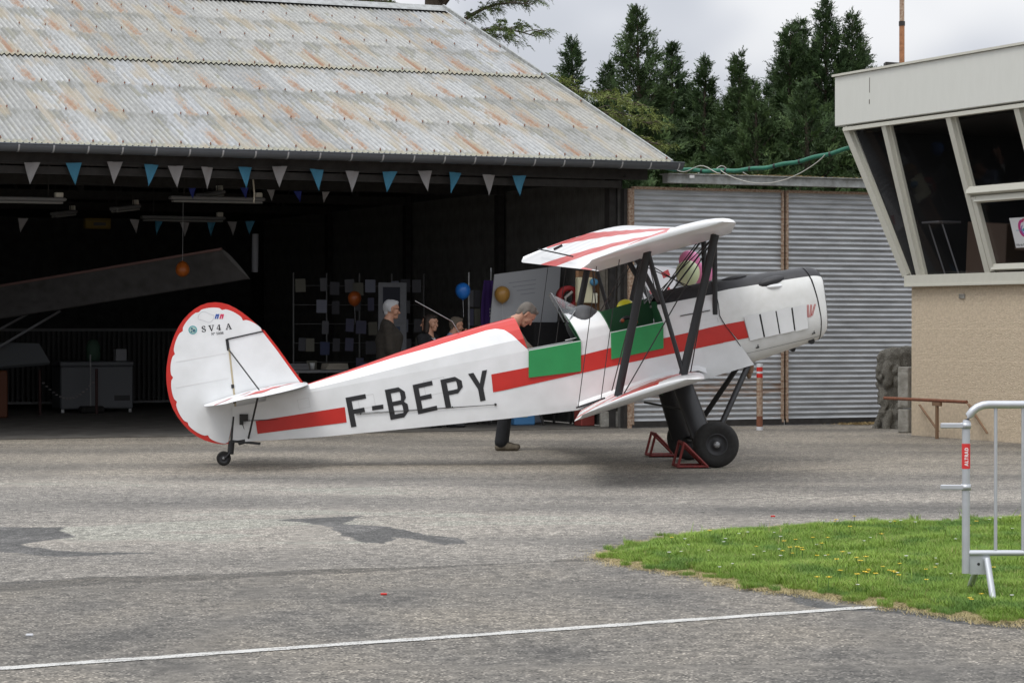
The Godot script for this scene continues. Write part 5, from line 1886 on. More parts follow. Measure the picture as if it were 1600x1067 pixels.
func conifer(at: Vector3, h: float, wide: float, label: String, s: int, sprays: Array, leaf: Material, tone: Color) -> void:
	var t := thing("cypress_tree", label, "tree", at, 0.0, "dark conifers behind the hangar doors")
	var r := RandomNumberGenerator.new()
	r.seed = s
	var st := mb()
	var pts := []
	var lx := r.randf_range(-0.25, 0.25)
	for i in 9: pts.append(Vector3(lx * i / 8.0, h * 0.985 * i / 8.0, 0))
	tube(st, pts, 0.22, 8, 0.012)
	var xs := [[], []]
	var cs := [[], []]
	var n := int(h * 38)
	for i in n:
		var f := pow((i + r.randf()) / n, 0.85)
		var y := h * (0.02 + 0.97 * f)
		var az := r.randf() * TAU
		var prof := wide * 2.0 * pow(1.0 - f, 0.64) * lerpf(1.0, 0.55, smoothstep(0.62, 0.96, f)) * (0.70 + 0.20 * sin(f * 17.0 + s) + r.randf_range(-0.25, 0.34)) + 0.05
		var lift := lerpf(0.0, 0.9, f) + r.randf_range(-0.2, 0.3)
		var dir := Vector3(cos(az), lift, sin(az)).normalized()
		var root := Vector3(lx * f, y - prof * 0.25, 0)
		var tip := root + dir * prof
		if f < 0.93 and i % 3 == 0: tube(st, [root, tip], 0.035 * (1 - f) + 0.012, 5, 0.008)
		var m := int(3 + prof * 5.0)
		for k in m:
			var g := lerpf(0.35, 1.0, (k + r.randf()) / m)
			var p := root.lerp(tip, g) + Vector3(r.randfn(), r.randfn(), r.randfn()) * 0.10 * prof * 0.6
			var look := (dir + Vector3(r.randfn(), r.randfn() + 0.25, r.randfn()) * 0.45).normalized()
			var up := Vector3.UP if absf(look.y) < 0.95 else Vector3.RIGHT
			var b := Basis.looking_at(look, up) * Basis(Vector3(0, 0, 1), r.randf() * TAU)
			var v := r.randi() % 2
			xs[v].append(Transform3D(b.scaled_local(Vector3.ONE * r.randf_range(0.55, 1.0) * lerpf(1.0, 0.5, f * f)), p))
			var c := tone * r.randf_range(0.7, 1.2)
			if g > 0.8 and r.randf() < 0.35: c = c.lerp(Color(0.085, 0.14, 0.035), 0.5)
			cs[v].append(c)
	obj("trunk", st, M.bark, t)
	for v in 2: many("crown", sprays[v], xs[v], leaf, t, cs[v])

func cedar(sprays: Array, leaf: Material) -> void:
	var t := thing("cedar_tree", "large cedar with drooping yellow-green boughs reaching out behind the hangar roof", "tree", Vector3(-1.9, 0, -62.0))
	var st := mb()
	tube(st, [Vector3.ZERO, Vector3(0.05, 6, 0), Vector3(0, 11, 0), Vector3(0.1, 15, 0)], 0.45, 10, 0.12)
	var r := RandomNumberGenerator.new()
	r.seed = 9
	var xs := []
	var cs := []
	# boughs: root height, tip offset, thickness of foliage
	var boughs := [[8.0, Vector3(2.45, 8.55, 2.2), 1.3], [8.3, Vector3(2.40, 9.45, 1.0), 1.1], [9.0, Vector3(1.5, 10.0, 1.2), 1.2], [9.2, Vector3(0.9, 9.9, 1.5), 1.4], [9.6, Vector3(-0.6, 10.0, 1.5), 1.3], [6.4, Vector3(5.35, 6.55, 1.0), 1.5], [6.9, Vector3(4.9, 6.95, 1.8), 1.2], [5.6, Vector3(5.55, 6.0, 1.8), 0.8], [7.2, Vector3(3.2, 7.55, 1.0), 0.55], [11, Vector3(2.2, 11.6, 1.0), 1.5], [11.5, Vector3(-2.6, 11.0, 1.0), 1.5], [9.0, Vector3(-3.2, 9.2, 0.5), 1.4], [7.0, Vector3(-4.0, 7.0, 0.5), 1.4], [12.5, Vector3(0.8, 12.4, 1.6), 1.5], [6.0, Vector3(3.6, 5.6, -1.8), 1.3], [8.0, Vector3(1.5, 8.0, -3.6), 1.3]]
	for b in boughs:
		var root := Vector3(0, b[0], 0)
		var tip: Vector3 = b[1]
		var line := []
		for i in 9:
			var f := i / 8.0
			line.append(root.lerp(tip, f) + Vector3(0, 0.35 * sin(PI * f) - 0.25 * f * f, 0))
		tube(st, line, 0.07, 6, 0.012)
		var side := (tip - root).cross(Vector3.UP).normalized()
		var reach := (tip - root).length()
		var twigs := int(9 + reach * 3.2)
		for w in twigs:
			var f := lerpf(0.22, 1.0, (w + r.randf()) / twigs)
			var i := mini(int(f * 8), 7)
			var p0: Vector3 = (line[i] as Vector3).lerp(line[i + 1], clampf(f * 8 - i, 0, 1))
			var sgn := 1.0 if r.randf() < 0.5 else -1.0
			var d := ((tip - root).normalized() * r.randf_range(0.5, 1.1) + side * sgn * r.randf_range(0.3, 1.0) + Vector3(0, r.randf_range(-0.25, 0.25), 0)).normalized()
			var l: float = b[2] * r.randf_range(0.45, 1.0) * (1.15 - 0.6 * f)
			tube(st, [p0, p0 + d * l * 0.5 + Vector3(0, 0.03, 0), p0 + d * l + Vector3(0, -0.12 * l, 0)], 0.014, 4, 0.005)
			for k in int(5 + l * 11):
				var g := r.randf_range(0.15, 1.05)
				var p := p0 + d * l * g + Vector3(0, -0.12 * l * g * g, 0) + Vector3(r.randfn(), r.randfn() * 0.6, r.randfn()) * 0.05
				var look := (d + Vector3(r.randfn() * 0.45, r.randf_range(-0.75, 0.15), r.randfn() * 0.45)).normalized()
				xs.append(Transform3D((Basis.looking_at(look, Vector3.UP) * Basis(Vector3(0, 0, 1), r.randf_range(-0.5, 0.5))).scaled_local(Vector3.ONE * r.randf_range(0.22, 0.42)), p))
				cs.append((Color(0.07, 0.11, 0.03) if b[0] > 7.5 else Color(0.13, 0.165, 0.04)).lerp(Color(0.20, 0.235, 0.06), r.randf() * (0.4 if b[0] > 7.5 else 1.0)) * r.randf_range(0.85, 1.35))
	obj("trunk", st, M.bark, t)
	many("crown", sprays[2], xs, leaf, t, cs)

func make_trees() -> void:
	M.bark = worn(mat(0.09, 0.07, 0.05, 0.95), M.grime, 1.0)
	var leaf := tinted()
	leaf.backlight_enabled = true
	leaf.backlight = Color(0.12, 0.15, 0.05)
	var sprays := [spray_mesh(1, 0.12), spray_mesh(2, 0.05), spray_mesh(3, 0.30)]
	# foot x, depth, height, half width: the row runs behind the sliding doors from the cedar to the tower
	var row := [[1.98, 46.0, 9.75, 1.15, "slender dark conifer at the left end of the row, just right of the roof"], [2.75, 47.0, 9.25, 1.2, "second conifer from the left, short and pale tipped"], [3.72, 44.5, 10.35, 1.75, "tall conifer with a needle-like top left of centre in the row"], [4.75, 46.5, 9.75, 1.35, "conifer close against the right of the tall needle-topped one"], [5.30, 45.0, 9.05, 1.1, "narrow conifer left of the gap of sky in the row"], [6.45, 44.5, 9.05, 1.25, "narrow conifer right of the gap of sky in the row"], [7.05, 47.0, 8.7, 1.3, "lower bushy conifer right of the gap of sky"], [7.75, 45.0, 9.95, 1.4, "conifer on the left shoulder of the tallest clump"], [8.45, 46.0, 10.35, 1.3, "conifer in the middle of the tallest clump"], [8.95, 45.0, 10.75, 1.6, "tallest conifer of the row, its tip at the top edge of the photo"], [9.75, 45.0, 10.3, 1.4, "conifer on the right shoulder of the tallest clump"], [10.75, 47.5, 9.7, 0.8, "thin sparse conifer right beside the mast"], [3.05, 42.5, 6.4, 1.5, "low dark conifer in front, under the cedar boughs"], [4.5, 42.0, 5.6, 1.7, "low bushy conifer in front of the row, above the hose's left end"], [6.6, 42.0, 7.6, 1.5, "rounded dark conifer in front, below the sky gap's right side"], [5.55, 42.5, 6.6, 1.5, "rounded dark conifer in front, below the sky gap's left side"], [8.0, 42.0, 7.9, 1.6, "broad dark conifer in front of the tallest clump"], [9.4, 42.0, 7.3, 1.7, "broad dark conifer just left of the tower fascia"], [7.3, 41.0, 5.4, 1.5, "lowest dark conifer above the middle of the green hose"], [10.6, 43.0, 7.6, 1.8, "dark conifer partly hidden behind the tower fascia"]]
	row.append_array([[2.4, 49.0, 8.3, 1.3, "dim conifer behind the two leftmost ones of the row"], [4.2, 49.0, 8.9, 1.5, "dim conifer filling in behind the tall needle-topped one"], [5.9, 49.5, 7.2, 1.3, "short dim conifer deep in the gap of sky"], [6.8, 49.0, 8.0, 1.4, "dim conifer behind the narrow one right of the gap"], [8.1, 49.0, 9.4, 1.6, "dim conifer behind the tallest clump, on its left"], [9.4, 49.0, 9.8, 1.6, "dim conifer behind the tallest clump, on its right"], [10.3, 49.0, 9.0, 1.4, "dim conifer just left of the mast"], [4.75, 49.5, 8.9, 1.5, "dim conifer in the back row, right of the needle-topped one"], [5.5, 48.5, 8.7, 1.3, "dim conifer in the back row, just left of the gap of sky"], [6.4, 50.0, 8.2, 1.3, "dim conifer in the back row closing the foot of the gap of sky"], [7.15, 50.0, 8.9, 1.4, "dim conifer in the back row below the left shoulder of the tallest clump"], [3.0, 50.0, 8.7, 1.5, "dim conifer in the back row above the cedar boughs"], [3.6, 41.0, 5.0, 1.5, "lowest conifer just above the right end of the hangar gutter"]])
	var k := 0
	for q in row:
		var tone := Color(0.034, 0.070, 0.019).lerp(Color(0.046, 0.084, 0.023), float(k % 3) / 2.0)
		conifer(Vector3(q[0], 0, -q[1] * 1.596), q[2], q[3], q[4], 60 + k, sprays, leaf, tone)
		k += 1
	cedar(sprays, leaf)
	# wooded ground rising far behind, so that no bare horizon shows
	var st := mb()
	var rows := []
	var n := noise(0.01, 3, FastNoiseLite.TYPE_SIMPLEX_SMOOTH, 91)
	for i in 9:
		var r2 := []
		for j in 61:
			var x := lerpf(-300, 300, j / 60.0)
			r2.append(Vector3(x, (0.0 if i == 0 else 3.0 + i * 0.4) * (1.0 + 0.5 * n.get_noise_2d(x, i * 20)) - 0.1, -160 - i * 30))
		rows.append(r2)
	grid(st, rows, false, 1)
	tag(obj("hills", st, worn(mat(0.05, 0.075, 0.03, 0.95), M.grime, 0.05)), "low wooded rise far behind the airfield", "", "", "structure")

# ---------------------------------------------------------------- crowd barrier
func make_barrier() -> void:
	var t := thing("crowd_barrier", "galvanised steel crowd barrier standing on the lawn at the right edge", "barrier", Vector3(2.45, 0, -13.62))
	var x1 := 2.1
	var pts := [Vector3(0, 0.155, 0), Vector3(0, 0.94, 0)]
	for i in 7:
		var a := PI / 2 * i / 6.0
		pts.append(Vector3(0.12 - 0.12 * cos(a), 0.945 + 0.12 * sin(a), 0))
	for i in 7:
		var a := PI / 2 * i / 6.0
		pts.append(Vector3(x1 - 0.12 + 0.12 * sin(a), 0.945 + 0.12 * cos(a), 0))
	pts.append(Vector3(x1, 0.155, 0))
	var st := mb()
	tube(st, pts, 0.0215, 14)
	obj("frame", st, M.galv, t)
	st = mb()
	tube(st, [Vector3(0.015, 0.265, 0), Vector3(x1 - 0.015, 0.265, 0)], 0.0165, 10)
	obj("bottom_rail", st, M.galv, t)
	for k in 13:
		st = mb()
		tube(st, [Vector3(0.160 + k * 0.148, 0.275, 0), Vector3(0.160 + k * 0.148, 1.05, 0)], 0.0095, 8)
		obj("upright", st, M.galv, t)
	for x in [0.075, x1 - 0.075]:
		st = mb()
		box(st, Vector3(x, 0.20, 0), Vector3(0.11, 0.10, 0.006))
		obj("foot_plate", st, M.galv, t)
		st = mb()
		tube(st, [Vector3(x + 0.035, 0.235, 0.02), Vector3(x + 0.05, 0.0, 0.14)], 0.0185, 10)
		obj("leg", st, M.galv, t)
		st = mb()
		tube(st, [Vector3(x + 0.01, 0.235, -0.02), Vector3(x + 0.02, 0.0, -0.46)], 0.0185, 10)
		obj("leg", st, M.galv, t)
	st = mb()
	tube(st, [Vector3(0.068, 0.205, 0.003), Vector3(0.068, 0.205, 0.005)], 0.008, 10)
	obj("bolt_hole", st, M.letter, t)
	for y in [0.952, 0.62]:
		st = mb()
		lathe(st, [[0.0222, -0.016], [0.027, -0.016], [0.027, 0.016], [0.0222, 0.016]], Vector3(0, y, 0), Basis(), 14)
		bevel_box(st, Vector3(-0.075, y, 0.012), Vector3(0.13, 0.028, 0.012), 0.004)
		obj("hook", st, M.galv, t)
	st = mb()
	tube(st, [Vector3(0, 0.72, 0), Vector3(0, 0.855, 0)], 0.0228, 16)
	var lab := obj("label_sleeve", st, mat(0.62, 0.03, 0.03, 0.45), t)
	var tm := TextMesh.new()
	tm.text = "ALTRAD"
	tm.font_size = 64
	tm.pixel_size = 0.00042
	tm.depth = 0.002
	var sans := SystemFont.new()
	sans.font_names = PackedStringArray(["Droid Sans"])
	sans.font_weight = 700
	tm.font = sans
	var o := put("lettering", tm, mat(0.8, 0.8, 0.8), lab)
	o.transform = Transform3D(Basis(Vector3(0, 0, 1), PI / 2), Vector3(-0.001, 0.785, 0.0222))

# ---------------------------------------------------------------- smooth bodies: tapered capsules joined by a smooth minimum, meshed as surface nets
func flesh(prims: Array, cell: float, k: float, rough := 0.0) -> ArrayMesh:
	var lo := Vector3.ONE * 1e9
	var hi := -lo
	for p in prims:
		var r: float = maxf(p[2], p[3]) + k + cell * 2
		for v in [p[0], p[1]]:
			lo = lo.min(v - Vector3.ONE * r)
			hi = hi.max(v + Vector3.ONE * r)
	var nx := int((hi.x - lo.x) / cell) + 2
	var ny := int((hi.y - lo.y) / cell) + 2
	var nz := int((hi.z - lo.z) / cell) + 2
	var f := PackedFloat32Array()
	f.resize(nx * ny * nz)
	f.fill(9.0)
	for p in prims:
		var a: Vector3 = p[0]
		var b: Vector3 = p[1]
		var ra: float = p[2]
		var rb: float = p[3]
		var r := maxf(ra, rb) + k + cell * 2
		var l0 := ((a.min(b) - Vector3.ONE * r - lo) / cell).max(Vector3.ZERO)
		var l1 := (a.max(b) + Vector3.ONE * r - lo) / cell
		var ab := b - a
		var inv := 1.0 / maxf(ab.length_squared(), 1e-9)
		for z in range(int(l0.z), mini(int(l1.z) + 1, nz)):
			for y in range(int(l0.y), mini(int(l1.y) + 1, ny)):
				var at := (z * ny + y) * nx
				for x in range(int(l0.x), mini(int(l1.x) + 1, nx)):
					var q := lo + Vector3(x, y, z) * cell - a
					var t := clampf(q.dot(ab) * inv, 0.0, 1.0)
					var d := (q - ab * t).length() - lerpf(ra, rb, t)
					var o := f[at + x]
					var h := maxf(k - absf(d - o), 0.0) / k
					f[at + x] = minf(d, o) - h * h * k * 0.25
	if rough > 0.0:
		var n := noise(9.0, 3, FastNoiseLite.TYPE_SIMPLEX_SMOOTH, 61)
		for z in nz:
			for y in ny:
				for x in nx:
					f[(z * ny + y) * nx + x] += rough * n.get_noise_3d(lo.x + x * cell, (lo.y + y * cell) * 0.5, lo.z + z * cell)
	var id := PackedInt32Array()
	id.resize(nx * ny * nz)
	id.fill(-1)
	var vs := PackedVector3Array()
	var offs := []
	for c in 8: offs.append(((c >> 2) * ny + ((c >> 1) & 1)) * nx + (c & 1))
	for z in nz - 1:
		for y in ny - 1:
			for x in nx - 1:
				var at := (z * ny + y) * nx + x
				if f[at] > cell * 4 or f[at] < -cell * 4: continue
				var neg := 0
				for c in 8:
					if f[at + offs[c]] < 0: neg += 1
				if neg == 0 or neg == 8: continue
				var sum := Vector3.ZERO
				var cnt := 0
				for e in [[0, 1], [2, 3], [4, 5], [6, 7], [0, 2], [1, 3], [4, 6], [5, 7], [0, 4], [1, 5], [2, 6], [3, 7]]:
					var a := f[at + offs[e[0]]]
					var b := f[at + offs[e[1]]]
					if (a < 0) == (b < 0): continue
					var t := a / (a - b)
					var pa := Vector3(e[0] & 1, (e[0] >> 1) & 1, e[0] >> 2)
					var pb := Vector3(e[1] & 1, (e[1] >> 1) & 1, e[1] >> 2)
					sum += pa.lerp(pb, t)
					cnt += 1
				id[at] = vs.size()
				vs.append(lo + (Vector3(x, y, z) + sum / cnt) * cell)
	var ix := PackedInt32Array()
	var steps := [1, nx, nx * ny]
	for z in range(1, nz - 1):
		for y in range(1, ny - 1):
			for x in range(1, nx - 1):
				var at := (z * ny + y) * nx + x
				for ax in 3:
					var a := f[at]
					var b := f[at + steps[ax]]
					if (a < 0) == (b < 0): continue
					var u: int = steps[(ax + 1) % 3]
					var v: int = steps[(ax + 2) % 3]
					var q := [id[at], id[at - u], id[at - u - v], id[at - v]]
					if q.min() < 0: continue
					if a >= 0: q.reverse()
					for m in [0, 1, 2, 0, 2, 3]: ix.append(q[m])
	var st := SurfaceTool.new()
	st.begin(Mesh.PRIMITIVE_TRIANGLES)
	st.set_smooth_group(0)
	for v in vs:
		st.set_uv(Vector2(v.x, v.y))
		st.add_vertex(v)
	for i in ix: st.add_index(i)
	st.generate_normals()
	return st.commit()

func make_person(label: String, at: Vector3, turn: float, q: Dictionary) -> void:
	var t := thing("person", label, "person", at, turn, "")
	var s: float = q.get("tall", 1.75) / 1.75
	var w: float = q.get("wide", 1.0)
	t.scale = Vector3.ONE * s
	var lean := Basis(Vector3(0, 0, 1), -float(q.get("lean", 0.0)))
	var nod := Basis(Vector3(0, 0, 1), -float(q.get("lean", 0.0)) - float(q.get("nod", 0.0)))
	var hip := Vector3(0, 0.93, 0) - Vector3(0.25, 0, 0) * sin(float(q.get("lean", 0.0))) * 0.5
	var chest := hip + lean * Vector3(0.015, 0.30, 0)
	var neck := hip + lean * Vector3(0.0, 0.535, 0)
	var skull := neck + nod * Vector3(0.035, 0.155, 0)
	var hd := func(v: Vector3) -> Vector3: return skull + nod * v
	var skin := [[hip, chest, 0.125 * w, 0.125 * w], [chest, neck, 0.12, 0.06], [neck - lean * Vector3(0, 0.05, 0), hd.call(Vector3(-0.02, -0.07, 0)), 0.058, 0.055]]
	var cloth := [[hip + lean * Vector3(0, -0.02, 0.06), chest + lean * Vector3(0, 0, 0.06), 0.125 * w, 0.135 * w], [hip + lean * Vector3(0, -0.02, -0.06), chest + lean * Vector3(0, 0, -0.06), 0.125 * w, 0.135 * w], [chest, neck - lean * Vector3(0.01, 0.09, 0), 0.15 * w, 0.085], [neck - lean * Vector3(0.02, 0.09, -0.16), neck - lean * Vector3(0.02, 0.09, 0.16), 0.068, 0.068], [neck - lean * Vector3(0.015, 0.06, 0), neck - lean * Vector3(0.015, 0.025, 0), 0.078, 0.07]]
	var trou := [[hip + Vector3(0, 0.03, 0.05), hip + Vector3(0, 0.03, -0.05), 0.125 * w, 0.125 * w]]
	var shoes := []
	var hands := []
	for side in [1.0, -1.0]:
		var stepx: float = q.get("stride", 0.0) * side
		var knee := Vector3(0.03 + stepx * 0.5, 0.50, side * 0.095)
		var ank := Vector3(stepx - 0.02, 0.085, side * 0.10)
		var hj := hip + Vector3(0, -0.02, side * 0.085)
		skin.append_array([[hj, knee, 0.085, 0.055], [knee, ank, 0.052, 0.038]])
		trou.append_array([[hj, knee, 0.105, 0.078], [knee, ank + Vector3(0, 0.01, 0), 0.076, 0.072]])
		shoes.append_array([[ank + Vector3(-0.03, -0.045, 0), ank + Vector3(0.09, -0.045, 0.01 * side), 0.042, 0.043], [ank + Vector3(0.08, -0.05, 0.01 * side), ank + Vector3(0.17, -0.052, 0.015 * side), 0.040, 0.034], [ank + Vector3(0, 0.0, 0), ank + Vector3(0.05, -0.03, 0), 0.045, 0.042]])
		var sh := neck - lean * Vector3(0.02, 0.085, 0) + Vector3(0, 0, side * 0.185)
		var arm: Array = q.get("arms", [[Vector3(0.02, -0.29, 0.05), Vector3(0.10, -0.53, 0.03)], [Vector3(0.02, -0.29, 0.05), Vector3(0.10, -0.53, 0.03)]])[0 if side > 0 else 1]
		var el := sh + Vector3(arm[0].x, arm[0].y, arm[0].z * side)
		var wr := sh + Vector3(arm[1].x, arm[1].y, arm[1].z * side)
		skin.append_array([[sh, el, 0.05, 0.038], [el, wr, 0.038, 0.027]])
		cloth.append_array([[sh, el, 0.066, 0.055], [el, el.lerp(wr, 0.93), 0.054, 0.043]])
		var dir := (wr - el).normalized()
		var across := dir.cross(Vector3(0, 0, side)).normalized()
		var palm := wr + dir * 0.055
		hands.append_array([[wr, palm, 0.026, 0.030]])
		for k in 4:
			var b := palm + across * (k - 1.5) * 0.021 + dir * 0.015
			var l: float = [0.066, 0.076, 0.070, 0.055][k]
			var inward := Vector3(0, 0, -side)
			var m := b + dir * l * 0.5 + inward * 0.008
			hands.append_array([[b, m, 0.0095, 0.009], [m, m + dir * l * 0.4 + inward * 0.022, 0.009, 0.0075]])
		var tb := wr + dir * 0.03 + across * 0.028
		hands.append_array([[tb, tb + dir * 0.035 + across * 0.025, 0.011, 0.010], [tb + dir * 0.035 + across * 0.025, tb + dir * 0.065 + across * 0.022, 0.010, 0.008]])
	var face := [[hd.call(Vector3(-0.025, 0.03, 0)), hd.call(Vector3(0.005, 0.035, 0)), 0.088, 0.084], [hd.call(Vector3(0.03, -0.02, 0)), hd.call(Vector3(0.052, -0.085, 0)), 0.062, 0.036], [hd.call(Vector3(0.07, -0.09, 0)), hd.call(Vector3(0.074, -0.095, 0)), 0.022, 0.018], [hd.call(Vector3(0.082, 0.012, 0)), hd.call(Vector3(0.108, -0.034, 0)), 0.009, 0.014],
		[hd.call(Vector3(0.078, 0.035, 0.04)), hd.call(Vector3(0.078, 0.035, -0.04)), 0.012, 0.012], [hd.call(Vector3(0.083, -0.062, 0.018)), hd.call(Vector3(0.083, -0.062, -0.018)), 0.010, 0.010], [hd.call(Vector3(-0.02, -0.04, 0)), neck - nod * Vector3(0.0, 0.01, 0), 0.055, 0.055]]
	for side in [1.0, -1.0]:
		face.append([hd.call(Vector3(-0.012, 0.02, side * 0.082)), hd.call(Vector3(-0.008, -0.028, side * 0.080)), 0.016, 0.010])
		face.append([hd.call(Vector3(0.06, -0.02, side * 0.042)), hd.call(Vector3(0.05, -0.04, side * 0.045)), 0.026, 0.024])
	var st := SurfaceTool.new()
	st.append_from(flesh(skin, 0.016, 0.04), 0, Transform3D())
	st.append_from(flesh(face, 0.006, 0.018), 0, Transform3D())
	st.append_from(flesh(hands, 0.006, 0.008), 0, Transform3D())
	put("body", st.commit(), q.get("skin", M.skin), t)
	put("jacket", flesh(cloth, 0.016, 0.05), q.jacket, t)
	put("trousers", flesh(trou, 0.016, 0.04), q.trousers, t)
	put("shoes", flesh(shoes, 0.009, 0.02), q.get("shoes", M.letter), t)
	var hair := [[hd.call(Vector3(-0.036, 0.042, 0)), hd.call(Vector3(-0.004, 0.052, 0)), 0.092, 0.084], [hd.call(Vector3(-0.065, -0.005, 0)), hd.call(Vector3(-0.06, -0.045, 0)), 0.055, 0.045], [hd.call(Vector3(0.055, 0.105, 0.03)), hd.call(Vector3(0.055, 0.105, -0.03)), 0.022, 0.022]]
	for side in [1.0, -1.0]: hair.append([hd.call(Vector3(-0.035, 0.03, side * 0.07)), hd.call(Vector3(-0.035, -0.02, side * 0.072)), 0.026, 0.016])
	if q.get("long_hair", false):
		for side in [1.0, -1.0]: hair.append([hd.call(Vector3(-0.03, 0.04, side * 0.065)), hd.call(Vector3(-0.03, -0.13, side * 0.075)), 0.04, 0.036])
		hair.append([hd.call(Vector3(-0.08, 0.02, 0)), hd.call(Vector3(-0.085, -0.13, 0)), 0.06, 0.05])
	put("hair", flesh(hair, 0.007, 0.02, 0.004), q.hair, t)
	st = mb()
	for side in [1.0, -1.0]: ball(st, hd.call(Vector3(0.082, 0.014, side * 0.032)), Vector3(0.008, 0.008, 0.011), 8)
	obj("eyes", st, M.letter, t)
	if q.get("glasses", false):
		st = mb()
		for side in [1.0, -1.0]:
			var ring := []
			for i in 13:
				var a := TAU * i / 12
				ring.append(hd.call(Vector3(0.100, 0.012 + sin(a) * 0.019, side * 0.034 + cos(a) * 0.023)))
			tube(st, ring, 0.0025, 5)
			tube(st, [hd.call(Vector3(0.100, 0.018, side * 0.057)), hd.call(Vector3(-0.005, 0.020, side * 0.089))], 0.0025, 5)
		obj("glasses", st, M.letter, t)
	if q.has("shirt"):
		st = mb()
		var a := neck + lean * Vector3(0.075, -0.07, 0.05)
		var b := neck + lean * Vector3(0.075, -0.07, -0.05)
		var c := chest + lean * Vector3(0.165, 0.04, 0)
		tri(st, a, b, c)
		tri(st, a + Vector3(-0.02, 0, 0), c + Vector3(-0.02, 0, 0), b + Vector3(-0.02, 0, 0))
		obj("shirt_front", st, q.shirt, t)
	if q.has("paper"):
		st = mb()
		box(st, q.paper, Vector3(0.21, 0.005, 0.29), Basis(Vector3(0, 0, 1), 0.6))
		obj("held_paper", st, M.paper, t)

func make_people() -> void:
	var grey := mat(0.26, 0.26, 0.27, 0.8)
	var brown := mat(0.025, 0.016, 0.012, 0.7)
	var shoe := worn(mat(0.15, 0.125, 0.09, 0.8), M.grime, 4.0)
	make_person("grey haired man in an olive jacket bending over just behind the biplane's rear cockpit", Vector3(-0.10, 0, -29.95), 0.12, {"tall": 1.86, "lean": 0.28, "nod": 0.62, "hair": mat(0.13, 0.115, 0.10, 0.8), "jacket": worn(mat(0.17, 0.14, 0.11, 0.9), M.grime, 3.0), "trousers": worn(mat(0.012, 0.013, 0.016, 0.9), M.grime, 3.0), "shoes": shoe, "stride": -0.02, "arms": [[Vector3(0.16, -0.24, 0.04), Vector3(0.38, -0.34, -0.02)], [Vector3(0.16, -0.24, 0.04), Vector3(0.38, -0.34, -0.02)]]})
	make_person("white haired man in glasses and dark jacket standing in the hangar", hangar_at(-3.27, 0.006, 1.2), 0.15, {"tall": 1.84, "wide": 1.25, "hair": mat(0.42, 0.42, 0.43, 0.85), "jacket": worn(mat(0.045, 0.038, 0.03, 0.95), M.grime, 3.0), "trousers": mat(0.02, 0.02, 0.022, 0.9), "glasses": true, "nod": 0.12})
	make_person("dark haired woman in a black jacket over a white blouse inside the hangar", hangar_at(-2.64, 0.006, 1.2), -0.55, {"tall": 1.63, "hair": brown, "long_hair": true, "jacket": mat(0.010, 0.010, 0.012, 0.9), "trousers": mat(0.012, 0.012, 0.015, 0.9), "shirt": M.paper, "nod": 0.1, "paper": Vector3(0.28, 1.02, 0.05), "arms": [[Vector3(0.06, -0.27, 0.04), Vector3(0.28, -0.36, -0.06)], [Vector3(0.06, -0.27, 0.04), Vector3(0.28, -0.36, -0.06)]]})
	make_person("woman with brown hair half hidden between the two others in the hangar", hangar_at(-2.40, 0.006, 1.75), 3.3, {"tall": 1.62, "hair": brown, "long_hair": true, "jacket": mat(0.012, 0.012, 0.014, 0.9), "trousers": mat(0.012, 0.012, 0.015, 0.9)})
	make_person("person in a pale blue shirt with a hand raised to the face, inside the hangar", hangar_at(-2.27, 0.006, 1.2), 0.25, {"tall": 1.60, "hair": mat(0.10, 0.08, 0.06, 0.85), "jacket": worn(mat(0.22, 0.27, 0.40, 0.9), M.dirt, 3.0), "trousers": mat(0.05, 0.05, 0.06, 0.9), "nod": 0.2, "arms": [[Vector3(0.14, -0.24, 0.03), Vector3(0.22, 0.05, -0.10)], [Vector3(0.02, -0.28, 0.05), Vector3(0.12, -0.5, 0.03)]]})

# ---------------------------------------------------------------- what stands and hangs in the hangar
func bunting(called_label: String, from: Vector3, to: Vector3, flags: Array, size: float) -> void:
	var t := thing("bunting", called_label, "bunting", hangar_at(from.x, from.y, from.z), HA)
	var d := Vector3(to.x - from.x, to.y - from.y, -(to.z - from.z))
	var st := mb()
	var pts := []
	for i in 33:
		var f := i / 32.0
		pts.append(d * f - Vector3(0, 0.04 * absf(sin(PI * f * 4)), 0))
	tube(st, pts, 0.003, 4)
	obj("string", st, M.wire, t)
	var cols := {"w": mat(0.27, 0.26, 0.26, 0.8), "b": mat(0.04, 0.19, 0.30, 0.7), "d": mat(0.01, 0.025, 0.20, 0.7)}
	for q in flags:
		var f: float = (q[0] - from.x) / (to.x - from.x)
		var i := clampi(int(f * 32), 0, 31)
		var p: Vector3 = (pts[i] as Vector3).lerp(pts[i + 1], f * 32 - i)
		st = mb()
		var sw := rng.randf_range(-0.25, 0.25)
		var tw := rng.randf_range(-0.5, 0.5)
		var a := p + Vector3(-0.5 * cos(tw), 0, 0.5 * sin(tw)) * 0.21 * size
		var b := p + Vector3(0.5 * cos(tw), 0, -0.5 * sin(tw)) * 0.21 * size
		var c := p + Vector3(sw * 0.22, -0.29, rng.randf_range(-0.06, 0.06)) * size
		var rows := []
		for r in 7:
			var g := r / 6.0
			var row := []
			for k in 5: row.append(a.lerp(c, g).lerp(b.lerp(c, g), k / 4.0) + Vector3(0, 0, 0.012 * sin(k * 1.6 + g * 4 + q[0] * 9)))
			rows.append(row)
		grid(st, rows, false, 1)
		obj("pennant", st, cols[q[1]], t)

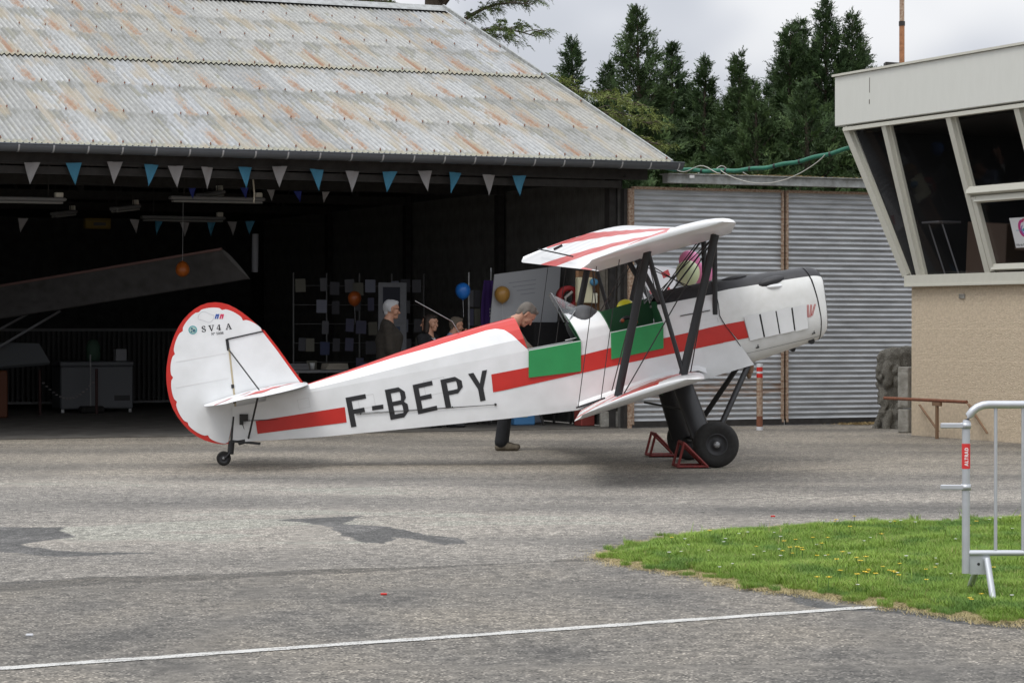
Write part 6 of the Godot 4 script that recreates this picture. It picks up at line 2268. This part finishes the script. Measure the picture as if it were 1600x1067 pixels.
func balloon(label: String, at: Vector3, r: float, col: Material, string_up := 0.0) -> void:
	var t := thing("balloon", label, "balloon", at)
	var st := mb()
	var prof := []
	for i in 15:
		var a := PI * i / 14.0
		prof.append([maxf(0.0005, sin(a) * r * (1.0 - 0.10 * cos(a + PI))), cos(a) * r * 1.12])
	lathe(st, prof, Vector3.ZERO, Basis(Vector3(0, 0, 1), 0.0 if string_up == 0.0 else PI), 22)
	obj("skin", st, col, t)
	st = mb()
	var s := 1.0 if string_up > 0.0 else -1.0
	lathe(st, [[0.004, 1.10 * r * s], [0.014, 1.20 * r * s], [0.001, 1.17 * r * s]], Vector3.ZERO, Basis(), 10)
	obj("knot", st, col, t)
	st = mb()
	tube(st, [Vector3(0, 1.17 * r * s, 0), Vector3(0.01, 1.17 * r * s + (string_up if string_up > 0 else -0.25), 0)], 0.003, 4)
	obj("string", st, M.paper, t)

func make_inside() -> void:
	var fl := [[-8.71, "w"], [-8.17, "b"], [-7.62, "w"], [-7.12, "b"], [-6.80, "w"], [-6.36, "w"], [-5.83, "b"], [-5.35, "w"], [-4.82, "b"], [-4.30, "w"], [-3.75, "b"], [-3.24, "w"], [-2.78, "b"], [-2.27, "w"], [-1.81, "b"], [-9.3, "b"]]
	bunting("string of white and blue pennants just under the hangar gutter", Vector3(-9.8, 3.63, -0.13), Vector3(-0.9, 3.62, -0.13), fl, 1.0)
	bunting("second string of pennants, white and dark blue, a little way inside the hangar", Vector3(-9.8, 3.45, 1.8), Vector3(-0.9, 3.43, 1.8), [[-4.83, "w"], [-4.00, "w"], [-5.99, "d"], [-5.22, "d"], [-4.42, "d"]], 0.55)
	bunting("deepest string of pennants, dim, far inside the hangar", Vector3(-9.8, 3.12, 5.5), Vector3(-2.0, 3.12, 5.5), [[-7.54, "w"], [-5.80, "w"], [-5.42, "b"], [-5.0, "w"], [-4.57, "b"], [-4.23, "w"], [-3.94, "b"]], 0.75)
	# fluorescent fittings, unlit
	var lights := [[-8.55, 3.17, 2.0, 1.60, 0.0, "unlit fluorescent fitting at the left edge of the hangar opening"], [-5.50, 3.24, 2.2, 1.40, 0.0, "unlit fluorescent fitting lying across behind the slanting one"], [-5.47, 3.33, 2.6, 0.62, 0.35, "short slanting fluorescent fitting with a pale end cap"], [-6.08, 3.22, 5.0, 0.60, 0.3, "short dim fluorescent fitting deeper in the hangar, left of the slanting one"], [-4.88, 3.12, 6.0, 1.36, 0.0, "long dim fluorescent fitting deep in the hangar"], [-6.66, 3.19, 6.5, 0.5, 0.3, "dim fluorescent fitting left of the yellow hanging box"]]
	var first: Node3D = null
	for q in lights:
		var t: Node3D
		if first == null:
			t = in_hangar("ceiling_light", q[5], "ceiling light", q[0], q[1], q[2], "fluorescent fittings in the hangar roof")
			first = t
			var st := mb()
			bevel_box(st, Vector3(0, 0.05, 0), Vector3(1.0, 0.05, 0.16), 0.012)
			obj("housing", st, mat(0.17, 0.17, 0.17, 0.6), t)
			for z in [-0.045, 0.045]:
				st = mb()
				tube(st, [Vector3(-0.47, 0.005, z), Vector3(0.47, 0.005, z)], 0.017, 10)
				obj("tube", st, mat(0.22, 0.22, 0.21, 0.4), t)
			st = mb()
			bevel_box(st, Vector3(0.44, 0.11, 0.0), Vector3(0.07, 0.075, 0.10), 0.008)
			obj("end_cap", st, mat(0.6, 0.58, 0.5), t)
			for x in [-0.35, 0.35]:
				st = mb()
				tube(st, [Vector3(x, 0.07, 0), Vector3(x, 0.75, 0)], 0.006, 5)
				obj("hanger", st, M.dark_steel, t)
		else:
			t = first.duplicate()
			t.name = numbered("ceiling_light", self)
			add_child(t)
			t.set_meta("label", q[5])
		t.position = hangar_at(q[0], q[1], q[2])
		t.rotation = Vector3(0, HA + q[4] * 2.2, q[4] * 0.35)
		t.scale = Vector3(q[3], 1, 1)
	var yb := in_hangar("hanging_box", "yellow box hanging from the roof deep in the hangar", "box", -6.0, 3.02, 7.0)
	var st := mb()
	bevel_box(st, Vector3(0, 0.08, 0), Vector3(0.42, 0.17, 0.14), 0.015)
	obj("casing", st, mat(0.13, 0.085, 0.008), yb)
	st = mb()
	box(st, Vector3(0.02, 0.07, 0.072), Vector3(0.2, 0.05, 0.004))
	obj("name_plate", st, M.letter, yb)
	var hc := in_hangar("hanging_cable", "pale cable dangling from the front beam of the hangar", "cable", -5.60, 3.15, 0.4)
	st = mb()
	tube(st, [Vector3(-0.1, 0.55, 0), Vector3(-0.02, 0.48, 0), Vector3(0.05, 0.34, 0), Vector3(0.07, 0.12, 0), Vector3(0.06, 0.0, 0)], 0.012, 6)
	obj("cord", st, mat(0.4, 0.36, 0.28), hc)
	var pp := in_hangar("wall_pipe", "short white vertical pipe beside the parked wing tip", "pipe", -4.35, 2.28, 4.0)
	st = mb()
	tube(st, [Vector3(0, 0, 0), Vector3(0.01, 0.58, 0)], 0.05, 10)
	obj("pipe_tube", st, M.shaded_paper, pp)
	# balloons
	balloon("orange balloon hanging on a string in front of the parked wing", hangar_at(-5.48, 2.32, 4.0), 0.105, mat(0.50, 0.13, 0.02, 0.3), 0.95)
	balloon("orange balloon on the display boards left of the white haired man", hangar_at(-2.63, 1.89, 4.3), 0.105, mat(0.42, 0.10, 0.02, 0.3))
	balloon("blue balloon beside the silver pole in the hangar", hangar_at(-1.94, 1.98, 1.6), 0.11, mat(0.02, 0.16, 0.55, 0.3))
	balloon("amber balloon between the purple banner and the white panel", hangar_at(-1.31, 1.93, 1.6), 0.115, mat(0.45, 0.24, 0.06, 0.3))
	balloon("pale green balloon above the biplane's black deck", Vector3(1.97, 2.06, -28.3), 0.135, mat(0.62, 0.68, 0.42, 0.3))
	balloon("pink balloon behind and above the pale green one", Vector3(2.01, 2.20, -28.6), 0.12, mat(0.72, 0.22, 0.42, 0.3))
	balloon("pink balloon behind and right of the pale green one", Vector3(2.16, 2.06, -28.6), 0.12, mat(0.72, 0.22, 0.42, 0.3))
	balloon("yellow balloon peeping over the far side of the front cockpit", Vector3(1.28, 1.66, -28.4), 0.105, mat(0.72, 0.68, 0.03, 0.3))
	# display boards with leaflets, in the dim
	var db := in_hangar("display_grid", "long wire display grid hung with rows of leaflets behind the table", "display stand", -3.39, 0.0, 5.0)
	st = mb()
	for k in 5: tube(st, [Vector3(k * 0.55, 0, 0), Vector3(k * 0.55, 2.3, 0)], 0.014, 6)
	for k in 6: tube(st, [Vector3(0, 0.6 + k * 0.3, 0), Vector3(2.2, 0.6 + k * 0.3, 0)], 0.006, 5)
	obj("wire_grid", st, mat(0.10, 0.10, 0.10, 0.5), db)
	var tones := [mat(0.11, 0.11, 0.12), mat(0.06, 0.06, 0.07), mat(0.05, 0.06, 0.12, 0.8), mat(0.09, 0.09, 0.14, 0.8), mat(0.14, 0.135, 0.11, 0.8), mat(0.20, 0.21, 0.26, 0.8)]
	for row in 5:
		for c in 11:
			if rng.randf() < 0.4: continue
			st = mb()
			box(st, Vector3(0.10 + c * 0.198 + rng.randf_range(-0.04, 0.04), 0.84 + row * 0.31 + rng.randf_range(-0.04, 0.04), 0.02), Vector3(0.10 + rng.randf() * 0.08, 0.205, 0.004), Basis(Vector3(0, 0, 1), rng.randf_range(-0.05, 0.05)))
			obj("leaflet", st, tones[rng.randi() % 6], db)
	var tb := in_hangar("trestle_table", "long pale table in front of the display grid", "table", -3.0, 0.0, 4.6)
	st = mb()
	bevel_box(st, Vector3(0.4, 0.765, 0), Vector3(2.2, 0.04, 0.7), 0.01)
	obj("tabletop", st, mat(0.22, 0.22, 0.23, 0.6), tb)
	for x in [-0.55, 1.35]:
		for z in [-0.28, 0.28]:
			st = mb()
			tube(st, [Vector3(x, 0, z), Vector3(x, 0.75, z)], 0.016, 6)
			obj("leg", st, M.metal, tb)
	var cup := in_hangar("paper_cup", "white cup standing on the display table", "cup", -3.22, 0.786, 4.6)
	st = mb()
	lathe(st, [[0.0005, 0.002], [0.030, 0.002], [0.042, 0.11], [0.039, 0.11], [0.028, 0.01], [0.0005, 0.01]], Vector3.ZERO, Basis(), 16)
	obj("cup_wall", st, M.plastic_white, cup)
	for k in 3:
		var bk := in_hangar("book_stack", ["low stack of pale books on the table just right of the cup", "grey box at the left end of the display table", "blue folder leaning at the back of the display table"][k], "books", [-2.85, -3.5, -2.2][k], 0.786, 4.6)
		for j in 3:
			st = mb()
			bevel_box(st, Vector3(0, 0.02 + j * 0.032, 0), Vector3(0.38 - j * 0.02, 0.03, 0.24), 0.004, Basis(Vector3.UP, j * 0.08))
			obj("book", st, [mat(0.4, 0.36, 0.3), mat(0.2, 0.2, 0.21), M.blue_paper][k], bk)
	for k in 2:
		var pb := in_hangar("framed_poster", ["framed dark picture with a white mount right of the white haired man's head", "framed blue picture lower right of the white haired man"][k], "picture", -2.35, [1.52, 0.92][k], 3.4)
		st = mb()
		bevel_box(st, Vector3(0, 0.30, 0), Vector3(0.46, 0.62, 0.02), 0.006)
		obj("mount", st, M.shaded_paper, pb)
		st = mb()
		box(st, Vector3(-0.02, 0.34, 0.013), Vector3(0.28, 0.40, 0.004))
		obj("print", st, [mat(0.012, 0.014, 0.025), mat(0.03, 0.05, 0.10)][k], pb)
	# poles, banner and panels near the right wall
	for k in 2:
		var pl := in_hangar("banner_pole", ["silver pole right of the blue balloon", "silver pole behind the purple banner"][k], "pole", [-1.59, -1.23][k], 0.0, 2.2)
		st = mb()
		tube(st, [Vector3(0, 0.03, 0), Vector3(0, [2.27, 2.34][k], 0)], 0.016, 8)
		obj("pole_tube", st, M.metal, pl)
		st = mb()
		lathe(st, [[0.0005, 0.03], [0.14, 0.025], [0.15, 0.0]], Vector3.ZERO, Basis(), 18)
		obj("pole_foot", st, M.dark_steel, pl)
	var pu := in_hangar("purple_banner", "dark purple cloth banner hanging by the amber balloon", "banner", -1.31, 1.30, 2.1)
	st = mb()
	var rows := []
	for i in 9:
		var row := []
		for j in 9: row.append(Vector3((j / 8.0 - 0.5) * (0.16 + 0.10 * sin(PI * minf(1.0, i / 5.0) * 0.5)), 0.85 - i * 0.105, 0.025 * sin(j * 1.9) * (0.3 + i / 9.0)))
		rows.append(row)
	grid(st, rows, false, 1)
	obj("cloth", st, mat(0.055, 0.02, 0.14, 0.85), pu)
	st = mb()
	for k in 3: box(st, Vector3(0.0, 0.42 - k * 0.05, 0.045), Vector3(0.012, 0.03, 0.003))
	obj("lettering_marks", st, M.paper, pu)
	var ls := in_hangar("leaflet_rack", "narrow rack of pale leaflets left of the purple banner", "display stand", -1.45, 1.2, 2.35)
	for k in 6:
		st = mb()
		box(st, Vector3((k % 2) * 0.11 - 0.05, 0.12 + (k / 2) * 0.28, 0.0), Vector3(0.095, 0.25, 0.006))
		obj("leaflet", st, tones[(k + 1) % 5], ls)
	var wp := in_hangar("display_board", "large white printed panel behind the bending man", "panel", -0.90, 1.51, 1.7)
	st = mb()
	prism(st, PackedVector2Array([Vector2(-0.57, 0.0), Vector2(0.52, 0.0), Vector2(0.58, 0.86), Vector2(-0.50, 0.72)]), 0.0, 0.02)
	obj("board", st, mat(0.42, 0.43, 0.45, 0.7), wp)
	st = mb()
	for k in 4: box(st, Vector3(-0.05 + 0.03 * k, 0.62 - k * 0.06, 0.021), Vector3(0.45 - 0.07 * k, 0.012, 0.002), Basis(Vector3(0, 0, 1), 0.12))
	obj("print_lines", st, mat(0.28, 0.29, 0.32), wp)
	st = mb()
	tube(st, [Vector3(-0.55, 0.0, -0.05), Vector3(-0.55, -1.5, -0.05)], 0.02, 6)
	tube(st, [Vector3(0.5, 0.0, -0.05), Vector3(0.5, -1.5, -0.05)], 0.02, 6)
	obj("panel_leg", st, M.dark_steel, wp)
	var bk2 := in_hangar("black_table", "table under a black cloth seen through the rear cockpit opening", "table", -0.52, 0.0, 1.5)
	st = mb()
	bevel_box(st, Vector3(0, 1.05, 0), Vector3(0.85, 0.95, 0.5), 0.02)
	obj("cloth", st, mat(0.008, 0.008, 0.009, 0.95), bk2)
	for x in [-0.36, 0.36]:
		st = mb()
		tube(st, [Vector3(x, 0.006, -0.18), Vector3(x * 0.9, 0.6, 0.1)], 0.02, 6)
		tube(st, [Vector3(x * 0.7, 0.006, 0.2), Vector3(x * 0.9, 0.6, -0.1)], 0.02, 6)
		obj("leg", st, M.dark_steel, bk2)
	var bx := in_hangar("crate", "blue and yellow crate on the floor under the fuselage, right of the bending man's legs", "crate", -1.0, 0.006, 1.6)
	st = mb()
	bevel_box(st, Vector3(0, 0.15, 0), Vector3(0.34, 0.30, 0.25), 0.015)
	obj("shell", st, mat(0.08, 0.25, 0.50), bx)
	st = mb()
	box(st, Vector3(-0.03, 0.18, 0.127), Vector3(0.14, 0.12, 0.003))
	obj("label", st, mat(0.5, 0.5, 0.2), bx)
	for k in 3:
		var bg := in_hangar("storage_box", ["pale box on the floor under the black table", "red box on the floor beside the right wall of the hangar", "grey box on the floor nearest the door post"][k], "box", [-0.50, -0.30, -0.42][k], 0.006, [2.3, 0.9, 3.0][k])
		st = mb()
		bevel_box(st, Vector3(0, 0.17, 0), Vector3(0.22, 0.34, 0.25), 0.012)
		obj("carton", st, [mat(0.35, 0.38, 0.45), mat(0.28, 0.05, 0.04), mat(0.2, 0.19, 0.17)][k], bg)
	# the end of the side wall: old planks, a wooden backboard with a cream box and a red hose reel
	var pk := in_hangar("plank_wall", "weathered grey upright planks just inside the door post", "planks", -0.36, 0.006, 0.24)
	for k in 4:
		st = mb()
		bevel_box(st, Vector3(0.03 + k * 0.088, 1.15, 0.004 * (k % 2)), Vector3(0.083, 2.3, 0.03), 0.004)
		obj("plank", st, M.old_wood, pk)
	st = mb()
	box(st, Vector3(0.16, 0.12, 0.035), Vector3(0.36, 0.22, 0.03))
	obj("kick_board", st, M.concrete, pk)
	var wb := in_hangar("wooden_backboard", "brown wooden backboard carrying the cream box", "board", -0.50, 1.30, 0.40)
	st = mb()
	bevel_box(st, Vector3(0, 0.48, 0), Vector3(0.36, 0.97, 0.03), 0.006)
	obj("board", st, M.wood, wb)
	st = mb()
	for x in [-0.17, 0.17]: box(st, Vector3(x, 0.48, 0.025), Vector3(0.04, 0.97, 0.025))
	obj("batten", st, mat(0.30, 0.16, 0.08), wb)
	var cbx := in_hangar("control_box", "cream electrical box with a blue knob on the wooden backboard", "electrical box", -0.585, 1.80, 0.32)
	st = mb()
	bevel_box(st, Vector3(0, 0.185, 0), Vector3(0.24, 0.37, 0.09), 0.012)
	obj("housing", st, mat(0.58, 0.55, 0.38), cbx)
	st = mb()
	bevel_box(st, Vector3(0.155, 0.07, 0.02), Vector3(0.075, 0.15, 0.08), 0.01)
	obj("side_box", st, mat(0.62, 0.60, 0.48), cbx)
	st = mb()
	ball(st, Vector3(0.115, 0.30, 0.09), Vector3(0.065, 0.055, 0.05), 14)
	obj("blue_knob", st, mat(0.06, 0.20, 0.34), cbx)
	var hr := in_hangar("hose_reel", "red hose reel behind the cream electrical box", "hose reel", -0.76, 1.80, 0.50)
	st = mb()
	lathe(st, [[0.10, -0.06], [0.17, -0.06], [0.17, 0.06], [0.10, 0.06], [0.10, -0.06]], Vector3(0, 0.08, 0), Basis(Vector3(1, 0, 0), PI / 2), 28)
	obj("reel", st, mat(0.26, 0.012, 0.014), hr)
	st = mb()
	tube(st, [Vector3(0.03, 0.16, 0.09), Vector3(-0.08, 0.08, 0.09), Vector3(-0.06, -0.06, 0.09), Vector3(0.07, -0.09, 0.09)], 0.022, 8)
	obj("hose", st, mat(0.3, 0.28, 0.26), hr)
	# posters pinned on the sliding door behind the cabane
	var dp := in_hangar("door_poster", "white poster with red blotches pinned on the left sliding door behind the struts", "poster", 0.44, 1.72, -0.06)
	st = mb()
	box(st, Vector3(0, 0.30, 0), Vector3(0.50, 0.62, 0.006), Basis(Vector3(0, 0, 1), -0.12))
	obj("sheet", st, mat(0.80, 0.80, 0.84), dp)
	st = mb()
	for q in [[0.10, 0.50, 0.12, 0.09], [-0.12, 0.20, 0.09, 0.14], [0.04, 0.12, 0.06, 0.16], [0.16, 0.26, 0.04, 0.10]]: box(st, Vector3(q[0], q[1], 0.004), Vector3(q[2], q[3], 0.004), Basis(Vector3(0, 0, 1), 0.4))
	obj("red_print", st, mat(0.55, 0.09, 0.10), dp)
	# chest freezer and its clutter, rail fence behind, in the darkest part
	var fz := in_hangar("chest_freezer", "white chest freezer standing deep in the dark hangar", "freezer", -5.41, 0.006, 9.6)
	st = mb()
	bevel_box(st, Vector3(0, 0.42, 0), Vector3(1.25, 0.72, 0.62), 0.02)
	obj("cabinet", st, mat(0.12, 0.125, 0.135, 0.5), fz)  # cabinet and lid: white finish darkened, hangar gloom put into the colour
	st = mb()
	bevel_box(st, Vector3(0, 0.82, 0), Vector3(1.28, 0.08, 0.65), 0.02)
	obj("lid", st, mat(0.13, 0.135, 0.145, 0.5), fz)
	st = mb()
	box(st, Vector3(0.43, 0.24, 0.311), Vector3(0.27, 0.09, 0.006))
	obj("vent_grille", st, M.letter, fz)
	for x in [-0.58, 0.58]:
		st = mb()
		box(st, Vector3(x, 0.03, 0.25), Vector3(0.05, 0.06, 0.05))
		obj("foot", st, M.metal, fz)
	var gc := in_hangar("green_canister", "dark green canister on the freezer lid", "canister", -5.40, 0.87, 9.6)
	st = mb()
	lathe(st, [[0.0005, 0.0], [0.12, 0.0], [0.125, 0.25], [0.08, 0.34], [0.05, 0.36], [0.0005, 0.37]], Vector3.ZERO, Basis(), 20)
	obj("can", st, mat(0.06, 0.12, 0.08), gc)
	var wbx := in_hangar("white_carton", "small white carton on the right of the freezer lid", "carton", -4.93, 0.87, 9.6)
	st = mb()
	bevel_box(st, Vector3(0, 0.10, 0), Vector3(0.19, 0.20, 0.16), 0.008)
	obj("carton_body", st, mat(0.3, 0.3, 0.32), wbx)
	var rd := in_hangar("white_rod", "thin white rod standing on a black foot before the freezer", "stand", -5.60, 0.006, 9.0)
	st = mb()
	tube(st, [Vector3(0, 0.1, 0), Vector3(0, 0.98, 0)], 0.013, 8)
	obj("rod", st, mat(0.3, 0.3, 0.3), rd)
	st = mb()
	bevel_box(st, Vector3(0.02, 0.06, 0), Vector3(0.40, 0.12, 0.25), 0.03)
	obj("foot", st, M.rubber, rd)
	M.dark_slat = mat(0.06, 0.06, 0.058, 0.8)
	var rf := in_hangar("rail_fence", "waist high barred fence across the hangar behind the freezer", "fence", -8.4, 0.006, 11.0)
	st = mb()
	bar(st, Vector3(0, 1.39, 0), Vector3(5.6, 1.39, 0), 0.05, 0.05)
	bar(st, Vector3(0, 0.12, 0), Vector3(5.6, 0.12, 0), 0.04, 0.04)
	obj("top_rail", st, mat(0.16, 0.16, 0.16, 0.6), rf)
	for k in 62:
		st = mb()
		box(st, Vector3(0.05 + k * 0.09, 0.75, 0), Vector3(0.05, 1.24, 0.016))
		obj("slat", st, M.dark_slat, rf)
	var ch := in_hangar("chain_barrier", "sagging red and white plastic chain at the left of the freezer", "chain", -6.55, 0.006, 8.6)
	st = mb()
	for i in 18:
		var f := i / 17.0
		var p := Vector3(f * 0.95, 0.58 - 0.32 * sin(PI * f), 0)
		ball(st, p, Vector3(0.030, 0.014, 0.012), 8)
	obj("chain", st, mat(0.22, 0.2, 0.2), ch)
	st = mb()
	tube(st, [Vector3(0, 0, 0), Vector3(0, 0.75, 0)], 0.025, 8)
	tube(st, [Vector3(0.95, 0, 0), Vector3(0.95, 0.75, 0)], 0.025, 8)
	obj("chain_post", st, mat(0.05, 0.02, 0.018), ch)
	# the high winged aeroplane parked in the dark, mostly out of frame
	var ap := in_hangar("parked_aeroplane", "high winged light aeroplane parked in the dark at the left of the hangar", "aeroplane", -9.3, 0.006, 8.0)
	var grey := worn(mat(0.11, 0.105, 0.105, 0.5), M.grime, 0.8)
	var loc := func(u: float, y: float, tt: float) -> Vector3: return Vector3(u + 9.3, y, -(tt - 8.0))
	var le0: Vector3 = loc.call(-10.3, 1.54, 9.6)
	var le1: Vector3 = loc.call(-4.88, 2.60, 4.0)
	var te0: Vector3 = loc.call(-9.7, 1.16, 8.9)
	var te1: Vector3 = loc.call(-4.48, 2.16, 3.8)
	st = mb()
	rows = []
	for i in 15:
		var f := i / 14.0
		var a := le0.lerp(le1, f)
		var b := te0.lerp(te1, f)
		var row := []
		for j in 20:
			var c := 0.5 - 0.5 * cos(PI * (j if j < 10 else 19 - j) / 9.5)
			var th := 0.09 * (2.2 * sqrt(c) - 1.6 * c - 0.6 * c * c) if j < 10 else -0.025 * sin(PI * c)
			row.append(a.lerp(b, c) + Vector3(0, th, 0))
		rows.append(row)
	grid(st, rows, true, 1)
	fan(st, rows[-1])
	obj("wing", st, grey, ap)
	st = mb()
	tube(st, [le0 + Vector3(0, 0.02, 0.02), le1 + Vector3(0, 0.02, 0.02)], 0.022, 8)
	obj("leading_edge_highlight", st, mat(0.24, 0.14, 0.125), ap)  # reddish highlight on the leading edge, put in as a coloured tube
	for q in [[loc.call(-6.8, 1.80, 7.2), loc.call(-8.1, 0.95, 8.4)], [loc.call(-6.6, 1.70, 7.0), loc.call(-8.0, 0.72, 8.2)]]:
		st = mb()
		strut(st, q[0], q[1], 0.05, 0.028)
		obj("wing_strut", st, mat(0.25, 0.25, 0.26, 0.5), ap)
	st = mb()
	rows = []
	for q in [[-10.6, 1.30, 0.55], [-10.6, 1.15, 0.50], [-11.2, 1.25, 0.6]]: pass
	for i in 7:
		var f := i / 6.0
		rows.append(ring_at(loc.call(-9.6 - 0.25 * f, 1.05, 10.2 - 3.4 * f), Vector3(0, 0, 1), lerpf(0.25, 0.5, f), lerpf(0.3, 0.6, f), 16))
	grid(st, rows, true, 1)
	fan(st, rows[0])
	fan(st, rows[-1])
	obj("fuselage", st, grey, ap)
	for z in [5.4, 6.6]:
		wheel(ap, "wheel", loc.call(-9.2, 0.22, z + 2.0), 0.22, 0.14, 0.5)
	st = mb()
	hexa(st, [loc.call(-8.2, 0.74, 8.2), loc.call(-6.67, 0.88, 7.4), loc.call(-6.80, 1.18, 7.6), loc.call(-8.2, 1.22, 8.4), loc.call(-8.2, 0.70, 8.25), loc.call(-6.67, 0.84, 7.45), loc.call(-6.80, 1.15, 7.65), loc.call(-8.2, 1.19, 8.45)])
	obj("tailplane", st, mat(0.09, 0.095, 0.10, 0.5), ap)
	var os := in_hangar("orange_cabinet", "dull orange cabinet at the left edge of the dark hangar", "cabinet", -7.62, 0.006, 7.5)
	st = mb()
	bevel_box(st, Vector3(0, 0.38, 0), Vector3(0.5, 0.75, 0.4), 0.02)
	obj("carcass", st, mat(0.10, 0.028, 0.008), os)

func _ready() -> void:
	setup()
	rng.seed = 2024
	make_materials()
	make_ground()
	make_hangar()
	make_tower()
	make_trees()
	make_biplane()
	make_chocks()
	make_barrier()
	make_people()
	make_inside()
	make_lawn()
